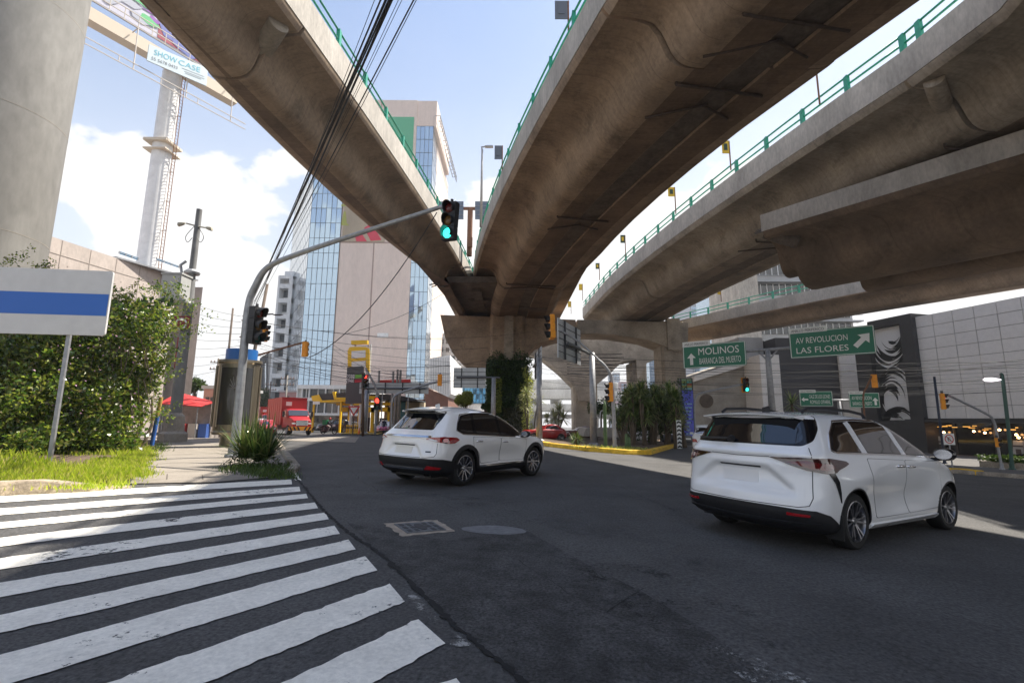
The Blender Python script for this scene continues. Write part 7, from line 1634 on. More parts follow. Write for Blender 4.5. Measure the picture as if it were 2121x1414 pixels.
# grass on the strip
def grass(name, pix, n, h0, h1, mt, dz=.1, clumpy=0):
    A = np.array([G(random.uniform(pix[0], pix[1]), random.uniform(pix[2], pix[3]), dz) for _ in range(max(60, n//14))]); idx = NR.integers(0, len(A), n); P = A[idx]+NR.normal(size=(n, 3))*np.array((.16, .16, 0)); h = NR.uniform(h0, h1, n)[:, None]*(.6+.8*NR.random((len(A), 1))[idx]); a = NR.uniform(0, 2*PI, n)
    s_ = np.stack([np.cos(a), np.sin(a), 0*a], 1)*.011; ln = np.stack([np.cos(a*3), np.sin(a*3), 0*a], 1)*h*NR.uniform(.1, .6, (n, 1))
    V = np.stack([P-s_, P+s_, P+ln*.4+s_*.6+np.array((0, 0, 1))*h*.6, P+ln+np.array((0, 0, 1))*h], 1).reshape(-1, 3); return V
segs = [(-320, 250, 962, 1012, 13000, .05, .13), (-320, 120, 935, 975, 3000, .10, .30), (200, 292, 950, 990, 5000, .04, .12), (250, 312, 925, 955, 3000, .05, .13), (150, 300, 918, 945, 1500, .1, .22)]
VV = np.concatenate([grass('g', s[:4], s[4], s[5], s[6], blade_m) for s in segs]); tag(npmesh('grass', VV, np.arange(len(VV)).reshape(-1, 4), blade_m), 'bright sunlit grass and weeds on the strip below the hedge', 'grass', None, 'stuff')
VV = np.concatenate([grass('w', s, n, .04, .14, leafM, dz) for s, n, dz in (((500, 585, 968, 988), 900, .05), ((470, 600, 962, 978), 700, .05), ((560, 604, 985, 992), 260, .02), ((318, 340, 920, 935), 500, .1))]); tag(npmesh('weeds', VV, np.arange(len(VV)).reshape(-1, 4), leafM), 'low weeds along the pavement edge under the spiky bush', 'weeds', None, 'stuff')
# sword leaved plants
def blades(c, n, Ln, w, el0, el1, droop=.35, twist=0):
    a = NR.uniform(0, 2*PI, n); e = NR.uniform(el0, el1, n); L_ = Ln*NR.uniform(.65, 1.1, n)
    d = np.stack([np.cos(a)*np.cos(e), np.sin(a)*np.cos(e), np.sin(e)], 1); s_ = np.stack([-np.sin(a), np.cos(a), 0*a], 1)*w; L1 = L_[:, None]; g_ = np.array((0, 0, -1.0))*(droop*L1*np.cos(e)[:, None]); c = np.array(c)+d*.04
    r = [c-s_*.7, c+s_*.7, c+d*L1*.5-s_+g_*.25, c+d*L1*.5+s_+g_*.25, c+d*L1-s_*.05+g_, c+d*L1+s_*.05+g_]
    V = np.stack(r, 1).reshape(-1, 3); b_ = np.arange(n)[:, None]*6; F = np.concatenate([b_+np.array((0, 1, 3, 2)), b_+np.array((2, 3, 5, 4))]); return V, F
def joinVF(L_):
    Vs, Fs, o = [], [], 0
    for V, F in L_: Vs.append(V); Fs.append(F+o); o += len(V)
    return np.concatenate(Vs), np.concatenate(Fs)
ac = G(528, 962, .06); ag = thing('spiky_bush', ac, 'dense spiky green bush of sword leaves at the pavement corner', 'plant'); L_ = []
for k in range(9): a = k*.7; r_ = .34*math.sqrt(k/9); L_.append(blades((ac.x+r_*1.2*math.cos(a)*1.3, ac.y+r_*math.sin(a)+.1, ac.z+.05+.02*k), 60, 1.30, .022, .35, 1.5, .32))
V, F = joinVF(L_); npmesh('leaves', V, F, agm, ag)
parts = [clump((ac.x+dx, ac.y-.35+dy, ac.z+.1), .22, 130, .07, (1.3, .8, .7)) for dx, dy in ((-.4, 0), (.2, -.05), (.55, .15), (-.1, -.1))]; V, F = leaf_cards(*gather(parts)); npmesh('ground_leaves', V, F, leafD, ag)
def tree(label, px, Y, ytop_, ybase, crown, mt, name='tree', group=None, lsz=.22, ncl=26, nl=260, tr=.2):
    """crown: px centre, py centre, px half width, py half height"""
    b_ = gnd(AY(px, ybase, Y).x, Y); o = thing(name, b_, label, 'tree', group); s_ = Y/1000; cx_, cy_, rx, ry = crown; parts = []; q = MB(); cen = AY(cx_, cy_, Y)
    q.tube([b_-Vector((0, 0, .2)), b_.lerp(cen, .5), cen], [tr, tr*.7, tr*.35], 9)
    for k in range(ncl):
        while True:
            d = Vector((random.uniform(-1, 1), random.uniform(-1, 1), random.uniform(-1, 1)))
            if .25 < d.length < 1: break
        c = cen+Vector((d.x*rx*s_*.85, d.y*rx*s_*.85, d.z*ry*s_*.85)); r_ = min(rx, ry)*s_*random.uniform(.22, .42); parts.append(clump(c, r_, nl, lsz, (1.15, 1.15, .8)))
        if k % 2 == 0: st_ = b_.lerp(cen, random.uniform(.5, .95)); q.tube([st_, st_.lerp(c, .6)+Vector((0, 0, .1)), c], [tr*.35, tr*.22, tr*.08], 6)
    q.build('trunk', bark, o, 180); V, F = leaf_cards(*gather(parts)); npmesh('crown', V, F, mt, o); return o
def yucca(px, pbase, Y, heads, mt, label, bl=.9, nb=60, group='sword leaved palms in the median', w=.03):
    """heads: (px, py) of rosette centres"""
    b_ = gnd(AY(px, pbase, Y).x, Y, .12); o = thing('yucca', b_, label, 'plant', group); L_ = []; q = MB()
    for hx, hy in heads:
        c = AY(hx, hy, Y+random.uniform(-.6, .6)); m_ = b_.lerp(c, .5)+Vector((random.uniform(-.15, .15), 0, 0)); q.tube(curve([b_+Vector((random.uniform(-.15, .15), 0, -.1)), m_, c], 4), .07, 7); L_.append(blades(c, nb, bl, w, -.45, 1.35, .22)); L_.append(blades(c-Vector((0, 0, .15)), nb//3, bl*.85, w, -.7, .1, .15))
    q.build('trunk', bark, o, 180); V, F = joinVF(L_); npmesh('leaves', V, F, mt, o); return o
yucca(1093, 895, 52, [(1090, 815), (1086, 838)], yul, 'pale yucca against the plant covered pier', 1.25, 60, w=.045)
yucca(1105, 890, 53, [(1116, 828)], yul, 'single headed pale yucca with a bare leaning trunk left of the thick pole', 1.2, 60, w=.045)
yucca(1158, 893, 54, [(1158, 850), (1148, 864), (1167, 866)], yul, 'broad pale yucca to the right of the red hatchback', 1.5, 80, w=.05)
yucca(1133, 895, 55, [(1133, 866)], yul, 'low pale yucca behind the roof of the red hatchback', 1.1, 60, w=.045)
yucca(1195, 918, 30, [(1194, 908), (1188, 912), (1200, 912)], agm, 'low bright green tuft on the median beside the thick pole', .55, 60, w=.015)
pals = [((1312, 900), [(1306, 848), (1322, 836), (1300, 822), (1318, 868)]), ((1335, 902), [(1332, 828), (1345, 846), (1326, 812), (1340, 866)]), ((1355, 905), [(1356, 812), (1362, 838), (1372, 822), (1352, 858)]), ((1378, 908), [(1384, 806), (1388, 832), (1396, 850), (1376, 866)]), ((1400, 910), [(1396, 818), (1402, 842), (1398, 862), (1400, 828)]), ((1290, 905), [(1288, 858), (1296, 838), (1284, 875)]), ((1418, 912), [(1404, 862), (1408, 878), (1396, 880)])]
labs = ['second palm from the left in the dense dark clump', 'palm left of the middle of the dense dark clump', 'tallest palm in the middle of the dense dark clump', 'palm right of the middle of the dense dark clump', 'palm at the right of the dense clump near the blue banner tower', 'leftmost low palm of the dense dark clump', 'lowest sunlit palm at the right end of the dense clump']
for (b_, hs_), lb_ in zip(pals, labs): yucca(b_[0], b_[1], 38+random.uniform(-2, 3), hs_+[(h_[0]+random.uniform(-14, 14), h_[1]+random.uniform(-12, 14)) for h_ in hs_[:3]], yul if 'sunlit' in lb_ else yum, lb_, .92, 80, w=.045)
gt_ = 'round crowned small trees among the palms'
for px_, cy_, rr_, lb_, m_ in ((1312, 846, 17, 'small round crowned tree at the left of the palm clump', leafD), (1348, 832, 20, 'rounded mid green tree in the middle of the palm clump', leafM), (1385, 842, 17, 'rounded dark tree at the right of the palm clump', leafD)): tree(lb_, px_, 39.5, cy_-rr_, 905, (px_, cy_, rr_, rr_), m_, group=gt_, lsz=.17, ncl=22, nl=230, tr=.12)
shp = thing('shrub', gnd(AY(1355, 900, 43).x, 43), 'dark bushy shrub mass behind the palm clump', 'shrub'); parts = []
for k in range(46): c = AY(random.uniform(1288, 1402), random.uniform(812, 888), 42+random.uniform(-1, 2)); parts.append(clump(c, random.uniform(.7, 1.2), 260, .22))
V, F = leaf_cards(*gather(parts)); npmesh('foliage', V, F, leafD, shp); q = MB()
for px in (1310, 1345, 1385, 1398): p = gnd(AY(px, 900, 43).x, 43); q.tube([p, p+Vector((.2, 0, 2.5))], [.15, .08], 7)
q.build('trunk', bark, shp)
yucca(1638, 890, 30, [(1640, 836)], yum, 'dark sword leaved plant peeping over the roof of the minivan', 1.0, 60, group=None)
tree('small sunlit yellow green tree before the low blue glass building', 965, 62, 805, 850, (964, 828, 22, 18), leafY, lsz=.22, ncl=26, nl=170)
tree('small dark tree beside the square sign back', 1003, 58, 820, 850, (1006, 838, 9, 11), leafD, lsz=.2, ncl=10, nl=150)
g2_ = 'trees down the left street'
tree('large dark tree at the end of the left street behind the red truck', 545, 92, 790, 870, (540, 838, 22, 34), leafD, group=g2_, lsz=.35, ncl=34, nl=230, tr=.35)
tree('lower dark tree between the red truck and the kiosk', 528, 84, 820, 875, (524, 858, 14, 16), leafD, group=g2_, lsz=.3, ncl=18, nl=200)
tree('light green tree behind the salmon pink house', 405, 58, 770, 860, (405, 800, 16, 18), leafM, group=g2_, lsz=.25, ncl=20, nl=200)
tree('dark green tree in front of the white office block', 572, 98, 815, 870, (566, 848, 14, 16), leafD, group=g2_, lsz=.3, ncl=16, nl=200)
tree('greyish tree in the haze between the far piers', 1262, 120, 810, 880, (1262, 850, 14, 32), leafM, lsz=.4, ncl=22, nl=160)
# plant covered pier
gw = thing('green_wall', gnd(-.7, 64), 'vertical garden clothing the lower half of the main pier column', 'green wall')
xl, xr = AY(1011, 800, 64.4).x, AY(1089, 800, 64.4).x; zt_, zb_ = AY(1050, 745, 64.4).z, gz(0, 64); q = MB(); q.bx((xl, 64.55, zb_), (xr, 66.2, zt_)); q.bx((xl, 64.9, zb_), (xl+.3, 70.5, zt_)); q.bx((xr-.3, 64.9, zb_), (xr, 70.5, zt_)); q.build('backing', mat('felt_dark', (.02, .03, .015), .9), gw)
def wall_leaves(nm, x0, x1, z0, z1, n, mt, ysurf=64.5, sz=.28, side=0):
    P = np.stack([NR.uniform(x0, x1, n), ysurf-NR.random(n)*.25, NR.uniform(z0, z1, n)], 1)
    if side: P = np.stack([np.full(n, x0)+side*NR.random(n)*.25, NR.uniform(64.6, 70.4, n), NR.uniform(z0, z1, n)], 1)
    D = np.stack([NR.normal(size=n)*.5+side*.5, -np.abs(NR.normal(size=n))*(0.6 if not side else .1), NR.normal(size=n)*.5-.5], 1); V, F = leaf_cards(P, D, sz*NR.uniform(.6, 1.3, n)); npmesh(nm, V, F, mt, gw)
w = xr-xl; h = zt_-zb_
wall_leaves('dark_planting', xl+w*.35, xr, zb_+h*.36, zt_, 2600, leafD); wall_leaves('dark_planting', xl+w*.42, xr, zb_, zb_+h*.36, 1400, mat('olive_leaf', (.06, .07, .02), .5, island=((.03, .035, .01), (.07, .075, .02), (.11, .10, .03)), trans=.3))
wall_leaves('light_planting', xl, xl+w*.36, zb_, zt_*.95, 2000, leafM); wall_leaves('light_planting', xl+w*.2, xl+w*.36, zb_+h*.3, zb_+h*.75, 500, leafY, 64.35)
wall_leaves('side_planting', xr, xr, zb_, zt_, 1600, leafM, side=1); wall_leaves('side_planting', xl, xl, zb_, zt_, 1600, leafD, side=-1)
parts = []
for cx_, cy_, r_ in ((1030, 742, .9), (1040, 750, .8), (1022, 752, .8), (1078, 742, 1.0), (1088, 755, .9), (1070, 750, .8), (1085, 775, .7), (1092, 745, .6), (1095, 790, .5)): parts.append(clump(AY(cx_, cy_, 64.2), r_, 260, .26))
V, F = leaf_cards(*gather(parts)); npmesh('top_foliage', V, F, leafD, gw)
# sunlit creeper right of the pier, hoops and cactus posts, low wall
cr = thing('creeper', gnd(AY(1093, 890, 60).x, 60), 'sunlit yellow green climber up the right side of the plant covered pier', 'plant'); parts = [clump(AY(1092+random.uniform(-5, 7), y, 60), random.uniform(.35, .7), 90, .24) for y in range(770, 895, 8)]; V, F = leaf_cards(*gather(parts)); npmesh('foliage', V, F, leafY, cr); q = MB(); p = gnd(AY(1093, 890, 60).x, 60); q.tube([p, AY(1092, 775, 60)], .08, 6); q.build('stem', bark, cr)
lwl = thing('planter_wall', gnd(AY(1250, 895, 48).x, 48), 'low round edged concrete planter wall in the median', 'wall'); q = MB(); q.loft([[AY(a, y, 48)+Vector((0, dy, 0)) for a, y in ((1208, 903), (1290, 906), (1284, 886), (1214, 886))] for dy in (0, 5)]); q.build('wall', concrete_lt, lwl)
lbx = thing('shrub', gnd(AY(1240, 880, 50).x, 50), 'dark green bush growing out of the low planter wall', 'shrub'); parts = [clump(AY(random.uniform(1228, 1266), random.uniform(832, 850), 51), .6, 160, .2) for _ in range(12)]; V, F = leaf_cards(*gather(parts)); npmesh('foliage', V, F, leafD, lbx); q = MB(); p = AY(1245, 886, 51); q.tube([p, AY(1245, 845, 51)], .12, 6); q.build('trunk', bark, lbx)
for k, (px, py, yt, wd) in enumerate(((1232, 884, 862, 8), (1244, 884, 850, 9), (1262, 884, 856, 10))):
    a, b_ = AY(px, py, 47), AY(px+wd, py, 47); tz = AY(px, yt, 47).z; q = MB(); q.tube(curve([a, Vector((a.x, 47, tz-.3)), Vector(((a.x+b_.x)/2, 47, tz)), Vector((b_.x, 47, tz-.3)), b_], 5), .05, 6); tag(q.build('metal_hoop', steel_wh, None, 180), ['lowest left metal hoop on the planter wall', 'tall middle metal hoop on the planter wall', 'right hand metal hoop on the planter wall near the signal pole'][k], 'hoop')
for k, (px, yb, yt) in enumerate(((1254, 922, 830), (1298, 926, 898), (1303, 926, 905))):
    p = gnd(AY(px, yb, 29).x, 29, .1); q = MB(); t_ = AY(px, yt, 29).z; q.lathe(p, (0, 0, 1), [(.09, 0), (.11, .2), (.10, (t_-p.z)*.9), (.05, t_-p.z), (.0, t_-p.z+.02)], 9); ct = thing('cactus', p, ['tall thin green column cactus left of the slim signal pole', 'short pale cactus at the median tip', 'shortest cactus right at the median tip'][k], 'cactus'); q.build('stem', mat('cactus_green', (.07, .13, .05), .6, noise=(8, .3)), ct, 60)
    n = 120; P = np.array(p)+np.stack([NR.normal(size=n)*.1, NR.normal(size=n)*.1, NR.uniform(.1, t_-p.z, n)], 1); V, F = leaf_cards(P, NR.normal(size=(n, 3)), np.full(n, .06), .15); npmesh('spines', V, F, leafY, ct)
n = 700; A = [gnd(AY(px, 920, 28.5).x+random.gauss(0, .5), 28+random.gauss(0, .8), .16) for px in (1290, 1300, 1268, 1310, 1215, 1240) for _ in range(115)]; A = np.array(A); n = len(A); V, F = leaf_cards(A, np.stack([NR.normal(size=n)*.6, NR.normal(size=n)*.6, NR.random(n)+.2], 1), NR.uniform(.08, .22, n), .3); tag(npmesh('ground_cover', V, F, leafY), 'patchy yellow green ground cover at the tip of the median', 'ground cover', None, 'stuff')
# right hand planter
pg_ = [G(2055, 968, .12), G(2160, 975, .12)]; pl_ = thing('planter', (pg_[0]+pg_[1])/2, 'low planter box with green plants before the shop windows at far right', 'planter'); q = MB(); q.beam(pg_[0]+Vector((0, .6, .12)), pg_[1]+Vector((0, .6, .12)), .6, .35); q.build('box', kerb_m, pl_); parts = []
for k in range(16): c = (pg_[0]+Vector((0, .6, .42))).lerp(pg_[1]+Vector((0, .6, .42)), random.random())+Vector((random.gauss(0, .1), random.gauss(0, .15), 0)); parts.append(clump(c, .26, 90, .13, (1, 1, .6)))
V, F = leaf_cards(*gather(parts)); npmesh('foliage', V, F, leafM, pl_)
# blue and coloured banner tower right of the palms
bt = thing('banner_tower', gnd(AY(1425, 890, 46).x, 46), 'tall narrow banner tower, coloured top over a blue violet face', 'sign'); a, b_ = AY(1412, 850, 46), AY(1438, 850, 46); z1, zm, z0 = AY(1425, 783, 46).z, AY(1425, 808, 46).z, gz(16, 46); q = MB(); q.bx((a.x, 46, z0), (b_.x, 46.8, z1)); tb_ = q.build('body', steel_dk, bt); q = MB(); q.bx((a.x+.1, 45.95, z0+.4), (b_.x-.05, 46, zm)); fb_ = q.build('blue_face', mat('banner_blue', (.10, .12, .62), .5, noise=(1.2, .3)), bt); q = MB()
for k in range(5):
    for i in range(2): q.bx((a.x+.12+i*.5, 45.94, zm+.05+k*(z1-zm-.1)/5), (a.x+.55+i*.5, 45.99, zm+.02+(k+1)*(z1-zm-.1)/5))
q.build('colour_blocks', mat('banner_mix', (.3, .3, .2), .6, island=((.45, .30, .05), (.12, .40, .30), (.10, .45, .5), (.5, .12, .06), (.25, .4, .1))), bt)
q = MB()
for k in range(9): z = z0+1+(zm-z0-2)*k/9; q.bx((a.x+.3, 45.93, z), (a.x+.3+random.uniform(.3, .7), 45.945, z+.12))
q.build('pale_lines', mat('banner_cyan', (.25, .45, .6), .5), fb_)
# ============================================================ background traffic and people
def carproj(car, poly, xc, front, step=.08, off=.006):
    vs, fs = poly_fill(poly, step); out = []
    for p in vs:
        d = Vector((math.cos(p.x)*(1 if front else -1), -math.sin(p.x), 0)); h = car.bvh.ray_cast(Vector((xc, 0, p.y))+d*6, -d); c, n = (h[0], h[1]) if h[0] is not None else (Vector((xc, 0, p.y)), d); out.append(c+n*off)
    return out, [tuple(f) if not front else tuple(f[::-1]) for f in fs]
PRO = {'hatch': dict(L=4.1, wb=2.55, xr0=.72, r=.31, wt=1.72, h=1.48, hood=.95, belt=.98, rearglass=.45, notch=0), 'sedan': dict(L=4.5, wb=2.62, xr0=.95, r=.31, wt=1.74, h=1.46, hood=.95, belt=.96, rearglass=1.0, notch=1), 'suv': dict(L=4.5, wb=2.66, xr0=.85, r=.36, wt=1.82, h=1.70, hood=1.08, belt=1.12, rearglass=.35, notch=0)}
def small_car(kind, px, Y, th, paint, label, group='cars in the background traffic', name='car', taxi=None, base=900):
    p = PRO[kind]; L_, hb, H_, hw = p['L'], p['belt'], p['h'], p['wt']/2; hd = p['hood']; g_ = p['rearglass']
    rows = [(.22, .3, L_-.3, hw*.85, .25, .35, 0), (.30, .08, L_-.08, hw*.95, .3, .45, 0), (.50, .0, L_, hw, .3, .5, 0), (.68, .03, L_-.02, hw, .32, .55, 0), (hd-.08, .06, L_-.25, hw*.995, .33, .6, 0), (hd, .10, L_-1.0, hw*.97, .33, .55, .01),
            (hb+.04, .16+g_*.35*p['notch'], L_-1.35, hw*.90, .3, .45, 0), (hb+.22, .26+g_*.55, L_-1.72, hw*.82, .28, .4, 0), (H_-.14, .32+g_*.85, L_-2.05, hw*.74, .25, .35, .01), (H_-.05, .36+g_, L_-2.3, hw*.66, .2, .3, .03), (H_-.015, .6+g_, L_-2.5, hw*.45, .15, .2, .04), (H_, .9+g_, L_-2.8, .02, .01, .01, .02)]
    wx = [(p['xr0'], p['r']), (p['xr0']+p['wb'], p['r'])]; car = Car(rows, wx, p['r']+.06, None, .42, 34)
    x = AY(px, base, Y).x; o = car_thing(name, x, Y, th, L_/2, label, 'car', group); car.body('body', paint, o); car.liners(o, hw*.96)
    xs = [.30+g_*.8, .62+g_, p['xr0']+.5, L_*.5, L_-1.95, L_-1.45]
    for md in ('R', 'L'):
        z0, z1 = hb+.05, H_-.16
        car.panel('side_window', [(xs[0]+.1, z0+.02), (L_*.52, z0), (L_*.52, z1+.02), (xs[1]+.1, z1)], md, glass_dk, o, step=.1, off=.006)
        car.panel('side_window', [(L_*.54, z0), (xs[5]-.12, z0-.02), (L_-2.05, z1-.02), (L_*.54, z1+.02)], md, glass_dk, o, step=.1, off=.006)
    for nm, pl, fr, mt in (('windscreen', [(-.42, hb+.06), (.42, hb+.06), (.36, H_-.15), (-.36, H_-.15)], True, glass_dk), ('rear_window', [(-.50, hb+.08), (.50, hb+.08), (.42, H_-.16), (-.42, H_-.16)], False, glass_dk), ('grille', [(-.2, .50), (.2, .50), (.22, .66), (-.22, .66)], True, black_pl), ('lower_grille', [(-.25, .30), (.25, .30), (.25, .42), (-.25, .42)], True, black_pl), ('number_plate', [(-.13, .55), (.13, .55), (.13, .68), (-.13, .68)], False, swhite)):
        q = MB(); v, f = carproj(car, pl, L_*.5, fr); q.add(v, f); q.build(nm, mt, o, 60, local=True)
    for sg in (1, -1):
        fl = (lambda P: P) if sg > 0 else (lambda P: [(-a, z) for a, z in P][::-1])
        q = MB(); v, f = carproj(car, fl([(.24, .62), (.40, .64), (.44, .76), (.30, .72)]), L_*.5, True, .05, .012); q.add(v, f); q.build('headlight', clear_l, o, 60, local=True)
        q = MB(); v, f = carproj(car, fl([(.28, .70), (.45, .70), (.47, .90), (.32, .88)]), L_*.5, False, .05, .012); q.add(v, f); q.build('tail_light', red_l, o, 60, local=True)
    if taxi: q = MB(); car.panel('colour_band', [(.15, .30), (L_-.2, .30), (L_-.2, .80), (.1, .80)], 'R', taxi, o, step=.12, off=.004); car.panel('colour_band', [(.15, .30), (L_-.2, .30), (L_-.2, .80), (.1, .80)], 'L', taxi, o, step=.12, off=.004); v, f = carproj(car, [(-.36, .44), (.36, .44), (.36, .84), (-.36, .84)], L_*.5, True); q.add(v, f); q.build('nose_band', taxi, o, 60, local=True)
    if taxi: q = MB(); q.box((L_*.5-.2, 0, H_+.05), (.2, .5, .12)); q.build('roof_sign', swhite, o, local=True)
    for xx in wx:
        for sd in (-1, 1): wheel(o, xx[0], sd*(hw-.10), p['r'], p['r'], .2, 'plain', sd)
    for sd in (-1, 1): q = MB(); q.box((L_-1.65, sd*(hw+.02), hb+.08), (.12, .2, .13)); q.build('mirror', paint, o, local=True)
    return o
def paint(n, c): return mat(n, c, .3, spec=.6, coat=.8)
redp, whp, dkb, silv, pnk = paint('red_car_paint', (.36, .008, .010)), paint('white_car_paint', (.72, .72, .72)), paint('dark_blue_paint', (.012, .02, .04)), paint('silver_paint', (.45, .46, .48)), paint('taxi_pink', (.62, .10, .26))
small_car('hatch', 1126, 44, R_(196), redp, 'red hatchback crossing behind the thick grey median pole', base=905)
small_car('sedan', 549, 43, R_(-62), redp, 'red saloon coming towards the camera behind the spiky bush', base=895)
small_car('sedan', 530, 50, R_(-62), whp, 'white saloon behind the red saloon next to the kiosk', base=890)
small_car('suv', 541, 60, R_(-64), silv, 'silver car furthest back in the queue beside the red truck', base=885)
small_car('suv', 693, 64, R_(190), dkb, 'dark blue car parked before the station garage', base=885)
small_car('sedan', 726, 66, R_(200), whp, 'white car filling up at the left pump bay', base=888)
small_car('sedan', 797, 58, R_(-80), whp, 'white and pink taxi by the concrete poles', taxi=pnk, base=890)
small_car('hatch', 786, 66, R_(-80), dkb, 'dark hatchback behind the taxi at the pumps', base=885)
small_car('suv', 1316, 52, R_(186), whp, 'white off roader half hidden behind the palm clump', base=905)
small_car('sedan', 1204, 56, R_(190), paint('maroon_paint', (.12, .01, .015)), 'maroon car just left of the low planter wall', base=900)
small_car('sedan', 1400, 48, R_(100), dkb, 'dark saloon right of the palm trunks', base=910)
small_car('suv', 1466, 30, R_(70), whp, 'white car with a red tail lamp peeping out left of the minivan', base=915)
small_car('hatch', 513, 66, R_(-62), whp, 'white hatchback at the back of the queue by the kiosk', base=885)
# red delivery trucks
def truck(px, Y, th, label, base, plain=False):
    rt = mat('truck_red', (.33, .003, .006), .45, spec=.4, coat=.2, noise=(1.5, .06)); x = AY(px, base, Y).x; o = car_thing('delivery_truck', x, Y, th, 0, label, 'truck')
    q = MB(); q.bx((-6.6, -1.22, .95), (-.15, 1.22, 3.75)); bxo = q.build('cargo_box', rt, o, local=True)
    q = MB()
    for k in range(7): q.bx((-6.4+k*.9, -1.245, 1.1), (-6.36+k*.9, -1.22, 3.6)); q.bx((-6.4+k*.9, 1.22, 1.1), (-6.36+k*.9, 1.245, 3.6))
    for z in (1.0, 3.68): q.bx((-6.62, -1.25, z), (-.13, 1.25, z+.07))
    q.build('box_rails', rt, bxo, local=True)
    if plain: 
        for xx in (-5.2, 1.3):
            for sd in (-1, 1): wheel(o, xx, sd*1.0, .48, .48, .28, 'plain', sd)
    secs = []
    for xx, hw_, zt_, zr in ((-.05, 1.08, 2.55, .0), (.95, 1.08, 2.58, .0), (1.25, 1.06, 2.45, 0), (1.75, 1.05, 1.85, 0), (2.3, .98, 1.72, 0), (2.95, .90, 1.55, 0), (3.12, .84, 1.42, 0)):
        secs.append([(xx, a*hw_, z) for a, z in ((-1, .75), (-1, zt_-.25), (-.9, zt_-.06), (-.6, zt_), (.6, zt_), (.9, zt_-.06), (1, zt_-.25), (1, .75))])
    q = MB(); q.loft(secs); q.build('cab', rt, o, 35, local=True)
    q = MB(); q.quad((1.30, -.92, 2.40), (1.30, .92, 2.40), (1.80, .95, 1.86), (1.80, -.95, 1.86)); v = [(a+.03, b, c+.03) for a, b, c in q.v]; q = MB(); q.quad(v[3], v[2], v[1], v[0]); q.build('windscreen', glass_dk, o, local=True)
    for sd in (-1, 1):
        q = MB(); q.quad((.2, sd*1.085, 1.75), (1.25, sd*1.085, 1.75), (1.05, sd*1.085, 2.35), (.2, sd*1.085, 2.35)); q.build('door_window', glass_dk, o, local=True)
        q = MB(); q.bx((1.35, sd*1.25, 1.75), (1.5, sd*1.45, 2.3)); q.tube([(1.3, sd*1.05, 1.9), (1.42, sd*1.3, 2.1)], .03, 6); q.build('mirror', black_pl, o, local=True)
        q = MB(); q.loft([[(3.02, sd*.74+.16*math.cos(a)*1.2, 1.12+.10*math.sin(a)) for a in [2*PI*i/12 for i in range(12)]], [(3.16, sd*.72+.14*math.cos(a)*1.2, 1.12+.085*math.sin(a)) for a in [2*PI*i/12 for i in range(12)]]]); q.build('headlight', clear_l, o, 40, local=True)
    q = MB(); q.bx((3.05, -.52, .92), (3.17, .52, 1.40)); gr_ = q.build('grille', black_pl, o, local=True); q = MB()
    for k in range(6): q.bx((3.17, -.50, .95+k*.075), (3.19, .50, .975+k*.075))
    for yy in (-.52, .50): q.bx((3.16, yy, .92), (3.2, yy+.03, 1.40))
    q.build('grille_bars', chrome, gr_, local=True)
    q = MB(); q.bx((2.85, -1.12, .45), (3.28, 1.12, .82)); bp = q.build('bumper', mat('bumper_amber', (.72, .30, .02), .5), o, local=True); q = MB()
    for sg in (-1, 1):
        for k in range(3): y = sg*(.15+k*.36); q.prism([(3.29, y, .46), (3.29, y+sg*.16, .46), (3.29, y+sg*.34, .81), (3.29, y+sg*.18, .81)], (.006, 0, 0))
    q.build('hazard_stripes', black_pl, bp, local=True)
    if not plain:
        for xx, yo in ((2.1, .95), (-4.9, .95)):
            for sd in (-1, 1): wheel(o, xx, sd*yo, .48, .48, .28, 'plain', sd)
    q = MB(); q.bx((-6.5, -.45, .55), (2.9, .45, .95)); q.build('chassis', black_pl, o, local=True)
    q = MB(); q.box((-.11, -.55, 3.1), (.03, .55, .4)); q.build('door_mark', mat('mark_white', (.55, .45, .45), .6), bxo, local=True)
truck(606, 50, R_(-52), 'bright red delivery truck with hazard striped bumper coming out of the side street', 898)
truck(553, 80, R_(-56), 'second red truck further back in the side street', 888, True)
# ---- people (skinned figures)
skin = mat('skin', (.30, .17, .11), .6); cloth_d = mat('dark_cloth', (.02, .022, .03), .9); cloth_w = mat('pale_trousers', (.40, .36, .33), .9); helm = mat('helmet_red', (.35, .02, .02), .3)
def figure(parent, joints, edges, name='body', mt=None):
    """joints: name -> (x, y, z, radius); grown as one continuous surface"""
    names = list(joints); me = bpy.data.meshes.new(name); me.from_pydata([joints[n][:3] for n in names], [(names.index(a), names.index(b)) for a, b in edges], []); ob = bpy.data.objects.new(name, me); COL.objects.link(ob)
    sk = ob.modifiers.new('s', 'SKIN'); sk.use_smooth_shade = True; sb_ = ob.modifiers.new('u', 'SUBSURF'); sb_.levels = 1; sb_.render_levels = 1
    for i, n in enumerate(names): d = me.skin_vertices[0].data[i]; d.radius = (joints[n][3],)*2; d.use_root = i == 0
    bpy.context.view_layer.update(); ev = bpy.data.meshes.new_from_object(ob.evaluated_get(bpy.context.evaluated_depsgraph_get())); bpy.data.objects.remove(ob); o = bpy.data.objects.new(name, ev); COL.objects.link(o); ev.materials.clear(); ev.materials.append(mt or cloth_d); attach(o, parent); return o
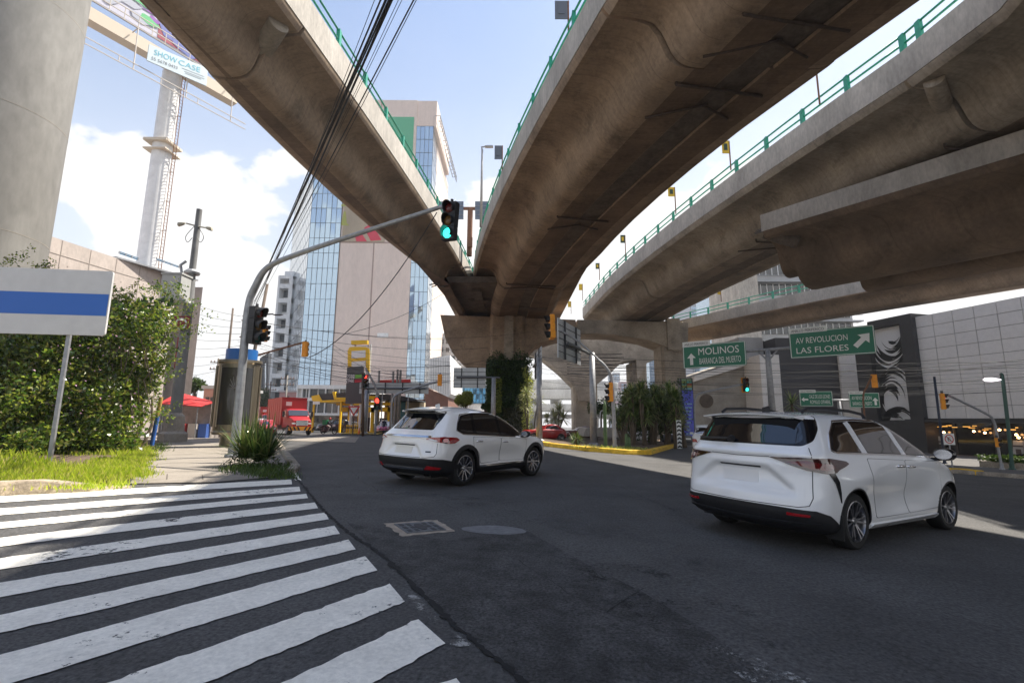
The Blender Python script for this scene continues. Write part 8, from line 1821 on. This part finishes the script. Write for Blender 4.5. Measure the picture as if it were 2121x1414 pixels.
def head(parent, c, r=.105, hair=None, helmet=None):
    c = Vector(c); q = MB(); secs = []
    for k in range(9): t = -1+2*k/8; rr = math.sqrt(max(0.02, 1-t*t)); secs.append([c+Vector((.078*rr*math.cos(a)*(1 if t > -.3 else .88)*r/.105, .098*rr*math.sin(a)*r/.105, .125*t*r/.105)) for a in [2*PI*i/14 for i in range(14)]])
    q.loft(secs); q.box(c+Vector((0, -.10, -.01)), (.025, .04, .04)); h = q.build('head', skin, parent, 60, local=True)
    q = MB()
    for s in (-1, 1): q.box(c+Vector((s*.032, -.094, .02)), (.022, .012, .010))
    q.box(c+Vector((0, -.092, -.055)), (.045, .012, .010)); q.build('face_features', black_pl, h, local=True)
    q = MB(); R2_ = 1.3 if helmet else 1.06; secs = []
    for k in range(7): t = -.2+1.2*k/6; rr = math.sqrt(max(.01, 1-t*t)); secs.append([c+Vector((.08*R2_*rr*math.cos(a), .1*R2_*rr*math.sin(a)+.012, .128*R2_*t+.005)) for a in [2*PI*i/14 for i in range(14)]])
    q.loft(secs); q.build('helmet' if helmet else 'hair', helmet or hair, h, 60, local=True)
SKE = [('hip', 'chest'), ('chest', 'neck'), ('neck', 'neck2'), ('chest', 'shl'), ('chest', 'shr'), ('shl', 'ell'), ('shr', 'elr'), ('ell', 'wrl'), ('elr', 'wrr'), ('wrl', 'hal'), ('wrr', 'har'), ('hip', 'hpl'), ('hip', 'hpr'), ('hpl', 'knl'), ('hpr', 'knr'), ('knl', 'anl'), ('knr', 'anr'), ('anl', 'tol'), ('anr', 'tor')]
def person(px, Y, yaw, label, base, hairm, mt, walk=.12):
    x = AY(px, base, Y).x; o = thing('person', gnd(x, Y), label, 'person', rz=yaw); w = walk
    J = dict(hip=(0, 0, .95, .14), chest=(0, 0, 1.28, .15), neck=(0, 0, 1.47, .06), neck2=(0, -.01, 1.55, .055), shl=(-.19, 0, 1.42, .065), shr=(.19, 0, 1.42, .065), ell=(-.25, .03, 1.14, .05), elr=(.25, .03, 1.14, .05), wrl=(-.25, -.06, .90, .034), wrr=(.25, -.06, .90, .034), hal=(-.25, -.08, .80, .03), har=(.25, -.08, .80, .03), hpl=(-.10, 0, .88, .095), hpr=(.10, 0, .88, .095), knl=(-.11, -w, .50, .065), knr=(.11, w*.3, .50, .065), anl=(-.11, -w*1.3, .08, .045), anr=(.11, w*1.4, .09, .045), tol=(-.11, -w*1.3-.16, .04, .035), tor=(.11, w*1.4-.14, .04, .035))
    figure(o, J, SKE, 'body', mt); head(o, (0, -.02, 1.66), hair=hairm)
person(717, 59, R_(160), 'person in dark clothes standing between the white car and the yellow bollards', 893, black_pl, cloth_d, .05)
person(700, 72, R_(20), 'person in dark clothes standing at the truck corner near the station garage', 880, black_pl, cloth_d)
person(795, 56, R_(30), 'person in dark clothes walking past the taxi by the concrete poles', 893, black_pl, mat('navy_cloth', (.02, .03, .06), .9))
# ---- motorcycle and its rider
mx = AY(681, 897, 53).x; mo = thing('motorcycle', gnd(mx, 53), 'black and white motorcycle riding across in front of the red truck', 'motorcycle', rz=R_(-8)); mblk = black_gl
for xx in (-.66, .66):
    q = MB(); q.lathe((xx, -.06, .31), (0, 1, 0), [(.25, .0), (.30, .0), (.31, .05), (.30, .11), (.25, .11)], 26, False); w_ = q.build('wheel', rubber, mo, 60, local=True); q = MB(); q.lathe((xx, -.03, .31), (0, 1, 0), [(.24, 0), (.26, 0), (.26, .06), (.24, .06)], 24, False)
    for k in range(6): a = k*PI/3; q.beam((xx, 0, .31), (xx+.25*math.cos(a), 0, .31+.25*math.sin(a)), .025)
    q.build('rim', alloy_dk, w_, local=True)
q = MB(); q.tube([(.66, .08, .31), (.46, .08, .95)], .03, 8); q.tube([(.66, -.08, .31), (.46, -.08, .95)], .03, 8); q.tube([(-.66, .09, .31), (-.1, .06, .42), (.38, 0, .85)], .035, 8); q.tube([(-.66, -.09, .31), (-.1, -.06, .42)], .035, 8); q.build('frame', alloy_dk, mo, 60, local=True)
q = MB(); q.loft([[(xx, a*wd, z+b*.5*hh) for a, b in ((-1, -1), (-1, .4), (-.5, 1), (.5, 1), (1, .4), (1, -1))] for xx, wd, z, hh in ((-.05, .10, .80, .18), (.12, .15, .86, .26), (.34, .13, .88, .22), (.46, .07, .88, .14))]); q.build('tank', mblk, mo, 50, local=True)
q = MB(); q.loft([[(xx, a*wd, z+b*.05) for a, b in ((-1, -1), (-1, .6), (0, 1), (1, .6), (1, -1))] for xx, wd, z in ((-.75, .08, .88), (-.45, .13, .83), (-.02, .11, .80))]); q.build('seat', rubber, mo, 50, local=True)
q = MB(); q.bx((-.18, -.14, .30), (.28, .14, .62)); q.cyl((-.1, -.17, .30), (-.8, -.19, .42), .05, n=10); q.build('engine', alloy_dk, mo, local=True)
q = MB(); q.loft([[(xx, a*wd, z+b*hh) for a, b in ((-1, -1), (-1, 1), (1, 1), (1, -1))] for xx, wd, z, hh in ((.44, .12, .93, .13), (.60, .10, .93, .12), (.66, .06, .92, .07))]); q.build('headlight_cowl', whp, mo, 50, local=True)
q = MB(); q.tube([(.38, -.36, 1.06), (.45, -.2, 1.05), (.45, .2, 1.05), (.38, .36, 1.06)], .018, 8); q.build('handlebar', black_pl, mo, 60, local=True)
rd = thing('person', gnd(mx, 53), 'motorcycle rider in a red helmet with a green delivery box on the back', 'person', rz=R_(-8))
J = dict(hip=(-.22, 0, .95, .14), chest=(-.05, 0, 1.26, .15), neck=(.0, 0, 1.42, .06), neck2=(.03, 0, 1.50, .055), shl=(-.02, .18, 1.37, .065), shr=(-.02, -.18, 1.37, .065), ell=(.15, .28, 1.16, .05), elr=(.15, -.28, 1.16, .05), wrl=(.34, .31, 1.09, .035), wrr=(.34, -.31, 1.09, .035), hal=(.40, .31, 1.07, .032), har=(.40, -.31, 1.07, .032), hpl=(-.18, .12, .90, .10), hpr=(-.18, -.12, .90, .10), knl=(.22, .22, .78, .07), knr=(.22, -.22, .78, .07), anl=(.0, .2, .36, .045), anr=(.0, -.2, .36, .045), tol=(.16, .2, .32, .036), tor=(.16, -.2, .32, .036))
figure(rd, J, SKE, 'body', cloth_d); head(rd, (.05, 0, 1.62), helmet=helm)
q = MB(); q.tube([(-.18, -.12, .92), (.22, -.23, .80), (.02, -.21, .40)], [.12, .085, .065], 8); q.tube([(-.18, .12, .92), (.22, .23, .80), (.02, .21, .40)], [.12, .085, .065], 8); q.build('trousers', cloth_w, rd, 180, local=True)
bg_ = thing('delivery_box', gnd(mx-.42, 53), 'green delivery box carried behind the motorcycle rider', 'box', rz=R_(-8)); q = MB(); q.bx((-.24, -.24, 1.0), (.24, .24, 1.48)); q.build('box', mat('delivery_green', (.02, .25, .10), .7), bg_, local=True); q = MB(); q.bx((-.26, -.26, 1.46), (.26, .26, 1.52)); q.build('lid', mat('delivery_green_dark', (.015, .18, .07), .7), bg_, local=True)
# yellow bollards and hoops of the station forecourt
bo0 = None
for k in range(6):
    px = 718+k*4.4; p = gnd(AY(px, 892, 55).x, 55); 
    if bo0 is None:
        bo0 = thing('bollard', p, 'yellow steel bollard in the row at the station forecourt', 'bollard', 'yellow bollards of the filling station'); q = MB(); q.cyl((0, 0, 0), (0, 0, 1.0), .09, n=10); q.build('post', yel, bo0, local=True); q = MB(); q.cyl((0, 0, .62), (0, 0, .78), .094, n=10); q.build('black_band', black_pl, bo0, local=True)
    else: copytree(bo0, Matrix.Translation(p))
# speed hump markings / yellow curb patch in front of the station
ground_poly('station_kerb', [(AY(715, 896, 53).x, 51), (AY(800, 896, 53).x, 50), (AY(800, 893, 60).x, 60), (AY(715, 893, 60).x, 60)], .10, mat('kerb_stained_yellow', (.42, .29, .06), .8, noise=(1.2, .5)), 1.5)
# ============================================================ light city haze
hm = bpy.data.materials.new('haze'); hm.use_nodes = True; t = hm.node_tree; t.nodes.remove(t.nodes['Principled BSDF']); pv = t.nodes.new('ShaderNodeVolumePrincipled'); pv.inputs['Color'].default_value = (.86, .88, .92, 1); pv.inputs['Density'].default_value = .0005; pv.inputs['Anisotropy'].default_value = .2
t.links.new(pv.outputs[0], t.nodes['Material Output'].inputs['Volume'])
q = MB(); q.bx((-1500, -1000, -75), (1500, 2600, 95)); tag(q.build('haze', hm), 'thin pale city haze filling the air over the junction', 'haze', None, 'stuff')
